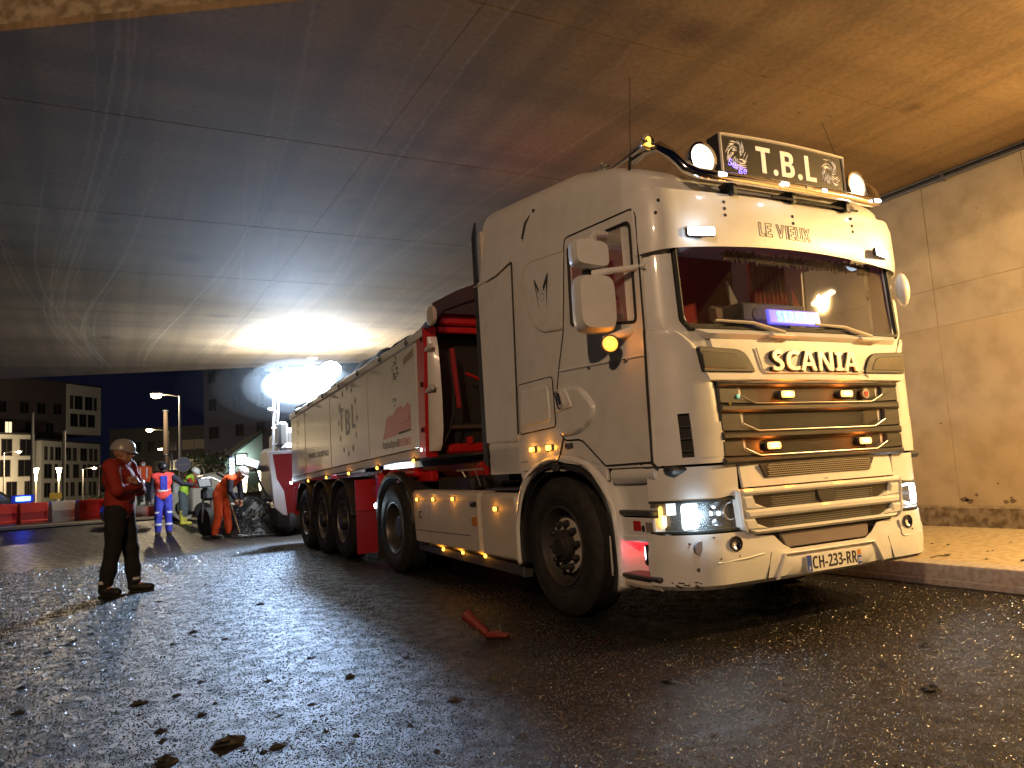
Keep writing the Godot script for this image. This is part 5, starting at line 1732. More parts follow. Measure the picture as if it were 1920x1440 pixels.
func make_cab_interior(T: Node3D) -> void:
	var I := part("cab_interior", T)
	obj("dashboard", mb().rbox(V(0, 1.80, 1.12), V(2.1, 0.26, 0.42), 0.06), M.interior_dark, I)
	obj("dash_lip", mb().rbox(V(0, 1.935, 1.22), V(2.0, 0.03, 0.30), 0.012), M.interior_dark, I)
	for x in [-0.62, 0.62]:
		var st := obj("seat", mb().rbox(V(x, 1.50, 0.35), V(0.50, 0.16, 0.50), 0.05), M.interior_trim, I)
		obj("backrest", mb().at(V(x, 1.92, 0.08), rx(-0.12)).rbox(Vector3.ZERO, V(0.48, 0.70, 0.14), 0.05), M.interior_trim, I)
		obj("headrest", mb().at(V(x, 2.36, 0.03), rx(-0.12)).rbox(Vector3.ZERO, V(0.30, 0.18, 0.10), 0.04), M.interior_trim, I)
	obj("bunk_curtain", mb().box(V(0, 2.2, -0.35), V(2.3, 1.6, 0.03)), M.red_cloth, I)
	var folds := mb()
	for k in 8:
		folds.cyl(V(0.05 + 0.045 * k, 2.02, 0.96), V(0.05 + 0.045 * k, 2.56, 0.96), 0.026, 8)
	obj("red_curtain", folds, M.red_cloth, I)
	var tas := mb()
	rng.seed = 4
	for k in 90:
		var x := -0.55 + 1.5 * k / 90.0
		tas.box(V(x, 2.475 - rng.randf() * 0.03, 1.30), V(0.012, 0.05 + rng.randf() * 0.03, 0.012))
	obj("curtain_fringe", tas, M.interior_trim, I)
	var wheel_path := []
	for k in 24:
		var a := TAU * k / 24
		wheel_path.append(V(0.62, 1.98, 0.78) + rx(-0.9) * V(cos(a) * 0.23, sin(a) * 0.23, 0))
	var sw := obj("steering_wheel", mb().tube(wheel_path, 0.016, 8, true), M.interior_dark, I)
	obj("steering_hub", mb().cyl(V(0.62, 1.80, 0.95), V(0.62, 1.98, 0.78), 0.04, 8), M.interior_dark, I)
	# table box on the dashboard, pennants, name board with lit letters
	obj("dash_box", mb().rbox(V(-0.07, 2.06, 1.16), V(0.62, 0.20, 0.20), 0.012), M.interior_grey, I)
	for x in [-0.24, 0.10]:
		obj("box_ornament", mb().at(V(x, 2.075, 1.262), rx(PI / 2)).lathe([Vector2(0.05, 0), Vector2(0.046, 0.005), Vector2(0.03, 0.003), Vector2(0.02, 0.006), Vector2(0, 0.006)], 10), M.interior_grey, I)
	for q in [[-0.36, M.decal_grey], [0.26, M.red_cloth]]:
		var pn := obj("pennant_stick", mb().cyl(V(q[0], 1.95, 1.15), V(q[0] - 0.02, 2.33, 1.14), 0.006, 5), M.interior_trim, I)
		obj("pennant_cloth", mb().at(V(q[0] + 0.03, 2.22, 1.145)).prism(PackedVector2Array([Vector2(-0.045, 0.1), Vector2(-0.04, -0.07), Vector2(0.05, -0.10), Vector2(0.02, -0.02)]), 0.0, 0.004), q[1], I)
	var nb := obj("name_board", mb().at(V(-0.02, 2.035, 1.372), rx(-0.12)).rbox(Vector3.ZERO, V(0.50, 0.105, 0.03), 0.008), M.led_blue, T)
	write("board_text", "SERGE", 0.07, M.led_cyan, nb, V(-0.05, 2.037, 1.390), rx(-0.12), 0.004)
	omni(V(-0.02, 2.11, 1.36), Color(0.15, 0.2, 1.0), 0.01, 0.02, nb)
	# red cabin lamp
	obj("red_cabin_lamp", mb().box(V(-0.3, 2.86, 0.55), V(0.5, 0.02, 0.08)), M.red_led, I)
	omni(V(-0.45, 2.72, 0.55), Color(1.0, 0.02, 0.05), 0.08, 0.05, I)
	obj("wall_hook", mb().box(V(-0.9, 2.33, 0.2), V(0.03, 0.12, 0.03)), M.red_paint, I)

func make_chassis(T: Node3D) -> void:
	var C := part("chassis", T)
	for x in [-0.40, 0.40]:
		obj("frame_rail", mb().box(V(x, 0.86, -1.7), V(0.08, 0.26, 5.6)), M.chassis_black, C)
	for z in [-0.1, -1.4, -2.6, -4.3]:
		obj("cross_member", mb().box(V(0, 0.84, z), V(0.8, 0.18, 0.12)), M.chassis_black, C)
	obj("front_axle", mb().cyl(V(-1.0, 0.5, 0), V(1.0, 0.5, 0), 0.07, 8), M.chassis_black, C)
	obj("drive_axle", mb().cyl(V(-1.0, 0.52, -3.72), V(1.0, 0.52, -3.72), 0.10, 8), M.chassis_black, C)
	obj("engine_block", mb().rbox(V(0, 0.85, 0.35), V(0.8, 0.55, 1.2), 0.08), M.chassis_black, C)
	obj("fifth_wheel", mb().rbox(V(0, 1.10, -3.35), V(0.95, 0.10, 0.95), 0.03), M.dull_steel, C)
	obj("catwalk", mb().box(V(-0.1, 1.0, -1.75), V(1.3, 0.03, 1.1)), M.alu_plate, C)
	# hoses between cab and trailer
	for k in 5:
		var x := -0.55 + 0.12 * k
		var pts := []
		for j in 12:
			var t := j / 11.0
			pts.append(V(x + 0.05 * sin(t * 9 + k), 1.55 - 0.45 * sin(t * PI) + 0.03 * cos(t * 20 + k), -1.15 - 1.35 * t))
		obj("air_hose", mb().tube(pts, 0.014, 6), [M.seal_black, M.red_paint, M.decal_grey, M.seal_black, M.yellow_plate][k], C)
	# wire rack with coiled leads
	var rk := mb()
	rk.cyl(V(-1.05, 1.14, -1.55), V(-1.05, 1.14, -2.2), 0.010, 6)
	for k in 4:
		rk.cyl(V(-1.05, 1.14, -1.6 - 0.16 * k), V(-1.0, 0.98, -1.64 - 0.12 * k), 0.006, 5)
	obj("wire_rack", rk, M.steel, C)
	obj("battery_box", mb().rbox(V(-0.85, 1.0, -2.3), V(0.4, 0.16, 0.9), 0.03), M.chassis_black, C)
	var fw := make_wheel("front")
	put_wheel(fw, T, V(-1.20, 0.52, 0), true, 0.1)
	put_wheel(fw, T, V(1.20, 0.52, 0), false)
	fw.free()
	var dw := make_wheel("drive")
	put_wheel(dw, T, V(-1.24, 0.52, -3.72), true)
	put_wheel(dw, T, V(-0.90, 0.52, -3.72), true)
	put_wheel(dw, T, V(1.24, 0.52, -3.72), false)
	put_wheel(dw, T, V(0.90, 0.52, -3.72), false)
	dw.free()
	# red lamp behind the cab that lights the gap and the slab above it
	var rl := obj("gap_lamp", mb().rbox(V(-0.5, 3.30, -1.16), V(0.5, 0.05, 0.06), 0.01), M.red_led, T)
	omni(V(-0.5, 3.36, -1.28), Color(1.0, 0.05, 0.05), 0.08, 0.05, rl)
	var r2 := obj("chassis_lamp", mb().rbox(V(-0.75, 0.98, -4.5), V(0.2, 0.03, 0.06), 0.01), M.red_led, T)
	omni(V(-1.05, 0.93, -4.52), Color(1.0, 0.04, 0.06), 0.16, 0.04, r2)

func tr_top(z: float) -> float:
	return 2.63 + (z + 2.6) * 0.042

func tr_bot(z: float) -> float:
	return 1.34 + (z + 2.6) * 0.026

func star_poly(c: Vector2, r: float) -> Array:
	var out := []
	for k in 10:
		var a := PI / 2 + TAU * k / 10
		var q := r if k % 2 == 0 else r * 0.42
		out.append(c + Vector2(cos(a), sin(a)) * q)
	return out

func make_trailer() -> void:
	var T := thing("tipper_trailer", "white insulated tipper trailer with dark tarp and red chassis behind the tractor", "trailer")
	var body := obj("body", mb().box(V(0, 1.95, -5.95), V(2.40, 1.1, 6.3)), M.chassis_black, T)
	for right_ in [false, true]:
		var sx := 1.0 if right_ else -1.0
		var zj := [-2.655, -4.45, -6.35, -8.03, -9.16]
		for i in 4:
			var a: float = zj[i] - 0.019
			var b: float = zj[i + 1] + 0.019
			obj("side_panel", side([[b, tr_bot(b) + 0.075], [a, tr_bot(a) + 0.075], [a, tr_top(a) - 0.075], [b, tr_top(b) - 0.075]], 1.25, -0.03, 0.02, 0.004, right_), M.trailer_paint, T)
		obj("panel_gaps", side([[-9.17, tr_bot(-9.17)], [-2.64, tr_bot(-2.64)], [-2.64, tr_top(-2.64)], [-9.17, tr_top(-9.17)]], 1.225, -0.03, 0.02, 0.0, right_), M.seal_black, body)
		obj("top_rail", side([[-9.22, tr_top(-9.22) - 0.07], [-2.42, tr_top(-2.42) - 0.07], [-2.42, tr_top(-2.42) + 0.03], [-9.22, tr_top(-9.22) + 0.03]], 1.22, -0.05, 0.06, 0.012, right_), M.trailer_paint, T)
		obj("bottom_rail", side([[-9.22, tr_bot(-9.22) - 0.03], [-2.60, tr_bot(-2.60) - 0.03], [-2.60, tr_bot(-2.60) + 0.068], [-9.22, tr_bot(-9.22) + 0.068]], 1.215, -0.05, 0.05, 0.015, right_), M.dirty_white, T)
		# front corner: red post with bolts, pale wing, hinge plates
		var post := obj("corner_post", side([[-2.655, 1.30], [-2.47, 1.30], [-2.36, 2.67], [-2.60, 2.67]], 1.20, -0.06, 0.075, 0.01, right_), M.red_paint, T)
		for k in 3:
			obj("post_bolt", mb().ball(V(sx * 1.278, 2.55 - 0.48 * k, -2.50 + 0.04 * (1 - k)), V(0.012, 0.03, 0.03), 10), M.black_plastic, post)
		var wing := []
		for q in [[1.36, 0.02, 0.10], [1.42, 0.12, 0.20], [1.60, 0.16, 0.25], [1.9, 0.15, 0.23], [2.2, 0.11, 0.17], [2.45, 0.07, 0.10], [2.56, 0.03, 0.04]]:
			var row := []
			for k in 5:
				var t := k / 4.0
				row.append(V(sx * (1.245 - 0.10 * t * t), q[0], -2.45 + (q[0] - 1.3) * 0.07 + q[2] * 0.62 * t))
			wing.append(row)
		obj("corner_wing", mb().sheet(wing, 0.01), M.trailer_paint, T, 60)
		for y in [2.42, 1.99]:
			obj("hinge_plate", side([[-2.46, y - 0.03], [-2.24, y + 0.0], [-2.22, y + 0.05], [-2.27, y + 0.055], [-2.46, y + 0.01]], 1.24, 0.0, 0.03, 0.008, right_), M.trailer_paint, T)
		var led := obj("corner_lamp", mb().rbox(V(sx * 1.262, 1.385, -2.60), V(0.03, 0.05, 0.06), 0.01), M.lamp_white, T)
		omni(V(sx * 1.33, 1.385, -2.56), Color(0.85, 0.92, 1.0), 0.003, 0.02, led)
		var led2 := obj("tail_lamp", mb().rbox(V(sx * 1.262, 1.13, -9.3), V(0.04, 0.05, 0.06), 0.01), M.lamp_white, T)
		omni(V(sx * 1.35, 1.13, -9.3), Color(0.85, 0.92, 1.0), 0.12, 0.02, led2)
		# amber marker lamps hung below the rail
		for q in [[-2.86, 1.285], [-4.15, 1.25], [-5.43, 1.215], [-6.68, 1.185], [-7.89, 1.155]]:
			var b := obj("marker_bracket", mb().box(V(sx * 1.255, q[1] + 0.01, q[0]), V(0.02, 0.06, 0.05)), M.black_plastic, T)
			obj("lens", mb().rbox(V(sx * 1.27, q[1] - 0.01, q[0]), V(0.03, 0.045, 0.045), 0.01), M.lamp_amber, b)
			omni(V(sx * 1.315, q[1] - 0.01, q[0]), Color(1, 0.62, 0.18), 0.010, 0.02, b)
		# roller end disc of the sheet
		obj("sheet_roller_disc", mb().at(V(sx * 1.26, 2.745, -2.17), along(V(sx, 0, 0))).lathe([Vector2(0, -0.02), Vector2(0.10, -0.02), Vector2(0.105, 0), Vector2(0.10, 0.02), Vector2(0.07, 0.025), Vector2(0, 0.02)], 24), M.dirty_white, T)
		# wheels and mudguards
		for z in [-5.99, -7.15, -8.31]:
			var a0 := arch(z, 0.52, 0.60, 0.63, 2.2, 172, 8)
			var a1 := arch(z, 0.52, 0.555, 0.585, 2.2, 172, 8)
			obj("mudguard", side(band(a0, a1), 0.85, 0.0, 0.42, 0.015, right_), M.black_plastic, T, 60)
		obj("front_guard_plate", mb().box(V(sx * 1.0, 0.90, -5.16), V(0.54, 0.42, 0.02)), M.red_paint, T)
		obj("mud_flap", mb().box(V(sx * 1.0, 0.40, -5.15), V(0.54, 0.56, 0.012)), M.red_flap, T)
		obj("tail_guard_plate", mb().box(V(sx * 1.0, 0.80, -9.15), V(0.5, 0.5, 0.02)), M.red_paint, T)
		# landing leg with perforated bracket
		obj("landing_leg", mb().rbox(V(sx * 0.98, 0.85, -4.72), V(0.12, 0.75, 0.12), 0.015), M.red_paint, T)
		var br := obj("leg_bracket", mb().rbox(V(sx * 1.10, 1.0, -4.55), V(0.10, 0.36, 0.16), 0.02), M.red_paint, T)
		for k in 6:
			obj("bracket_hole", mb().ball(V(sx * 1.15, 0.88 + 0.055 * k, -4.55 + 0.04 * (k % 2)), V(0.008, 0.018, 0.018), 8), M.seal_black, br)
		obj("air_tank", mb().cyl(V(sx * 0.95, 0.95, -5.0), V(sx * 0.95, 0.95, -4.0), 0.14, 14), M.red_paint, T)
		obj("side_rail", mb().rbox(V(sx * 1.05, 1.10, -3.55), V(0.10, 0.12, 1.5), 0.02), M.red_paint, T)
		obj("rail_fitting", mb().rbox(V(sx * 1.12, 1.15, -3.25), V(0.12, 0.10, 0.35), 0.03), M.red_paint, T)
		obj("rail_fitting", mb().rbox(V(sx * 1.12, 1.14, -3.95), V(0.12, 0.11, 0.22), 0.03), M.red_paint, T)
	# front bulkhead, beams
	obj("bulkhead", mb().box(V(0, 1.98, -2.72), V(2.3, 1.3, 0.06)), M.chassis_black, T)
	obj("top_beam", mb().rbox(V(0, 2.785, -2.40), V(2.2, 0.17, 0.10), 0.02), M.red_paint, T)
	obj("upper_beam", mb().rbox(V(0, 2.895, -2.45), V(2.2, 0.035, 0.08), 0.01), M.red_paint, T)
	obj("lower_beam", mb().rbox(V(0, 2.655, -2.43), V(2.2, 0.07, 0.06), 0.01), M.red_paint, T)
	obj("front_strut", mb().cyl(V(-0.92, 1.8, -2.35), V(-0.95, 2.45, -2.4), 0.03, 8), M.red_cloth, T)
	obj("front_strut", mb().cyl(V(-0.80, 2.18, -2.40), V(-0.30, 1.98, -2.40), 0.018, 6), M.red_paint, T)
	obj("lift_cylinder", mb().cyl(V(0, 1.25, -2.5), V(0, 2.55, -2.62), 0.11, 14), M.dull_steel, T)
	obj("connector_plate", mb().rbox(V(-0.72, 1.62, -2.62), V(0.40, 0.05, 0.04), 0.01), M.steel, T)
	obj("lower_cross_beam", mb().rbox(V(0, 1.38, -2.55), V(2.0, 0.10, 0.12), 0.02), M.red_paint, T)
	for x in [-0.75, -0.35]:
		obj("beam_lug", mb().rbox(V(x, 1.46, -2.5), V(0.06, 0.08, 0.06), 0.01), M.red_paint, T)
	obj("front_hose", mb().tube([V(-1.0, 1.95, -2.3), V(-1.02, 1.75, -2.28), V(-1.05, 1.55, -2.34), V(-1.12, 1.38, -2.42)], 0.012, 6), M.seal_black, T)
	# chassis
	for x in [-0.48, 0.48]:
		obj("frame_rail", mb().rbox(V(x, 1.12, -6.0), V(0.10, 0.22, 6.6), 0.01), M.red_paint, T)
	for z in [-5.99, -7.15, -8.31]:
		obj("axle", mb().cyl(V(-1.0, 0.52, z), V(1.0, 0.52, z), 0.07, 8), M.chassis_black, T)
	var w := make_wheel("trailer")
	for z in [-5.99, -7.15, -8.31]:
		put_wheel(w, T, V(-1.24, 0.52 + ground_y(z), z), true, z)
		put_wheel(w, T, V(1.24, 0.52 + ground_y(z), z), false, z)
	w.free()
	# tarpaulin, rumpled and higher along the middle
	var n := noise(FastNoiseLite.TYPE_SIMPLEX, 0.9, 61, 3)
	var P := []
	for i in 27:
		var z := -2.22 - 7.05 * i / 26.0
		var row := []
		for k in 15:
			var t := -1.0 + 2.0 * k / 14.0
			var x := t * 1.275
			var dome := pow(maxf(0.0, 1.0 - absf(t)), 0.62) * 0.50
			if absf(t) > 0.99:
				dome = -0.06
			var bump := n.get_noise_2d(x * 1.3, z * 1.1) * 0.10 * (1.0 - t * t)
			row.append(V(x, tr_top(z) + 0.05 + dome * (0.75 + 0.25 * sin(z * 2.2)) + bump + (0.035 * sin(z * 7.0) if absf(t) > 0.8 else 0.0), z))
		P.append(row)
	obj("tarpaulin", mb().sheet(P, 0.01), M.tarp, T, 50)
	var gable := [Vector2(-1.2, 2.80), Vector2(1.2, 2.80)]
	for k in 9:
		var x := 1.2 - 2.4 * k / 8.0
		gable.append(Vector2(x, 2.84 + 0.50 * pow(maxf(0.0, 1.0 - absf(x) / 1.25), 0.62)))
	obj("tarpaulin_gable", mb().at(V(0, 0, -2.26)).prism(PackedVector2Array(gable), -0.02, 0.0), M.tarp, T)
	for k in 7:
		var z := -2.9 - 0.95 * k
		obj("tarp_hook", mb().tube([V(-1.285, tr_top(z) + 0.02, z), V(-1.30, tr_top(z) - 0.05, z), V(-1.30, tr_top(z) - 0.06, z + 0.05), V(-1.285, tr_top(z) - 0.02, z + 0.06)], 0.008, 5), M.black_plastic, T)
	# lettering and emblems on the near side
	var B := ry(-PI / 2)
	var X := -1.2705
	for s in [["T", -5.72, 0.33], ["B", -5.42, 0.36], ["L", -5.13, 0.33]]:
		write("letter", s[0], s[2], M.decal_grey, T, V(X, 1.97 - (0.06 if s[0] == "B" else 0.0), s[1]), B, 0.002, true, 0.85)
	for k in 12:
		var a := TAU * k / 12
		obj("star", side(star_poly(Vector2(-5.40 + sin(a) * 0.46, 1.94 + cos(a) * 0.46), 0.052), 1.2698, 0.0, 0.0016, 0.0), M.decal_grey, T)
	write("panel_letter", "PRODUITS CALORIFUGES", 0.085, M.decal_grey, T, V(X, 1.545, -7.15), B, 0.002, true, 0.95)
	write("panel_letter", "Asphaltprofi", 0.085, M.decal_grey, T, V(X, 1.50, -3.60), B, 0.002, false, 0.92)
	write("panel_letter", "THERMO", 0.085, M.red_paint, T, V(X, 1.50, -3.14), B, 0.002, false, 0.95)
	var flag := [Vector2(-3.88, 1.57), Vector2(-2.90, 1.62), Vector2(-2.90, 1.90), Vector2(-2.98, 1.93), Vector2(-3.10, 1.88), Vector2(-3.22, 1.92), Vector2(-3.36, 1.90), Vector2(-3.46, 1.84), Vector2(-3.62, 1.84), Vector2(-3.74, 1.80), Vector2(-3.80, 1.68)]
	obj("flag_decal", side(flag, 1.2698, 0.0, 0.0014), mat("decal_pale_red", lin(0.48, 0.11, 0.10), 0.45), T)
	obj("flag_decal_stripe", side([[-3.35, 1.72], [-2.93, 1.735], [-2.93, 1.80], [-3.35, 1.785]], 1.2698, 0.0, 0.0026), M.red_paint, T)
	obj("flag_decal_shade", side([[-3.30, 1.595], [-2.90, 1.615], [-2.90, 1.635], [-3.30, 1.62]], 1.2698, 0.0, 0.0026), M.decal_dark, T)
	obj("maker_plate", side([[-3.05, 2.36], [-2.72, 2.42], [-2.72, 2.50], [-3.05, 2.44]], 1.2698, 0.0, 0.0016), M.decal_outline, T)
	rng.seed = 77
	for c in [[-3.36, 2.36, 0.15, 34], [-3.42, 1.99, 0.085, 12], [-8.55, 2.08, 0.16, 26], [-8.65, 1.78, 0.10, 14]]:
		for k in c[3]:
			var a := rng.randf() * TAU
			var r0: float = c[2] * rng.randf_range(0.2, 0.85)
			var o: Vector2 = Vector2(c[0] + cos(a) * r0 * 0.8, c[1] + sin(a) * r0 * 1.15)
			var d: Vector2 = Vector2(cos(a + 0.9), sin(a + 0.9)) * c[2] * rng.randf_range(0.15, 0.4)
			var nn := Vector2(-d.y, d.x).normalized() * 0.008
			obj("ornament_stroke", side([o - nn, o + d * 0.5 - nn * 1.6, o + d, o + d * 0.5 + nn * 0.6], 1.2698, 0.0, 0.0014), M.decal_dark, T)

func make_paver() -> void:
	var T := thing("asphalt_paver", "white asphalt paver with floodlights on its mast, working behind the tipper trailer", "paver")
	obj("tractor_body", mb().rbox(V(0, 1.35, -13.2), V(1.85, 1.3, 2.8), 0.10), M.machine_grey, T)
	obj("engine_hood", mb().rbox(V(0.1, 2.1, -12.9), V(1.9, 0.5, 1.8), 0.12), M.machine_grey, T)
	for k in 5:
		obj("hood_louvre", mb().box(V(-0.87, 1.95 + 0.07 * k, -12.4), V(0.02, 0.025, 0.3)), M.machine_dark, T)
	obj("hood_wing", mb().rbox(V(-0.86, 2.2, -12.15), V(0.22, 0.55, 0.5), 0.06), M.machine_grey, T)
	for x in [-0.85, 0.85]:
		obj("crawler_track", mb().at(V(x, 0.42, -13.0)).rbox(Vector3.ZERO, V(0.36, 0.72, 2.9), 0.2), M.machine_dark, T)
	# hopper: red inside, pale flange
	obj("hopper_plate", mb().at(V(0, 0, -9.95)).prism(PackedVector2Array([Vector2(-1.50, 1.72), Vector2(-0.5, 1.72), Vector2(-0.5, 0.62), Vector2(-1.24, 0.55), Vector2(-1.38, 0.86), Vector2(-1.43, 1.15)]), -0.03, 0.0), M.red_cloth, T)
	obj("hopper_flange", mb().at(V(0, 0, -9.93)).prism(PackedVector2Array([Vector2(-1.56, 1.75), Vector2(-0.6, 1.76), Vector2(-0.6, 1.70), Vector2(-1.47, 1.69), Vector2(-1.40, 1.22), Vector2(-1.27, 0.98), Vector2(-1.22, 0.52), Vector2(-1.30, 0.54), Vector2(-1.46, 0.70), Vector2(-1.50, 1.15)]), -0.06, 0.03, 0.01), M.machine_white, T)
	obj("hopper_side", mb().box(V(1.42, 1.15, -11.0), V(0.04, 1.0, 2.0)), M.machine_white, T)
	obj("push_roller", mb().cyl(V(-0.9, 0.5, -9.75), V(0.9, 0.5, -9.75), 0.09, 12), M.machine_dark, T)
	# light mast and lamps
	var mast := obj("mast", mb().tube([V(-1.05, 1.7, -12.1), V(-1.03, 2.6, -12.08), V(-1.0, 3.4, -12.0)], 0.035, 8).tube([V(-0.93, 1.7, -12.1), V(-0.95, 2.5, -12.06), V(-0.92, 3.1, -12.02), V(-0.97, 3.42, -12.0)], 0.022, 8), M.machine_white, T)
	for y in [2.0, 2.35, 2.7]:
		obj("mast_rung", mb().box(V(-1.0, y, -12.08), V(0.16, 0.04, 0.04)), M.machine_white, mast)
	obj("mast_clamp", mb().rbox(V(-1.08, 2.75, -12.05), V(0.16, 0.07, 0.10), 0.02), M.machine_white, mast)
	obj("mast_foot", mb().rbox(V(-1.05, 1.62, -12.1), V(0.20, 0.30, 0.25), 0.03), M.machine_dark, mast)
	var l2 := obj("small_floodlight", mb().at(V(-1.0, 3.48, -11.95)).rbox(Vector3.ZERO, V(0.16, 0.14, 0.10), 0.04), M.flood_white, T)
	omni(V(-1.05, 3.48, -11.80), Color(0.82, 0.92, 1.0), 6.0, 0.08, l2)
	for k in 3:
		var c := V(-0.72 + 0.45 * k, 3.42 + 0.09 * k, -11.77)
		var ml := obj("floodlight_balloon", mb().ball(c, V(0.235, 0.19, 0.22), 20), M.flood_white, T)
		omni(c, Color(0.97, 0.975, 0.97), FLOOD / 3.0, 0.12, ml)
	obj("floodlight_cap", mb().at(V(-0.22, 3.84, -11.77)).lathe([Vector2(0.0, 0.0), Vector2(0.11, 0.0), Vector2(0.11, 0.02), Vector2(0, 0.05)], 20), M.dull_steel, T)
	spot(V(-0.74, 3.36, -11.45), V(-2.3, 0, -5.5), Color(0.66, 0.81, 1.0), 95.0, 46.0, 0.12, T)
	obj("lamp_bar", mb().cyl(V(-0.98, 3.36, -12.0), V(0.3, 3.36, -11.85), 0.03, 8), M.machine_white, T)
	obj("lamp_post", mb().cyl(V(-0.22, 2.2, -11.8), V(-0.22, 3.34, -11.77), 0.035, 8), M.machine_white, T)
	for q in [[-0.55, 3.46], [0.12, 3.46]]:
		var l := obj("bar_floodlight", mb().rbox(V(q[0], q[1], -11.9), V(0.22, 0.13, 0.10), 0.03), M.flood_white, T)
		omni(V(q[0], q[1], -11.9), Color(0.82, 0.91, 1.0), 3.0, 0.04, l)
	# screed beam with its cylinder, reaching out to the left
	obj("screed_beam", mb().rbox(V(-0.6, 0.80, -16.3), V(2.3, 0.32, 0.3), 0.04), M.machine_dark, T)
	obj("screed_top_plate", mb().box(V(-0.6, 0.98, -16.25), V(2.3, 0.03, 0.36)), M.dull_steel, T)
	obj("screed_cylinder", mb().cyl(V(-1.05, 0.70, -16.05), V(0.1, 0.72, -16.05), 0.075, 12).cyl(V(-1.75, 0.68, -16.05), V(-1.05, 0.70, -16.05), 0.035, 10), M.machine_white, T)
	obj("screed_plate", mb().rbox(V(-0.6, 0.40, -16.1), V(2.3, 0.22, 0.4), 0.02), M.machine_dark, T)
	obj("screed_edge", mb().box(V(-0.6, 0.44, -15.88), V(2.3, 0.05, 0.03)), M.worn_steel, T)
	# control console on an arm, its back lit by the floodlight
	var cp := obj("control_console", mb().at(V(-1.38, 1.62, -12.9), rz(-0.35) * rx(-0.2)).rbox(Vector3.ZERO, V(0.30, 0.20, 0.09), 0.03), M.machine_grey, T)
	obj("console_arm", mb().tube([V(-1.30, 1.52, -12.92), V(-1.2, 1.15, -12.9), V(-1.05, 0.85, -12.9)], 0.025, 6), M.machine_dark, cp)
	obj("console_screen", mb().at(V(-1.38, 1.62, -12.9), rz(-0.35) * rx(-0.2)).box(V(0, 0, 0.052), V(0.28, 0.17, 0.004)), M.machine_white, cp)
	obj("control_platform", mb().rbox(V(0, 1.55, -15.0), V(2.2, 0.12, 1.1), 0.03), M.machine_dark, T)

const FLOOD := 34.0

func heap(called: String, c: Vector3, ra: float, rb: float, h: float, m: Material, seed_: int, n := 26) -> MeshInstance3D:
	var ns := noise(FastNoiseLite.TYPE_SIMPLEX, 1.1, seed_, 3)
	var fine := noise(FastNoiseLite.TYPE_SIMPLEX, 6.0, seed_ + 1, 2)
	var P := []
	for i in n + 1:
		var row := []
		var rr := 1.0 - float(i) / n
		for k in n * 2 + 1:
			var a := TAU * k / (n * 2)
			var x := cos(a) * ra * rr
			var z := -sin(a) * rb * rr
			var y := h * (pow(1.0 - rr * rr, 1.15)) * (1.0 + 0.25 * ns.get_noise_2d(x, z)) + 0.035 * fine.get_noise_2d(x, z) * (1.0 - rr * 0.5)
			row.append(c + V(x * (1.0 + 0.18 * ns.get_noise_2d(a, 3.0)), maxf(y, -0.01), z))
		P.append(row)
	return obj(called, mb().sheet(P), m, null, 20)

# steam from the hot asphalt drifting round the floodlights
func make_steam() -> void:
	var we: WorldEnvironment = get_node("environment")
	we.environment.volumetric_fog_enabled = true
	we.environment.volumetric_fog_density = 0.0
	for q in [[1.6, 0.8, 1.1, 0.14], [2.4, 1.2, 1.8, 0.035], [3.6, 1.6, 2.8, 0.006], [5.0, 1.85, 4.0, 0.0012]]:
		var fv := FogVolume.new()
		fv.name = numbered("steam", self)
		fv.shape = RenderingServer.FOG_VOLUME_SHAPE_ELLIPSOID
		fv.size = V(q[0], q[1], q[2])
		fv.position = V(-0.55, 3.22, -11.7)
		var fm := FogMaterial.new()
		fm.albedo = Color(0.85, 0.92, 1.0)
		fm.density = q[3]
		fv.material = fm
		add_child(fv, true)
		tag(fv, "pale steam glowing around the floodlights on the paver mast", "steam", "steam round the floodlights", "stuff")

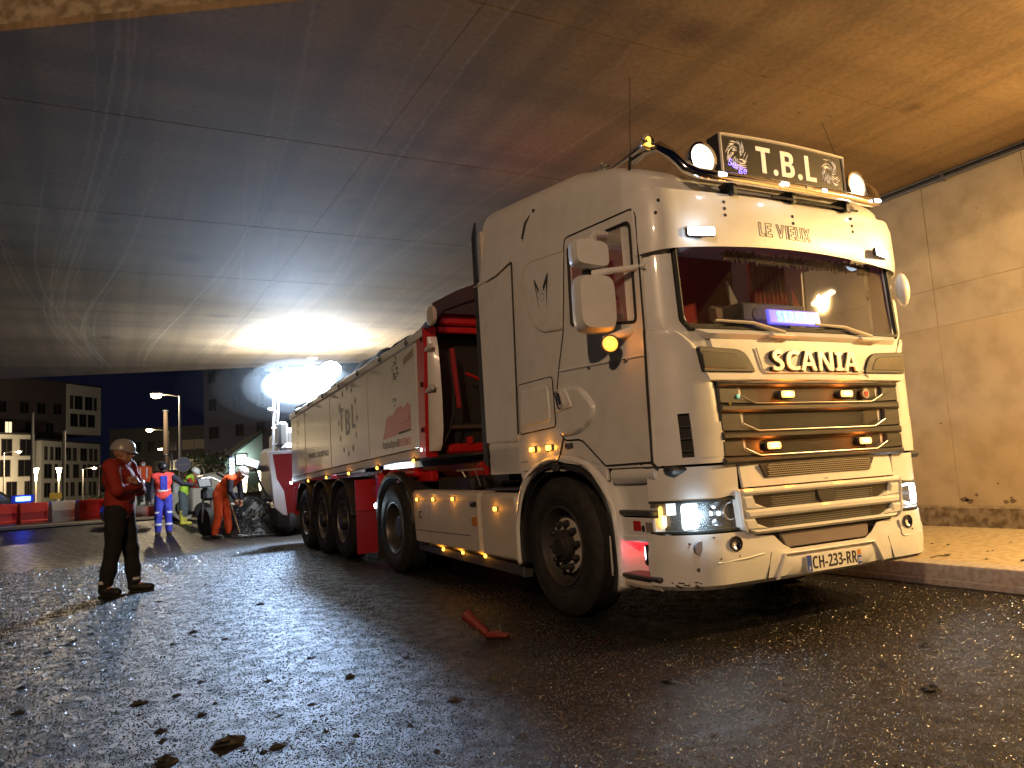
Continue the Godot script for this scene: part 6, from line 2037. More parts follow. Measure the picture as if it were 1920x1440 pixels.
# bones: [a, b, ra, rb]; smooth union meshed by surface nets
func field_mesh(bones: Array, cell: float, k: float, q: MB = null) -> MB:
	var m := q if q else mb()
	var vals := {}
	var pad := cell * 1.5 + k * 0.5
	# sparse distances: per bone visit its box
	for b in bones:
		var a: Vector3 = b[0]
		var e: Vector3 = b[1]
		var ra: float = b[2]
		var rb: float = b[3]
		var flat: Vector3 = b[4] if b.size() > 4 else Vector3.ONE
		var rm := maxf(ra, rb) * maxf(flat.x, maxf(flat.y, flat.z)) + pad
		var lo := Vector3i(((a.min(e) - Vector3.ONE * rm) / cell).floor())
		var hi := Vector3i(((a.max(e) + Vector3.ONE * rm) / cell).ceil())
		var d := e - a
		var inv := Vector3.ONE / flat
		var ds := d * inv
		var dd := maxf(1e-9, ds.length_squared())
		for z in range(lo.z, hi.z + 1):
			for y in range(lo.y, hi.y + 1):
				for x in range(lo.x, hi.x + 1):
					var p := (Vector3(x, y, z) * cell - a) * inv
					var t := clampf(p.dot(ds) / dd, 0.0, 1.0)
					var dist := (p - ds * t).length() - lerpf(ra, rb, t)
					if dist > pad:
						continue
					var key := Vector3i(x, y, z)
					var old: float = vals.get(key, 9.0)
					if old > 8.0:
						vals[key] = dist
					else:
						var h := clampf(0.5 + 0.5 * (old - dist) / k, 0.0, 1.0)
						vals[key] = lerpf(old, dist, h) - k * h * (1.0 - h)
	var verts := {}
	var offs := [Vector3i(0, 0, 0), Vector3i(1, 0, 0), Vector3i(0, 1, 0), Vector3i(1, 1, 0), Vector3i(0, 0, 1), Vector3i(1, 0, 1), Vector3i(0, 1, 1), Vector3i(1, 1, 1)]
	var edges := [[0, 1], [2, 3], [4, 5], [6, 7], [0, 2], [1, 3], [4, 6], [5, 7], [0, 4], [1, 5], [2, 6], [3, 7]]
	var inside := []
	for key in vals:
		if vals[key] < 0.0:
			inside.append(key)
	var seen := {}
	for key in inside:
		for o in offs:
			var c: Vector3i = key - o
			if seen.has(c):
				continue
			seen[c] = true
			var f := []
			var neg := 0
			for oo in offs:
				var w: float = vals.get(c + oo, 0.5 * cell)
				f.append(w)
				if w < 0.0:
					neg += 1
			if neg == 0 or neg == 8:
				continue
			var s := Vector3.ZERO
			var cnt := 0
			for e in edges:
				var fa: float = f[e[0]]
				var fb: float = f[e[1]]
				if (fa < 0.0) != (fb < 0.0):
					s += Vector3(offs[e[0]]).lerp(Vector3(offs[e[1]]), fa / (fa - fb))
					cnt += 1
			verts[c] = (Vector3(c) + s / cnt) * cell
	for key in inside:
		for ax in 3:
			var st := Vector3i.ZERO
			st[ax] = 1
			for sg in [1, -1]:
				var nb: Vector3i = key + st * sg
				if vals.get(nb, 1.0) < 0.0:
					continue
				var base: Vector3i = key if sg > 0 else nb
				var u := Vector3i.ZERO
				var w := Vector3i.ZERO
				u[(ax + 1) % 3] = 1
				w[(ax + 2) % 3] = 1
				var c0 = verts.get(base - u - w)
				var c1 = verts.get(base - w)
				var c2 = verts.get(base)
				var c3 = verts.get(base - u)
				if c0 == null or c1 == null or c2 == null or c3 == null:
					continue
				if sg > 0:
					m.quad(c0, c1, c2, c3)
				else:
					m.quad(c3, c2, c1, c0)
	return m

func hand_bones(wrist: Vector3, dir: Vector3, palm: Vector3, side_: Vector3, curl: float) -> Array:
	var d := dir.normalized()
	var s := side_.normalized()
	var n := palm.normalized()
	var out := [[wrist, wrist + d * 0.05, 0.026, 0.032], [wrist + d * 0.05 + s * 0.015, wrist + d * 0.085 + s * 0.02, 0.026, 0.018], [wrist + d * 0.05 - s * 0.015, wrist + d * 0.085 - s * 0.02, 0.026, 0.018]]
	for k in 4:
		var o := wrist + d * 0.085 + s * (0.027 - 0.018 * k)
		var L: float = [0.066, 0.075, 0.070, 0.055][k]
		var e := o + (d * cos(curl * 0.5) + n * sin(curl * 0.5)) * L * 0.55
		var t := e + (d * cos(curl * 1.5) + n * sin(curl * 1.5)) * L * 0.5
		out.append([o, e, 0.0098, 0.009])
		out.append([e, t, 0.009, 0.0075])
	var tb := wrist + d * 0.025 + s * 0.026
	var tm := tb + (d * 0.7 + s * 0.7 + n * 0.2).normalized() * 0.04
	out.append([tb, tm, 0.014, 0.0115])
	out.append([tm, tm + (d * 0.95 + s * 0.1 + n * 0.35).normalized() * 0.032, 0.0115, 0.009])
	return out

# head centred at c looking along f: skull, jaw, nose, ears, eye hollows by features
func head_bones(c: Vector3, X: Basis) -> Array:
	var P := func(x: float, y: float, z: float) -> Vector3: return c + X * Vector3(x, y, z)
	return [
		[P.call(0.0, 0.035, -0.022), P.call(0.0, 0.035, 0.012), 0.083, 0.080],
		[P.call(0.0, -0.02, 0.015), P.call(0.0, -0.075, 0.052), 0.064, 0.036],
		[P.call(-0.028, -0.05, 0.03), P.call(0.028, -0.05, 0.03), 0.042, 0.042],
		[P.call(0.0, 0.022, 0.086), P.call(0.0, -0.018, 0.106), 0.010, 0.015],
		[P.call(-0.012, -0.022, 0.094), P.call(0.012, -0.022, 0.094), 0.010, 0.010],
		[P.call(-0.03, 0.034, 0.080), P.call(0.03, 0.034, 0.080), 0.012, 0.012],
		[P.call(-0.018, -0.052, 0.084), P.call(0.018, -0.052, 0.084), 0.0085, 0.0085],
		[P.call(-0.014, -0.064, 0.082), P.call(0.014, -0.064, 0.082), 0.009, 0.009],
		[P.call(-0.078, 0.012, -0.008), P.call(-0.080, -0.022, -0.002), 0.016, 0.011],
		[P.call(0.078, 0.012, -0.008), P.call(0.080, -0.022, -0.002), 0.016, 0.011],
		[P.call(-0.033, 0.012, 0.074), P.call(-0.033, 0.012, 0.076), 0.012, 0.012],
		[P.call(0.033, 0.012, 0.074), P.call(0.033, 0.012, 0.076), 0.012, 0.012],
	]

func helmet(parent: Node3D, c: Vector3, X: Basis, m: Material) -> void:
	var B := X * rx(0.05)
	var q := mb()
	q.at(c + X * V(0, 0.045, -0.004), B * Basis.from_scale(V(0.93, 1.0, 1.12)))
	q.lathe([Vector2(0.118, -0.012), Vector2(0.121, 0.0), Vector2(0.118, 0.035), Vector2(0.104, 0.075), Vector2(0.078, 0.105), Vector2(0.04, 0.122), Vector2(0, 0.127)], 28)
	var h := obj("helmet", q, m, parent, 50)
	var brim := []
	for k in 13:
		var a := -1.25 + 2.5 * k / 12.0
		brim.append([c + B * V(sin(a) * 0.108, 0.042, cos(a) * 0.128), c + B * V(sin(a) * (0.118 + 0.012 * cos(a)), 0.028 - 0.010 * cos(a), cos(a) * (0.130 + 0.026 * pow(maxf(0, cos(a)), 0.8)))])
	var r0 := []
	var r1 := []
	for b in brim:
		r0.append(b[0])
		r1.append(b[1])
	obj("helmet_peak", mb().sheet([r1, r0], 0.004), m, parent, 50)
	for s in [-1.0, 0.0, 1.0]:
		var rid := []
		for k in 9:
			var a := -1.1 + 2.2 * k / 8.0
			rid.append(c + X * V(0, 0.045, -0.004) + B * V(s * 0.035, cos(a) * 0.124 - absf(s) * 0.006, sin(a) * 0.128))
		obj("helmet_rib", mb().tube(rid, 0.006, 5), m, parent, 50)

func eyes(parent: Node3D, c: Vector3, X: Basis) -> void:
	for s in [-1.0, 1.0]:
		obj("eye", mb().ball(c + X * V(s * 0.033, 0.013, 0.081), V(0.009, 0.007, 0.007), 8), M.hair_dark, parent)
	obj("mouth", mb().at(c + X * V(0, -0.057, 0.091), X).box(Vector3.ZERO, V(0.038, 0.003, 0.004)), M.red_cloth, parent)

# limbs: dictionary of joints in the person's own axes (y up, faces +z); returns the node
func person(called_label: String, where: Vector3, turn: float, J: Dictionary, look: Dictionary, cell: float) -> Node3D:
	var T := thing("person", called_label, "person", where, turn)
	var X: Basis = J.head_turn
	var sk: Material = look.skin
	# whole body, one continuous mesh
	var body := [
		[J.pelvis + V(-0.06, 0, 0), J.pelvis + V(0.06, 0, 0), 0.105, 0.105], [J.pelvis, J.waist, 0.115, 0.105], [J.waist, J.chest, 0.11, 0.13],
		[J.chest + V(-0.07, 0, 0), J.chest + V(0.07, 0, 0), 0.115, 0.115], [J.chest, J.neck, 0.09, 0.06], [J.neck, J.head, 0.055, 0.052],
	]
	for s in ["l", "r"]:
		body.append([J.neck.lerp(J["shoulder_" + s], 0.4), J["shoulder_" + s], 0.065, 0.062])
		body.append([J["shoulder_" + s], J["elbow_" + s], 0.054, 0.042])
		body.append([J["elbow_" + s], J["wrist_" + s], 0.041, 0.028])
		body.append([J["hip_" + s], J["knee_" + s], 0.088, 0.058])
		body.append([J["knee_" + s], J["ankle_" + s], 0.056, 0.040])
		body.append([J["ankle_" + s], J["toe_" + s], 0.040, 0.034])
	var bm := field_mesh(body, cell, 0.05)
	field_mesh(head_bones(J.head, X), minf(cell, 0.0075), 0.02, bm)
	for s in ["l", "r"]:
		var dir: Vector3 = J["hand_" + s] if J.has("hand_" + s) else J["wrist_" + s] - J["elbow_" + s]
		var palm: Vector3 = J["palm_" + s]
		var sd := dir.cross(palm) * (1.0 if s == "l" else -1.0)
		if J.get("thumb_" + s) != null:
			sd = J["thumb_" + s]
		field_mesh(hand_bones(J["wrist_" + s], dir, palm, sd, J.get("curl", 0.5)), 0.007, 0.008, bm)
	var B := obj("body", bm, sk, T, 70)
	# clothing over it
	var jacket := [
		[J.pelvis.lerp(J.waist, 0.15) + V(-0.07, 0, 0), J.pelvis.lerp(J.waist, 0.15) + V(0.07, 0, 0), 0.125, 0.125], [J.pelvis.lerp(J.waist, 0.3), J.waist, 0.135, 0.13], [J.waist, J.chest, 0.135, 0.15],
		[J.waist + V(-0.05, 0, 0), J.waist + V(0.05, 0, 0), 0.125, 0.125],
		[J.chest + V(-0.08, 0, 0), J.chest + V(0.08, 0, 0), 0.132, 0.132], [J.chest, J.neck, 0.11, 0.075],
	]
	var sleeves := []
	for s in ["l", "r"]:
		jacket.append([J.neck.lerp(J["shoulder_" + s], 0.35), J["shoulder_" + s], 0.085, 0.082])
		sleeves.append([J["shoulder_" + s], J["shoulder_" + s].lerp(J["elbow_" + s], 0.5), 0.078, 0.066])
		sleeves.append([J["shoulder_" + s].lerp(J["elbow_" + s], 0.5), J["elbow_" + s], 0.066, 0.060])
		sleeves.append([J["elbow_" + s], J["wrist_" + s].lerp(J["elbow_" + s], 0.1), 0.059, 0.045])
	if look.get("sleeve") == null:
		jacket.append_array(sleeves)
	else:
		obj("sleeves", field_mesh(sleeves, cell, 0.02), look.sleeve, B, 70)
	obj("jacket", field_mesh(jacket, cell, 0.05), look.jacket, B, 70)
	var trousers := [[J.pelvis + V(-0.07, 0.03, 0), J.pelvis + V(0.07, 0.03, 0), 0.122, 0.122]]
	for s in ["l", "r"]:
		var mid: Vector3 = J["hip_" + s].lerp(J["knee_" + s], 0.5)
		trousers.append([J["hip_" + s], mid, 0.112, 0.096])
		trousers.append([mid, J["knee_" + s], 0.096, 0.082])
		var cuff: Vector3 = J["knee_" + s].lerp(J["ankle_" + s], look.get("cuff", 0.92))
		trousers.append([J["knee_" + s], cuff.lerp(J["knee_" + s], 0.4), 0.082, 0.078])
		trousers.append([cuff.lerp(J["knee_" + s], 0.4), cuff, 0.078, 0.073])
	obj("trousers", field_mesh(trousers, cell, 0.04), look.trousers, B, 70)
	for s in ["l", "r"]:
		var an: Vector3 = J["ankle_" + s]
		var to: Vector3 = J["toe_" + s]
		var boots := [[an + V(0, 0.10 + look.get("boot_up", 0.0), 0), an + V(0, -0.02, 0), 0.056 + look.get("boot_up", 0.0) * 0.12, 0.055], [an + (an - to).normalized() * 0.03 + V(0, -0.035, 0), to, 0.050, 0.043]]
		obj("boot", field_mesh(boots, minf(cell, 0.012), 0.03), look.boots, B, 70)
		var fd := (to - an)
		fd.y = 0
		obj("boot_sole", mb().at((an + to) * 0.5 * V(1, 0, 1) + V(0, minf(an.y, to.y) - 0.045, 0), Basis.looking_at(-fd.normalized(), Vector3.UP)).rbox(Vector3.ZERO, V(0.10, 0.03, 0.29), 0.012), M.boot, B)
	if look.get("helmet") != null:
		helmet(B, J.head, X, look.helmet)
	else:
		obj("hair", field_mesh([[J.head + X * V(0, 0.05, -0.03), J.head + X * V(0, 0.055, 0.02), 0.088, 0.078]], 0.012, 0.02), M.hair_dark, B, 70)
	eyes(B, J.head, X)
	return T

func standing() -> Dictionary:
	return {
		"pelvis": V(0, 0.93, 0), "waist": V(0, 1.08, 0), "chest": V(0, 1.30, 0.0), "neck": V(0, 1.46, 0.0), "head": V(0, 1.60, 0.025), "head_turn": Basis(),
		"shoulder_l": V(0.19, 1.42, 0), "elbow_l": V(0.25, 1.13, -0.02), "wrist_l": V(0.26, 0.89, 0.05), "palm_l": V(-1, 0, 0),
		"shoulder_r": V(-0.19, 1.42, 0), "elbow_r": V(-0.25, 1.13, -0.02), "wrist_r": V(-0.26, 0.89, 0.05), "palm_r": V(1, 0, 0),
		"hip_l": V(0.09, 0.90, 0), "knee_l": V(0.11, 0.49, 0.02), "ankle_l": V(0.12, 0.09, 0), "toe_l": V(0.14, 0.045, 0.16),
		"hip_r": V(-0.09, 0.90, 0), "knee_r": V(-0.11, 0.49, 0.02), "ankle_r": V(-0.12, 0.09, 0), "toe_r": V(-0.14, 0.045, 0.16),
	}

func hoop(parent: Node3D, called: String, a: Vector3, d: Vector3, r: float, h: float, m: Material, flat := 1.0) -> void:
	obj(called, mb().at(a, along(d) * Basis.from_scale(V(1, 1, flat))).lathe([Vector2(r - 0.004, -h / 2), Vector2(r, -h / 2), Vector2(r, h / 2), Vector2(r - 0.004, h / 2)], 20), m, parent, 50)

func make_people() -> void:
	# onlooker with crossed arms, turned towards the truck's rear
	var J := standing()
	J.merge({
		"elbow_l": V(0.25, 1.14, 0.10), "wrist_l": V(-0.06, 1.22, 0.24), "palm_l": V(0, -0.2, -1), "hand_l": V(-0.9, 0.35, -0.1), "thumb_l": V(0, 1, 0.2),
		"elbow_r": V(-0.25, 1.15, 0.10), "wrist_r": V(0.07, 1.19, 0.20), "palm_r": V(0, -0.2, -1), "hand_r": V(0.9, 0.25, -0.1), "thumb_r": V(0, 1, 0.2),
		"knee_l": V(0.12, 0.49, 0.06), "ankle_l": V(0.13, 0.09, 0.10), "toe_l": V(0.16, 0.045, 0.27),
		"ankle_r": V(-0.13, 0.09, -0.10), "toe_r": V(-0.17, 0.045, 0.06), "knee_r": V(-0.12, 0.49, -0.02),
		"chest": V(0, 1.29, -0.015), "neck": V(0, 1.44, -0.01), "head": V(0, 1.565, 0.035), "head_turn": ry(0.25) * rx(0.08),
	}, true)
	var P1 := person("person in grey helmet and orange-red jacket standing with arms crossed, nearest the camera", V(-4.10, 0, -4.78), deg_to_rad(62), J, {"skin": M.skin, "jacket": M.orange_red_cloth, "trousers": M.dark_trousers, "boots": M.boot, "helmet": M.helmet_grey}, 0.016)
	hoop(P1, "reflective_band", V(0, 1.02, 0.0), Vector3.UP, 0.172, 0.04, M.navy_cloth, 0.86)
	obj("dark_back_yoke", mb().at(V(0, 1.30, -0.135)).rbox(Vector3.ZERO, V(0.30, 0.28, 0.05), 0.02), M.navy_cloth, P1)
	for x in [-0.11, 0.11]:
		obj("reflective_strip", mb().at(V(x, 1.27, -0.165), rx(0.05)).rbox(Vector3.ZERO, V(0.035, 0.34, 0.012), 0.004), M.silver_band, P1)
	for s in [[0.13, 0.10], [-0.13, -0.10]]:
		hoop(P1, "ankle_band", V(s[0], 0.155, s[1]), Vector3.UP, 0.074, 0.03, M.silver_band)
	# worker in blue overalls and pink-red vest, arm stretched out
	J = standing()
	J.merge({"elbow_l": V(0.42, 1.22, 0.10), "wrist_l": V(0.66, 1.17, 0.18), "palm_l": V(0, -1, 0), "hand_l": V(1, -0.1, 0.2), "thumb_l": V(0, 0.1, 1), "curl": 0.35, "head_turn": ry(0.35)}, true)
	var P2 := person("person in dark helmet, red vest and blue overalls pointing with outstretched arm", V(-3.06, ground_y(-15.3), -15.3), deg_to_rad(-5), J, {"skin": M.skin_dark, "jacket": M.hivis_pink, "sleeve": M.navy_cloth, "trousers": M.blue_cloth, "boots": M.boot, "helmet": M.helmet_black}, 0.022)
	obj("bib", mb().rbox(V(0.02, 1.26, 0.145), V(0.16, 0.34, 0.03), 0.012), M.blue_cloth, P2)
	hoop(P2, "vest_band", V(0, 1.08, 0), Vector3.UP, 0.178, 0.05, M.silver_band, 0.86)
	for x in [0.115, -0.115]:
		for y in [0.56, 0.28]:
			hoop(P2, "leg_band", V(x, y, 0.02), Vector3.UP, 0.086, 0.045, M.silver_band)
	# worker in yellow vest and yellow boots, bending over the saw
	J = standing()
	J.merge({"waist": V(0, 1.06, 0.04), "chest": V(0, 1.26, 0.15), "neck": V(0, 1.40, 0.24), "head": V(0, 1.50, 0.34), "head_turn": rx(0.45),
		"shoulder_l": V(0.19, 1.36, 0.20), "elbow_l": V(0.24, 1.12, 0.36), "wrist_l": V(0.14, 1.10, 0.58), "palm_l": V(0, -1, 0), "shoulder_r": V(-0.19, 1.36, 0.20), "elbow_r": V(-0.24, 1.12, 0.34), "wrist_r": V(-0.14, 1.10, 0.56), "palm_r": V(0, -1, 0)}, true)
	var P3 := person("person in white helmet, yellow vest and yellow boots leaning over the upright tool", V(-2.28, ground_y(-19.6), -19.6), deg_to_rad(70), J, {"skin": M.skin, "jacket": M.hivis_yellow, "sleeve": M.orange_red_cloth, "trousers": M.grey_trousers, "boots": M.yellow_boot, "helmet": M.helmet_white, "cuff": 0.55, "boot_up": 0.2}, 0.024)
	obj("shoulder_yoke", mb().at(V(0, 1.345, 0.16), rx(0.6)).rbox(Vector3.ZERO, V(0.36, 0.20, 0.22), 0.07), M.hivis_pink, P3)
	# worker in orange bending down by the asphalt heap
	J = standing()
	J.merge({"pelvis": V(0, 0.92, -0.06), "waist": V(0, 1.06, 0.0), "chest": V(0, 1.21, 0.17), "neck": V(0, 1.30, 0.31), "head": V(0, 1.36, 0.45), "head_turn": rx(0.55),
		"shoulder_l": V(0.19, 1.26, 0.27), "elbow_l": V(0.22, 0.99, 0.30), "wrist_l": V(0.12, 0.80, 0.36), "palm_l": V(-1, 0, 0), "hand_l": V(-0.2, -1, 0.1), "shoulder_r": V(-0.19, 1.26, 0.27), "elbow_r": V(-0.22, 0.99, 0.28), "wrist_r": V(-0.10, 0.82, 0.34), "palm_r": V(1, 0, 0), "hand_r": V(0.2, -1, 0.1),
		"hip_l": V(0.09, 0.90, -0.06), "hip_r": V(-0.09, 0.90, -0.06), "knee_l": V(0.12, 0.50, 0.03), "ankle_l": V(0.14, 0.09, 0.06), "toe_l": V(0.17, 0.045, 0.22), "knee_r": V(-0.13, 0.49, -0.04), "ankle_r": V(-0.16, 0.09, -0.12), "toe_r": V(-0.18, 0.045, 0.04)}, true)
	var P4 := person("person in white helmet and orange work suit bending forward beside the asphalt heap", V(-2.02, ground_y(-12.7), -12.75), deg_to_rad(55), J, {"skin": M.skin, "jacket": M.hivis_orange, "trousers": M.hivis_orange, "boots": M.boot, "helmet": M.helmet_white, "sleeve": M.navy_cloth}, 0.022)
	hoop(P4, "vest_band", V(0, 1.02, -0.02), V(0, 0.8, 0.5), 0.160, 0.035, M.silver_band, 0.9)
	# masked operator on the roller
	J = standing()
	J.merge({"elbow_r": V(-0.32, 1.16, 0.06), "wrist_r": V(-0.30, 1.02, 0.24), "knee_l": V(0.12, 0.86, 0.36), "ankle_l": V(0.12, 0.46, 0.40), "toe_l": V(0.12, 0.42, 0.55), "knee_r": V(-0.12, 0.86, 0.36), "ankle_r": V(-0.12, 0.46, 0.40), "toe_r": V(-0.12, 0.42, 0.55)}, true)
	var P5 := person("person in orange jacket with white face mask sitting up on the roller", V(-3.25, 0.47, -22.6), deg_to_rad(8), J, {"skin": M.skin, "jacket": M.hivis_orange, "trousers": M.navy_cloth, "boots": M.boot}, 0.026)
	obj("face_mask", mb().ball(V(0, 1.555, 0.105), V(0.062, 0.055, 0.045), 12), M.mask_white, P5)
	for x in [-0.10, 0.10]:
		obj("reflective_strip", mb().rbox(V(x, 1.28, 0.135), V(0.04, 0.34, 0.02), 0.006), M.silver_band, P5)

# a block: front face from a to b (ground points), depth back, height; rows of windows built one by one
func block(called: String, label: String, a: Vector3, b: Vector3, depth: float, h0: float, h1: float, m: Material, rows: Array, lit := {}) -> Node3D:
	var T := thing(called, label, "building")
	var u := (b - a)
	u.y = 0
	var L := u.length()
	u = u.normalized()
	var n := V(-u.z, 0, u.x)
	if n.z < 0:
		n = -n
	var X := Basis(u, Vector3.UP, u.cross(Vector3.UP))
	if X.z.dot(n) < 0:
		X = Basis(u, Vector3.UP, -X.z)
	var O := Transform3D(X, a)
	var flip := X.determinant() < 0
	var q := mb()
	q.xf = O
	q.mirrored = flip
	q.box(V(L / 2, (h0 + h1) / 2, -depth / 2), V(L, h1 - h0, depth))
	var wall := obj("wall", q, m, T)
	var cop := mb()
	cop.xf = O
	cop.mirrored = flip
	cop.box(V(L / 2, h1 + 0.12, -depth / 2), V(L + 0.3, 0.24, depth + 0.3))
	obj("roof", cop, M.roof_dark, T)
	var n_win := 0
	for r in rows:
		for w in r[2]:
			var x: float = w[0]
			var ww: float = w[1]
			if x + ww > L:
				continue
			var y0: float = r[0]
			var hh: float = r[1]
			var f := mb()
			f.xf = O
			f.mirrored = flip
			var cx := x + ww / 2
			var cy := y0 + hh / 2
			for e in [[V(cx, y0 - 0.04, 0.02), V(ww + 0.16, 0.08, 0.16)], [V(cx, y0 + hh + 0.03, 0.02), V(ww + 0.12, 0.06, 0.10)], [V(x - 0.03, cy, 0.02), V(0.06, hh, 0.10)], [V(x + ww + 0.03, cy, 0.02), V(0.06, hh, 0.10)], [V(cx, cy, 0.015), V(0.05, hh, 0.05)]]:
				f.box(e[0], e[1])
			var fr := obj("window", f, M.window_frame if m == M.render_white else m, T)
			var p := mb()
			p.xf = O
			p.mirrored = flip
			p.box(V(cx, cy, 0.004), V(ww, hh, 0.02))
			var lm: Material = lit.get(n_win, M.window_dark)
			obj("lit_window_pane" if lit.has(n_win) else "pane", p, lm, fr)
			n_win += 1
	return T

func row_of(x0: float, x1: float, widths: Array, gap: Array, seed_: int) -> Array:
	rng.seed = seed_
	var out := []
	var x := x0
	while x < x1:
		var w: float = widths[rng.randi() % widths.size()]
		out.append([x, w])
		x += w + gap[rng.randi() % gap.size()]
	return out

func street_lamp(label: String, foot: Vector3, h: float, arm: Vector3, e: float, kind := "arm") -> void:
	var T := thing("street_lamp", label, "street lamp", foot, 0.0, "lit street lamps")
	if kind == "arm":
		obj("pole", mb().tube([V(0, 0, 0), V(0, h * 0.5, 0), V(0, h, 0)], [0.09, 0.07, 0.05], 10), M.pole_metal, T)
		obj("arm", mb().tube([V(0, h - 0.02, 0), V(0, h, 0) + arm * 0.5 + V(0, 0.04, 0), V(0, h, 0) + arm], 0.03, 8), M.pole_metal, T)
		obj("lamp_head", mb().rbox(V(0, h + 0.05, 0) + arm, V(0.55, 0.10, 0.28), 0.04), M.pole_metal, T)
		obj("lamp_glass", mb().ball(V(0, h - 0.06, 0) + arm, V(0.22, 0.12, 0.16), 14), M.street_sodium, T)
		omni(V(0, h - 0.06, 0) + arm, Color(1.0, 0.90, 0.74), e * 2.3, 0.12, T)
	else:
		obj("pole", mb().cyl(V(0, 0, 0), V(0, h - 0.9, 0), 0.10, 10, 0.08), M.pole_metal, T)
		obj("lamp_glass", mb().at(V(0, h - 0.9, 0)).lathe([Vector2(0.09, -0.6), Vector2(0.13, 0.1), Vector2(0.24, 0.65), Vector2(0.36, 0.9), Vector2(0.0, 0.92)], 16), M.street_bowl, T)
		obj("lamp_cap", mb().at(V(0, h + 0.02, 0)).lathe([Vector2(0.26, 0), Vector2(0.26, 0.03), Vector2(0, 0.10)], 16), M.pole_dark, T)
		omni(V(0, h - 0.3, 0.55), Color(1.0, 0.86, 0.64), e * 2.3, 0.2, T)

func barrier_shape(w: float) -> Array:
	var prof := [Vector2(-0.24, 0.0), Vector2(0.24, 0.0), Vector2(0.24, 0.10), Vector2(0.20, 0.14), Vector2(0.19, 0.40), Vector2(0.215, 0.44), Vector2(0.13, 0.76), Vector2(0.11, 0.80), Vector2(-0.11, 0.80), Vector2(-0.13, 0.76), Vector2(-0.215, 0.44), Vector2(-0.19, 0.40), Vector2(-0.20, 0.14), Vector2(-0.24, 0.10)]
	return prof

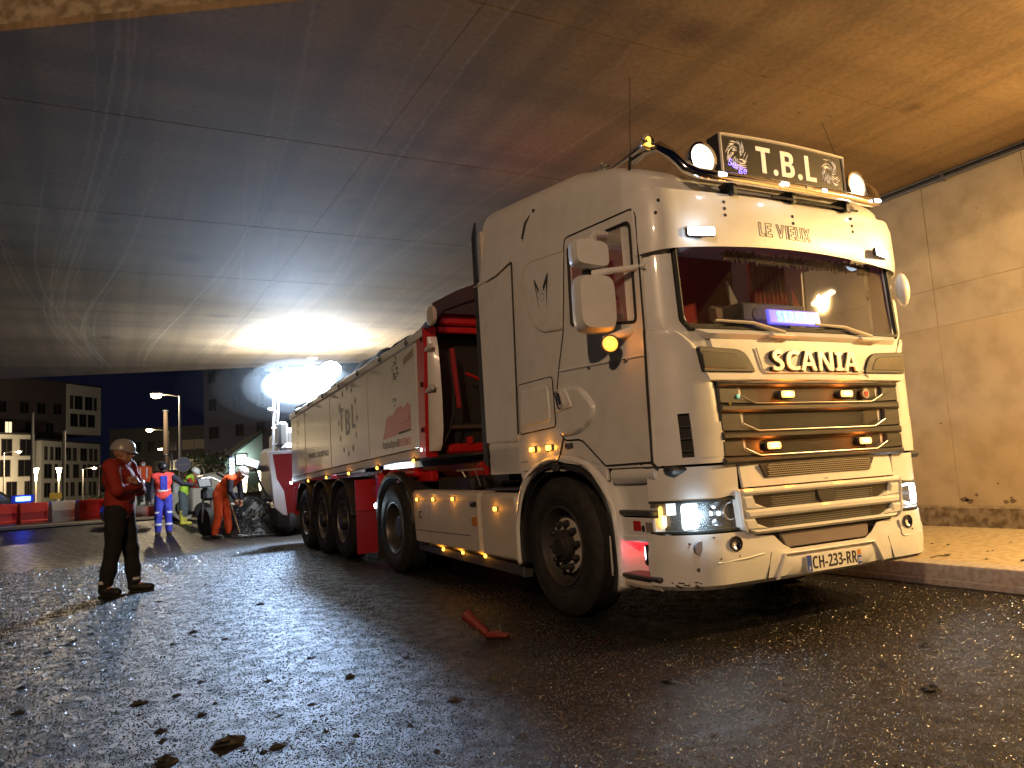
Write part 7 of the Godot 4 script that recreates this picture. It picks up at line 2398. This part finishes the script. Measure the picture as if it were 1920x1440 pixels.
func make_street() -> void:
	# water-filled barriers along the far edge of the new surface
	var proto := mb()
	proto.at(V(-0.5, 0, 0), ry(PI / 2))
	proto.prism(PackedVector2Array(barrier_shape(1.0)), 0.0, 1.0, 0.03)
	var bm := proto.mesh(30)
	var foot := mb()
	for x in [-0.28, 0.28]:
		foot.box(V(x, 0.035, 0.235), V(0.22, 0.075, 0.03))
	foot.box(V(0, 0.42, 0.205), V(0.9, 0.03, 0.02))
	var fm := foot.mesh(30)
	var spots := [[-9.15, -31.6, 0], [-7.95, -31.25, 0], [-6.88, -30.7, 0], [-5.80, -30.2, 1], [-4.88, -29.75, 0], [-3.90, -29.2, 0], [-3.15, -28.9, 1], [-2.30, -28.6, 0], [-1.30, -28.3, 1], [-0.30, -28.0, 0]]
	var names := ["red plastic road barrier at the left end of the barrier line", "red plastic road barrier second from the left, left of the blue lit sign", "red plastic road barrier directly under the blue lit sign", "white plastic road barrier left of the onlooker", "red plastic road barrier right of the white one, beside the onlooker's back", "red plastic road barrier hidden behind the onlooker's waist", "white plastic road barrier between the onlooker and the roller drum", "red plastic road barrier just behind the roller drum", "white plastic road barrier behind the roller and its operator", "red plastic road barrier behind the person with yellow boots"]
	for i in spots.size():
		var s: Array = spots[i]
		var B := thing("road_barrier", names[i], "barrier", V(s[0], 0.197, s[1]), deg_to_rad(26 + (i * 37) % 9 - 4), "plastic barriers along the site edge")
		var m: Material = M.barrier_white if s[2] == 1 else M.barrier_red
		obj("shell", bm, m, B)
		obj("moulded_foot", fm, m, B)
		obj("filler_cap", mb().at(V(0.0, 0.80, 0)).lathe([Vector2(0.06, 0), Vector2(0.05, 0.03), Vector2(0, 0.03)], 12), m, B)
	# street lamps
	street_lamp("tall lit street lamp with arm to the left, above the workers", V(-1.41, 0.196, -32.0), 5.15, V(-0.95, 0.10, -0.2), 14.0)
	street_lamp("lit street lamp on the second pole behind the tall one", V(-0.4, 0.196, -55.4), 5.3, V(-1.25, 0.15, -0.3), 10.0)
	street_lamp("farthest small street lamp just above the masked person", V(1.2, 0.196, -83.0), 5.45, V(-0.7, 0.0, 0), 10.0)
	street_lamp("lit street lamp at the left edge with arm to the right", V(-14.6, 0.196, -96.5), 6.35, V(1.45, 0.05, 0.4), 36.0)
	street_lamp("small street lamp behind the onlooker with arm to the right", V(-6.85, 0.196, -92.5), 4.0, V(1.15, 0.08, 0.2), 26.0)
	street_lamp("slim lit lamp column left of the brighter one, before the pale facade", V(-11.9, 0.196, -101.3), 4.6, Vector3.ZERO, 26.0, "bowl")
	street_lamp("bright lit lamp column in the middle of the left street", V(-9.5, 0.196, -100.0), 4.5, Vector3.ZERO, 45.0, "bowl")
	street_lamp("short lit lamp column behind the bending person", V(3.65, 0.196, -47.7), 2.05, Vector3.ZERO, 4.0, "bowl")
	street_lamp("short lit lamp column left of the paver console", V(4.60, 0.196, -47.4), 2.10, Vector3.ZERO, 4.0, "bowl")
	# bare poles
	for q in [[-9.0, -58.0, 7.0, "tall grey mast in front of the left building"], [-6.8, -52.0, 5.2, "grey mast beside the bright lamp column"], [-1.9, -33.5, 4.6, "thick brown wooden post left of the tall street lamp"]]:
		var T := thing("utility_pole", q[3], "pole", V(q[0], 0.196, q[1]))
		obj("shaft", mb().cyl(V(0, 0, 0), V(0, q[2], 0), 0.13, 10, 0.10), M.trunk if q[1] > -40.0 else M.pole_metal, T)
		obj("shaft_cap", mb().cyl(V(0, q[2], 0), V(0, q[2] + 0.06, 0), 0.14, 10), M.pole_dark, T)
	# signs
	var rs := thing("round_road_sign", "round dark blue sign with pale bar on a pole behind the workers", "sign", V(-1.36, 0.196, -31.3))
	obj("sign_pole", mb().cyl(V(0, 0, 0), V(0, 2.3, 0), 0.03, 8), M.pole_metal, rs)
	obj("sign_disc", mb().at(V(0, 2.05, 0.05), rx(PI / 2)).lathe([Vector2(0.33, -0.01), Vector2(0.33, 0.01), Vector2(0, 0.01)], 28), M.pole_metal, rs)
	obj("sign_face", mb().at(V(0, 2.05, 0.062), rx(PI / 2)).lathe([Vector2(0.295, -0.002), Vector2(0.295, 0.002), Vector2(0, 0.002)], 28), M.sign_blue_plain, rs)
	obj("sign_bar", mb().box(V(0, 2.05, 0.068), V(0.42, 0.045, 0.004)), M.pole_metal, rs)
	var bs := thing("blue_lit_sign", "glowing blue message board above the red barriers on the left", "sign", V(-7.35, 0.196, -32.2))
	obj("sign_case", mb().rbox(V(0, 0.98, 0), V(0.85, 0.32, 0.10), 0.02), M.pole_dark, bs)
	obj("lit_sign_panel", mb().rbox(V(0.02, 0.98, 0.055), V(0.52, 0.18, 0.02), 0.005), M.sign_lit_blue, bs)
	for x in [-0.3, 0.3]:
		obj("leg", mb().cyl(V(x, 0, 0), V(x, 0.85, 0), 0.03, 8), M.pole_metal, bs)
	omni(V(0.02, 0.98, 0.25), Color(0.15, 0.28, 1.0), 2.0, 0.2, bs)
	var ns := thing("no_entry_sign", "small round red sign left of the blue lit board", "sign", V(-8.35, 0.196, -32.6))
	obj("sign_pole", mb().cyl(V(0, 0, 0), V(0, 1.2, 0), 0.025, 8), M.pole_metal, ns)
	obj("sign_disc", mb().at(V(0, 1.12, 0.04), rx(PI / 2)).lathe([Vector2(0.20, -0.01), Vector2(0.20, 0.01), Vector2(0, 0.01)], 20), M.reflector_red, ns)
	obj("sign_bar", mb().box(V(0, 1.12, 0.054), V(0.26, 0.06, 0.004)), M.plate_white, ns)
	var ys := thing("yellow_notice_board", "small yellow notice board behind the white barrier", "sign", V(-6.25, 0.196, -33.2))
	obj("board", mb().rbox(V(0, 1.02, 0), V(0.45, 0.26, 0.03), 0.008), M.yellow_plate, ys)
	obj("leg", mb().cyl(V(0, 0, 0), V(0, 0.9, 0), 0.03, 8), M.pole_metal, ys)
	var ws := thing("lit_square_sign", "bright white square lit sign on the house behind the bending person", "sign", V(6.3, 3.10, -67.3))
	obj("sign_case", mb().rbox(V(0, 0.5, -0.08), V(0.95, 0.95, 0.12), 0.04), M.pole_dark, ws)
	obj("lit_sign_panel", mb().rbox(V(0, 0.5, 0), V(0.82, 0.82, 0.06), 0.03), M.sign_lit_white, ws)
	omni(V(0, 0.5, 0.4), Color(0.85, 1.0, 0.92), 8.0, 0.3, ws)
	var bsn := thing("blue_shop_sign", "small upright blue and white lit sign behind the bending person's helmet", "sign", V(2.9, 0.196, -48.0))
	obj("sign_pole", mb().cyl(V(0, 0, 0), V(0, 3.0, 0), 0.05, 8), M.pole_dark, bsn)
	for k in 4:
		obj("lit_sign_panel", mb().rbox(V(0, 2.75 - 0.32 * k, 0.06), V(0.30, 0.24, 0.05), 0.02), M.sign_lit_white if k % 2 else M.sign_lit_blue, bsn)
	# buildings
	var lowrow := func(sd: int) -> Array: return row_of(0.6, 60.0, [0.6, 0.8, 1.3, 1.6], [0.5, 0.7, 1.1], sd)
	block("apartment_building", "pale three-storey block at the far left edge, nearest of the apartment buildings", V(-27.0, 0.19, -97.5), V(-12.75, 0.19, -110.3), 10.0, 0.0, 9.2, M.render_white, [[1.4, 1.9, lowrow.call(3)], [4.0, 2.0, lowrow.call(4)], [6.6, 2.0, lowrow.call(5)]])
	block("apartment_building", "pale three-storey block with many narrow windows behind the onlooker's helmet", V(-12.1, 0.19, -112.2), V(-5.45, 0.19, -125.0), 8.0, 0.0, 8.6, M.render_white, [[1.2, 1.8, lowrow.call(6)], [3.7, 1.8, lowrow.call(7)], [6.1, 1.7, lowrow.call(8)]])
	block("apartment_tower", "pale upper storeys jutting out above the narrow-windowed block", V(-9.75, 0.19, -123.6), V(-5.4, 0.19, -128.8), 9.0, 10.2, 17.6, M.render_white, [[11.4, 1.8, row_of(0.7, 30, [0.5, 1.1, 1.3], [0.4, 0.7], 12)], [14.0, 1.9, row_of(0.6, 30, [0.5, 1.2, 1.4], [0.4, 0.6], 13)]])
	block("apartment_tower", "dark brown building with two lit windows above the pale left block", V(-30.0, 0.19, -108.0), V(-9.85, 0.19, -123.5), 10.0, 0.0, 17.7, M.render_brown, [[10.2, 1.5, row_of(9.0, 60, [0.9, 1.2], [1.2, 1.9], 15)], [13.0, 1.5, row_of(9.0, 60, [0.9, 1.2], [1.2, 1.9], 16)]], {3: M.window_lit, 6: M.window_pink})
	block("terrace_building", "dim long block with dark balcony bands in the middle distance", V(-4.2, 0.19, -126.0), V(9.5, 0.19, -121.0), 12.0, 0.0, 10.6, M.render_dark, [[1.3, 1.5, row_of(0.5, 60, [2.5, 4.0], [0.6, 1.0], 21)], [4.2, 1.5, row_of(0.5, 60, [2.5, 4.0], [0.6, 1.0], 22)], [7.2, 1.5, row_of(0.5, 60, [1.0, 4.0], [0.6, 1.0], 23)]], {11: M.window_frame})
	block("dark_tower", "tall dark blue tower block left of the floodlit mast", V(7.8, 0.19, -112.0), V(21.0, 0.19, -95.0), 12.0, 0.0, 34.0, M.render_blue, [[4, 1.7, row_of(1, 60, [1.4, 1.8], [2.4, 3.2], 31)], [8, 1.7, row_of(1, 60, [1.4, 1.8], [2.4, 3.2], 32)], [12, 1.7, row_of(1, 60, [1.4, 1.8], [2.4, 3.2], 33)], [16, 1.7, row_of(1, 60, [1.4, 1.8], [2.4, 3.2], 34)], [20, 1.7, row_of(1, 60, [1.4, 1.8], [2.4, 3.2], 35)]])
	# gabled house
	var H := thing("gabled_house", "gabled house with pale end wall behind the bending person", "house", V(6.0, 0.196, -67.5))
	obj("wall", mb().at(V(0, 0, 0)).prism(PackedVector2Array([Vector2(-1.1, 0), Vector2(2.2, 0), Vector2(2.2, 5.75), Vector2(-1.1, 3.25)]), -9.0, 0.0), mat("render_pale", lin(0.20, 0.20, 0.20), 0.9), H)
	obj("roof", mb().at(V(0, 0, 0)).prism(PackedVector2Array([Vector2(-1.5, 2.95), Vector2(2.25, 5.80), Vector2(2.25, 6.02), Vector2(-1.6, 3.1)]), -9.3, 0.3), M.roof_dark, H)
	for x in [-0.3]:
		var wf := obj("window", mb().box(V(x, 1.7, 0.02), V(1.1, 1.3, 0.08)), M.window_frame, H)
		obj("pane", mb().box(V(x, 1.7, 0.065), V(0.9, 1.1, 0.02)), M.window_dark, wf)
	obj("door", mb().box(V(1.3, 1.1, 0.03), V(1.0, 2.1, 0.08)), M.window_frame, H)
	# shrub in a planter, dark tree by the tower
	rng.seed = 55
	bush("leafy_shrub", "leafy green shrub in a dark planter behind the red barriers", "shrub", V(-4.5, 0.196, -34.5), 0.75, 0.55, 260, true)
	bush("street_tree", "dark leafy tree between the lamp poles and the gabled house", "tree", V(3.2, 0.196, -62.0), 3.2, 2.2, 700, false)
	bush("street_tree", "dark narrow tree right of the brown wooden post", "tree", V(1.6, 0.196, -60.0), 2.6, 1.3, 420, false)
	bush("hedge_shrub", "low yellow-lit bush around the short lamp columns", "shrub", V(5.0, 0.196, -50.0), 0.7, 1.2, 420, true)
	# parked vehicle far left
	var car := thing("parked_car", "dark parked car behind the red barriers at the left edge", "car", V(-9.4, 0.196, -36.0), 0.2)
	obj("body", mb().at(V(0, 0, -0.85), Basis()).prism(PackedVector2Array(rounded([[-2.1, 0.3], [2.1, 0.3], [2.1, 0.75], [1.4, 0.9], [0.8, 1.4], [-1.2, 1.42], [-1.9, 0.95], [-2.1, 0.85]], 0.12)), 0.0, 1.7, 0.10), M.machine_dark, car, 50)
	for x in [-1.3, 1.3]:
		for z in [-0.72, 0.72]:
			obj("wheel", mb().at(V(x, 0.31, z), rx(PI / 2)).lathe([Vector2(0, -0.1), Vector2(0.31, -0.1), Vector2(0.31, 0.1), Vector2(0, 0.1)], 18), M.rubber, car)
	obj("side_window", mb().at(V(0, 0, 0.86)).prism(PackedVector2Array(rounded([[-1.1, 0.95], [1.1, 0.95], [0.72, 1.32], [-1.0, 1.34]], 0.08)), 0.0, 0.01), M.window_dark, car)

func bush(called: String, label: String, cat: String, where: Vector3, h: float, r: float, n: int, planter: bool) -> void:
	var T := thing(called, label, cat, where)
	var base := 0.45 if planter else h * 0.35
	if planter:
		obj("planter", mb().rbox(V(0, 0.25, 0), V(r * 2.6, 0.5, 0.6), 0.03), M.pole_dark, T)
	var tr := mb()
	tr.tube([V(0, 0, 0), V(0.05, base, 0.02), V(0.0, base + h * 0.5, 0)], [0.05 + h * 0.02, 0.04 + h * 0.015, 0.02], 7)
	for k in 6:
		var a := TAU * k / 6
		tr.tube([V(0.03, base * 0.9, 0), V(cos(a) * r * 0.35, base + h * 0.3, sin(a) * r * 0.35), V(cos(a + 0.3) * r * 0.7, base + h * 0.62, sin(a + 0.3) * r * 0.7)], [0.03, 0.02, 0.008], 5)
	obj("trunk", tr, M.trunk, T)
	var q := mb()
	var s := 0.10 if planter else 0.24
	for k in n:
		var c := V(rng.randfn(), rng.randfn() * 0.7, rng.randfn()).limit_length(1.9) * 0.52
		var cl := V(sin(floorf(k / 30.0) * 2.4), cos(floorf(k / 30.0) * 1.7) * 0.6, sin(floorf(k / 30.0) * 4.1)) * 0.5
		var p := V(0, base + h * 0.55, 0) + (c * 0.6 + cl) * V(r, h * 0.55, r)
		var d := V(rng.randfn(), rng.randfn() + 0.4, rng.randfn()).normalized()
		var e := d.cross(V(rng.randfn(), 1, rng.randfn())).normalized()
		var L := s * rng.randf_range(0.7, 1.5)
		q.quad(p, p + d * L * 0.5 + e * L * 0.25, p + d * L, p + d * L * 0.5 - e * L * 0.25)
	obj("crown", q, M.leaf, T, 0)

func make_site() -> void:
	var H := heap("asphalt_heap", V(-1.25, 0.04, -13.6), 0.95, 1.35, 0.78, M.fresh_asphalt, 81)
	tag(H, "dark heap of hot asphalt in front of the paver hopper", "asphalt heap")
	# loose stones on and around the heap
	rng.seed = 82
	var mm := MultiMesh.new()
	mm.transform_format = MultiMesh.TRANSFORM_3D
	var stone := mb().ball(Vector3.ZERO, V(1, 0.8, 0.9), 6).mesh(0)
	mm.mesh = stone
	mm.instance_count = 1800
	for k in 1800:
		var a := rng.randf() * TAU
		var rr := sqrt(rng.randf()) * 1.12
		var x := cos(a) * 0.95 * rr
		var z := sin(a) * 1.35 * rr
		var y := 0.78 * pow(maxf(0.0, 1.0 - minf(rr, 1.0) * minf(rr, 1.0)), 1.15)
		var s := rng.randf_range(0.010, 0.026)
		mm.set_instance_transform(k, Transform3D(Basis.from_euler(V(rng.randf() * 6, rng.randf() * 6, 0)).scaled(V(s, s, s)), V(-1.25 + x, 0.05 + y * rng.randf_range(0.9, 1.08), -13.6 + z)))
	var ms := MultiMeshInstance3D.new()
	ms.name = "loose_asphalt_stones"
	ms.multimesh = mm
	ms.material_override = M.fresh_asphalt
	add_child(ms)
	tag(ms, "loose asphalt stones covering the dark heap", "stones", "", "stuff")
	# roller with big cream drum
	var R := thing("road_roller", "cream road roller with steel drum behind the person in blue", "roller", V(-3.05, ground_y(-22.6), -22.9), deg_to_rad(-78))
	for z in [-0.95, 0.95]:
		var dr := obj("drum", mb().at(V(0, 0.42, z), rz(PI / 2)).lathe([Vector2(0.30, -0.5), Vector2(0.40, -0.5), Vector2(0.42, -0.48), Vector2(0.42, 0.48), Vector2(0.40, 0.5), Vector2(0.34, 0.5), Vector2(0.33, 0.42), Vector2(0.0, 0.42)], 36), M.machine_cream, R, 30)
		obj("drum_hub", mb().at(V(0.45, 0.42, z), rz(-PI / 2)).lathe([Vector2(0.24, -0.03), Vector2(0.22, 0.04), Vector2(0, 0.05)], 20), M.machine_dark, dr)
	obj("frame", mb().rbox(V(0, 0.75, 0), V(0.9, 0.42, 2.2), 0.08), M.machine_cream, R)
	obj("hood", mb().rbox(V(0, 1.05, 0.75), V(0.85, 0.40, 0.8), 0.10), M.machine_cream, R)
	obj("water_tank", mb().rbox(V(0, 1.0, -0.85), V(0.85, 0.45, 0.55), 0.10), M.machine_white, R)
	obj("seat", mb().rbox(V(0, 1.02, -0.25), V(0.5, 0.14, 0.45), 0.04), M.machine_dark, R)
	obj("steering_column", mb().cyl(V(0, 0.95, 0.35), V(0, 1.35, 0.15), 0.03, 8), M.machine_dark, R)
	var wp := []
	for k in 16:
		var a := TAU * k / 16
		wp.append(V(cos(a) * 0.18, 1.36, 0.14 + sin(a) * 0.16))
	obj("steering_wheel", mb().tube(wp, 0.015, 6, true), M.machine_dark, R)
	obj("roll_bar", mb().tube([V(-0.42, 0.95, -0.6), V(-0.42, 2.2, -0.6), V(0.42, 2.2, -0.6), V(0.42, 0.95, -0.6)], 0.03, 8), M.machine_dark, R)
	# cream road-sawing machine behind the yellow vest
	var S := thing("cream_milling_machine", "cream work machine with hoses right of the person in yellow boots", "machine", V(-0.95, ground_y(-22.5), -22.5), deg_to_rad(15))
	obj("hood", mb().at(Vector3.ZERO).prism(PackedVector2Array(rounded([[-0.9, 0.25], [0.75, 0.25], [0.85, 0.9], [0.55, 1.25], [0.1, 1.55], [-0.5, 1.45], [-0.9, 1.0]], 0.10)), -0.7, 0.0, 0.06), M.machine_cream, S, 50)
	for k in 5:
		obj("hood_slot", mb().rbox(V(0.05 + 0.08 * k, 0.75, 0.005), V(0.03, 0.26, 0.02), 0.006), M.machine_dark, S)
	for x in [-0.55, 0.5]:
		obj("wheel", mb().at(V(x, 0.28, 0.02), rx(PI / 2)).lathe([Vector2(0, -0.1), Vector2(0.28, -0.1), Vector2(0.28, 0.08), Vector2(0.18, 0.1), Vector2(0, 0.1)], 20), M.rubber, S)
	obj("lamp_bar", mb().cyl(V(-0.1, 1.5, 0.05), V(0.75, 1.0, 0.1), 0.03, 8), M.machine_dark, S)
	obj("hose", mb().tube([V(-0.4, 0.9, 0.05), V(-0.2, 0.65, 0.15), V(0.1, 0.6, 0.15), V(0.3, 0.4, 0.12)], 0.025, 6), M.machine_dark, S)
	# upright hand-guided tool on one wheel
	var U := thing("hand_guided_roller", "upright hand-guided machine with one dark wheel left of the bending person", "machine", V(-2.24, ground_y(-13.9), -13.9), deg_to_rad(20))
	obj("wheel", mb().at(V(0, 0.32, 0), rz(PI / 2)).lathe([Vector2(0.20, -0.07), Vector2(0.31, -0.07), Vector2(0.32, -0.05), Vector2(0.32, 0.05), Vector2(0.31, 0.07), Vector2(0.20, 0.07), Vector2(0.0, 0.05)], 28), M.rubber, U)
	obj("fork", mb().tube([V(-0.10, 0.32, 0), V(-0.10, 0.85, 0.05), V(-0.06, 1.30, 0.08)], 0.028, 8).tube([V(0.10, 0.32, 0), V(0.10, 0.85, 0.05), V(0.06, 1.30, 0.08)], 0.028, 8), M.steel, U)
	obj("motor", mb().rbox(V(0, 0.95, 0.06), V(0.26, 0.30, 0.24), 0.06), M.machine_dark, U)
	obj("hand_bar", mb().tube([V(-0.28, 1.22, 0.12), V(-0.1, 1.32, 0.08), V(0.1, 1.32, 0.08), V(0.28, 1.22, 0.12)], 0.02, 8), M.steel, U)
	obj("lever", mb().cyl(V(-0.06, 1.3, 0.08), V(-0.09, 1.55, 0.05), 0.014, 6), M.trunk, U)
	obj("screen_panel", mb().at(V(-0.14, 1.20, 0.2), rx(-0.5)).rbox(Vector3.ZERO, V(0.30, 0.22, 0.05), 0.02), M.machine_dark, U)
	# shovel by the bending person
	var sh := thing("shovel", "dark shovel standing by the bending person's boots", "shovel", V(-1.72, ground_y(-12.6), -12.5))
	obj("handle", mb().cyl(V(-0.22, 0.95, -0.12), V(0.0, 0.10, 0.0), 0.016, 7), M.wood, sh)
	obj("blade", mb().at(V(0.10, 0.04, 0.03), rz(-0.15)).rbox(Vector3.ZERO, V(0.30, 0.012, 0.22), 0.005), M.dull_steel, sh)
	# broken red plastic piece with wires on the road
	var rp := thing("red_plastic_fragment", "broken red plastic tube with loose wire ends lying on the road", "debris", V(-1.97, 0, 0.20), deg_to_rad(-50))
	var tu := mb()
	tu.lathe([Vector2(0.038, 0), Vector2(0.040, 0.02), Vector2(0.030, 0.10), Vector2(0.027, 0.2), Vector2(0.022, 0.2), Vector2(0.025, 0.1), Vector2(0.034, 0.02), Vector2(0.033, 0.0)], 16)
	var tb := obj("tube", tu, mat("weathered_red", lin(0.16, 0.016, 0.012), 0.6), rp)
	tb.transform = Transform3D(along(V(0.7, -0.62, -0.1)), V(-0.13, 0.155, 0.0))
	obj("base_shard", mb().at(V(0.07, 0.02, 0)).prism(PackedVector2Array([Vector2(-0.05, -0.02), Vector2(0.11, -0.018), Vector2(0.12, 0.0), Vector2(0.03, 0.02), Vector2(-0.04, 0.012)]), -0.04, 0.03, 0.01), M.weathered_red, rp)
	for q in [[-0.10, 0.03, 0.09], [-0.01, 0.06, 0.08], [0.12, -0.02, 0.085], [-0.18, 0.0, 0.03]]:
		obj("wire_end", mb().tube([V(q[0], 0.004, q[1]), V(q[0] + 0.006, q[2] * 0.5, q[1] + 0.004), V(q[0] - 0.004, q[2], q[1])], 0.0035, 5), M.steel, rp)
	# asphalt clumps dropped on the road
	var shapes := []
	for v in 6:
		var nz := noise(FastNoiseLite.TYPE_SIMPLEX, 1.7, 300 + v, 2)
		var q := mb()
		var rings := []
		for i in 6:
			var ring := []
			for k in 12:
				var a := TAU * k / 12
				var t := i / 5.0
				var rr := sqrt(maxf(0.0, 1.0 - t * t)) * (1.0 + 0.75 * nz.get_noise_2d(cos(a) * 1.4, sin(a) * 1.4 + t))
				ring.append(V(cos(a) * rr, t * 0.55 * (1.0 + 0.6 * nz.get_noise_2d(cos(a) * 2.0 + 5.0, sin(a) * 2.0)), -sin(a) * rr * 0.8))
			rings.append(ring)
		q.loft(rings)
		shapes.append(q.mesh(0))
	rng.seed = 303
	# the large ones where they lie, then many small
	var big := [[-3.74, 1.34, 0.050], [-4.0, 1.40, 0.045], [-3.57, 1.52, 0.022], [-4.06, 0.35, 0.028], [-3.99, 0.95, 0.024], [-3.80, 0.80, 0.020], [-4.62, 0.10, 0.022], [-4.85, 0.0, 0.022], [-5.1, -1.3, 0.035], [-3.62, -1.6, 0.028], [-3.45, -1.1, 0.02], [-3.8, -1.2, 0.02], [-2.95, -2.6, 0.03], [-1.71, 1.84, 0.035], [-2.4, 1.2, 0.026], [-1.1, 1.9, 0.028], [-0.2, 2.2, 0.03], [-0.4, 1.95, 0.022], [0.4, 1.9, 0.03], [0.3, 2.6, 0.035], [-0.9, 2.7, 0.04], [-0.2, 3.0, 0.03], [0.9, 1.7, 0.024], [-0.7, 2.3, 0.024], [0.05, 1.6, 0.022], [-1.5, 2.4, 0.02], [-2.2, 1.9, 0.022], [-2.7, 1.4, 0.024], [0.75, 2.4, 0.026], [-3.0, 0.6, 0.03]]
	for b in big:
		clump(shapes, V(b[0], 0, b[1]), b[2])
	for k in 240:
		var d := rng.randf_range(0.9, 9.0)
		var a := deg_to_rad(rng.randf_range(-18.0, 66.0))
		var p := V(-4.2 + sin(a) * d, 0, 5.0 - cos(a) * d - 1.0)
		if p.x > 1.4 or (p.x > -1.3 and p.z < 1.1):
			continue
		clump(shapes, p, rng.randf_range(0.006, 0.013) * (1.0 + 0.10 * d))
	# aggregate of the fresh surface: coated stones standing proud, one mass
	var am := MultiMesh.new()
	am.transform_format = MultiMesh.TRANSFORM_3D
	var sm := mb()
	var oc := [V(1, 0.1, 0.1), V(0.1, 0.05, -1.1), V(-0.9, 0.0, 0.15), V(-0.1, 0.1, 0.95)]
	for i in 4:
		sm.tri(oc[i], oc[(i + 1) % 4], V(0.15, 0.75, 0.1))
		sm.tri(oc[(i + 1) % 4], oc[i], V(0, -0.8, 0))
	am.mesh = sm.mesh(0)
	var count := 190000
	am.instance_count = count
	var buf := PackedFloat32Array()
	buf.resize(count * 12)
	rng.seed = 404
	var k2 := 0
	while k2 < count:
		var dd := 2.7 + 13.0 * pow(rng.randf(), 1.9)
		var aa := deg_to_rad(rng.randf_range(-10.0, 66.0))
		var px := -4.2 + sin(aa) * dd
		var pz := 5.0 - cos(aa) * dd
		if px > 1.58:
			continue
		var s2 := rng.randf_range(0.0026, 0.0052) * (0.7 + 0.12 * dd)
		var bs := Basis.from_euler(V(rng.randf_range(-0.26, 0.26), rng.randf() * TAU, rng.randf_range(-0.26, 0.26))).scaled(V(s2, s2, s2))
		var o2 := k2 * 12
		for r2 in 3:
			buf[o2 + r2 * 4] = bs.x[r2]
			buf[o2 + r2 * 4 + 1] = bs.y[r2]
			buf[o2 + r2 * 4 + 2] = bs.z[r2]
		buf[o2 + 3] = px
		buf[o2 + 7] = -0.0012
		buf[o2 + 11] = pz
		k2 += 1
	am.buffer = buf
	var ai := MultiMeshInstance3D.new()
	ai.name = "road_aggregate"
	ai.multimesh = am
	ai.material_override = M.stone_coated
	add_child(ai)
	tag(ai, "dark coated stones of the fresh asphalt surface", "asphalt stones", "", "stuff")
	# finest crumbs: one mass
	var cm := MultiMesh.new()
	cm.transform_format = MultiMesh.TRANSFORM_3D
	cm.mesh = shapes[0]
	cm.instance_count = 3000
	for k in 3000:
		var d := rng.randf_range(0.8, 11.0)
		var a := deg_to_rad(rng.randf_range(-22.0, 70.0))
		var p := V(-4.2 + sin(a) * d, 0.0, 5.0 - cos(a) * d)
		if p.x > 1.5:
			p.x = 1.5
		var s := rng.randf_range(0.002, 0.006)
		cm.set_instance_transform(k, Transform3D(ry(rng.randf() * TAU).scaled(V(s, s, s)), p))
	var ci := MultiMeshInstance3D.new()
	ci.name = "asphalt_crumbs"
	ci.multimesh = cm
	ci.material_override = M.clump
	add_child(ci)
	tag(ci, "fine asphalt crumbs scattered over the road", "crumbs", "", "stuff")
	# twig and grit on the pavement
	var tw := thing("dry_twig", "small dry twig lying on the pavement edge", "twig", V(1.95, 0.17, 0.9))
	obj("stem", mb().tube([V(-0.08, 0.006, -0.02), V(0, 0.012, 0), V(0.1, 0.006, 0.03)], 0.004, 5), M.trunk, tw)
	obj("leaf", mb().at(V(0.08, 0.012, 0.02), rx(-1.2)).prism(PackedVector2Array([Vector2(-0.05, 0), Vector2(0, -0.015), Vector2(0.07, 0), Vector2(0, 0.015)]), 0.0, 0.002), M.trunk, tw)
	for k in 22:
		clump(shapes, V(rng.randf_range(1.9, 4.0), 0.175, rng.randf_range(-0.6, 2.4)), rng.randf_range(0.006, 0.016), true)

func clump(shapes: Array, p: Vector3, s: float, on_pavement := false) -> void:
	var o := obj("asphalt_clump", shapes[rng.randi() % shapes.size()], M.clump)
	o.transform = Transform3D(ry(rng.randf() * TAU).scaled(V(s * rng.randf_range(0.9, 1.7), s, s)), p)
	if on_pavement:
		tag(o, "small dark crumb of asphalt lying on the pale pavement", "asphalt clump", "crumbs on the pavement")
	else:
		var where := "on the dark road well in front of the truck's bumper"
		if p.z < -6.0:
			where = "on the floodlit road near the paving crew"
		elif p.z < -1.8 and p.x < -3.0:
			where = "on the road around the onlooker's boots"
		elif p.z < -1.8:
			where = "on the road between the onlooker and the trailer wheels"
		elif p.x > -1.0:
			where = "on the brown-lit road right of the red step lamp's glow"
		elif p.x > -2.6:
			where = "on the road beside the red plastic fragment"
		elif p.x > -3.7:
			where = "in the bluish light streak on the road"
		else:
			where = "on the grey road left of the light streak"
		var size := "tiny dark asphalt clump "
		if s > 0.04:
			size = "large black asphalt clump "
		elif s > 0.026:
			size = "fist-sized dark asphalt clump "
		elif s > 0.015:
			size = "small dark asphalt clump "
		tag(o, size + where, "asphalt clump", "asphalt clumps on the road")

func _ready() -> void:
	setup()
	make_setting()
	make_tractor()
	make_trailer()
	make_paver()
	make_people()
	make_street()
	make_site()
	make_steam()
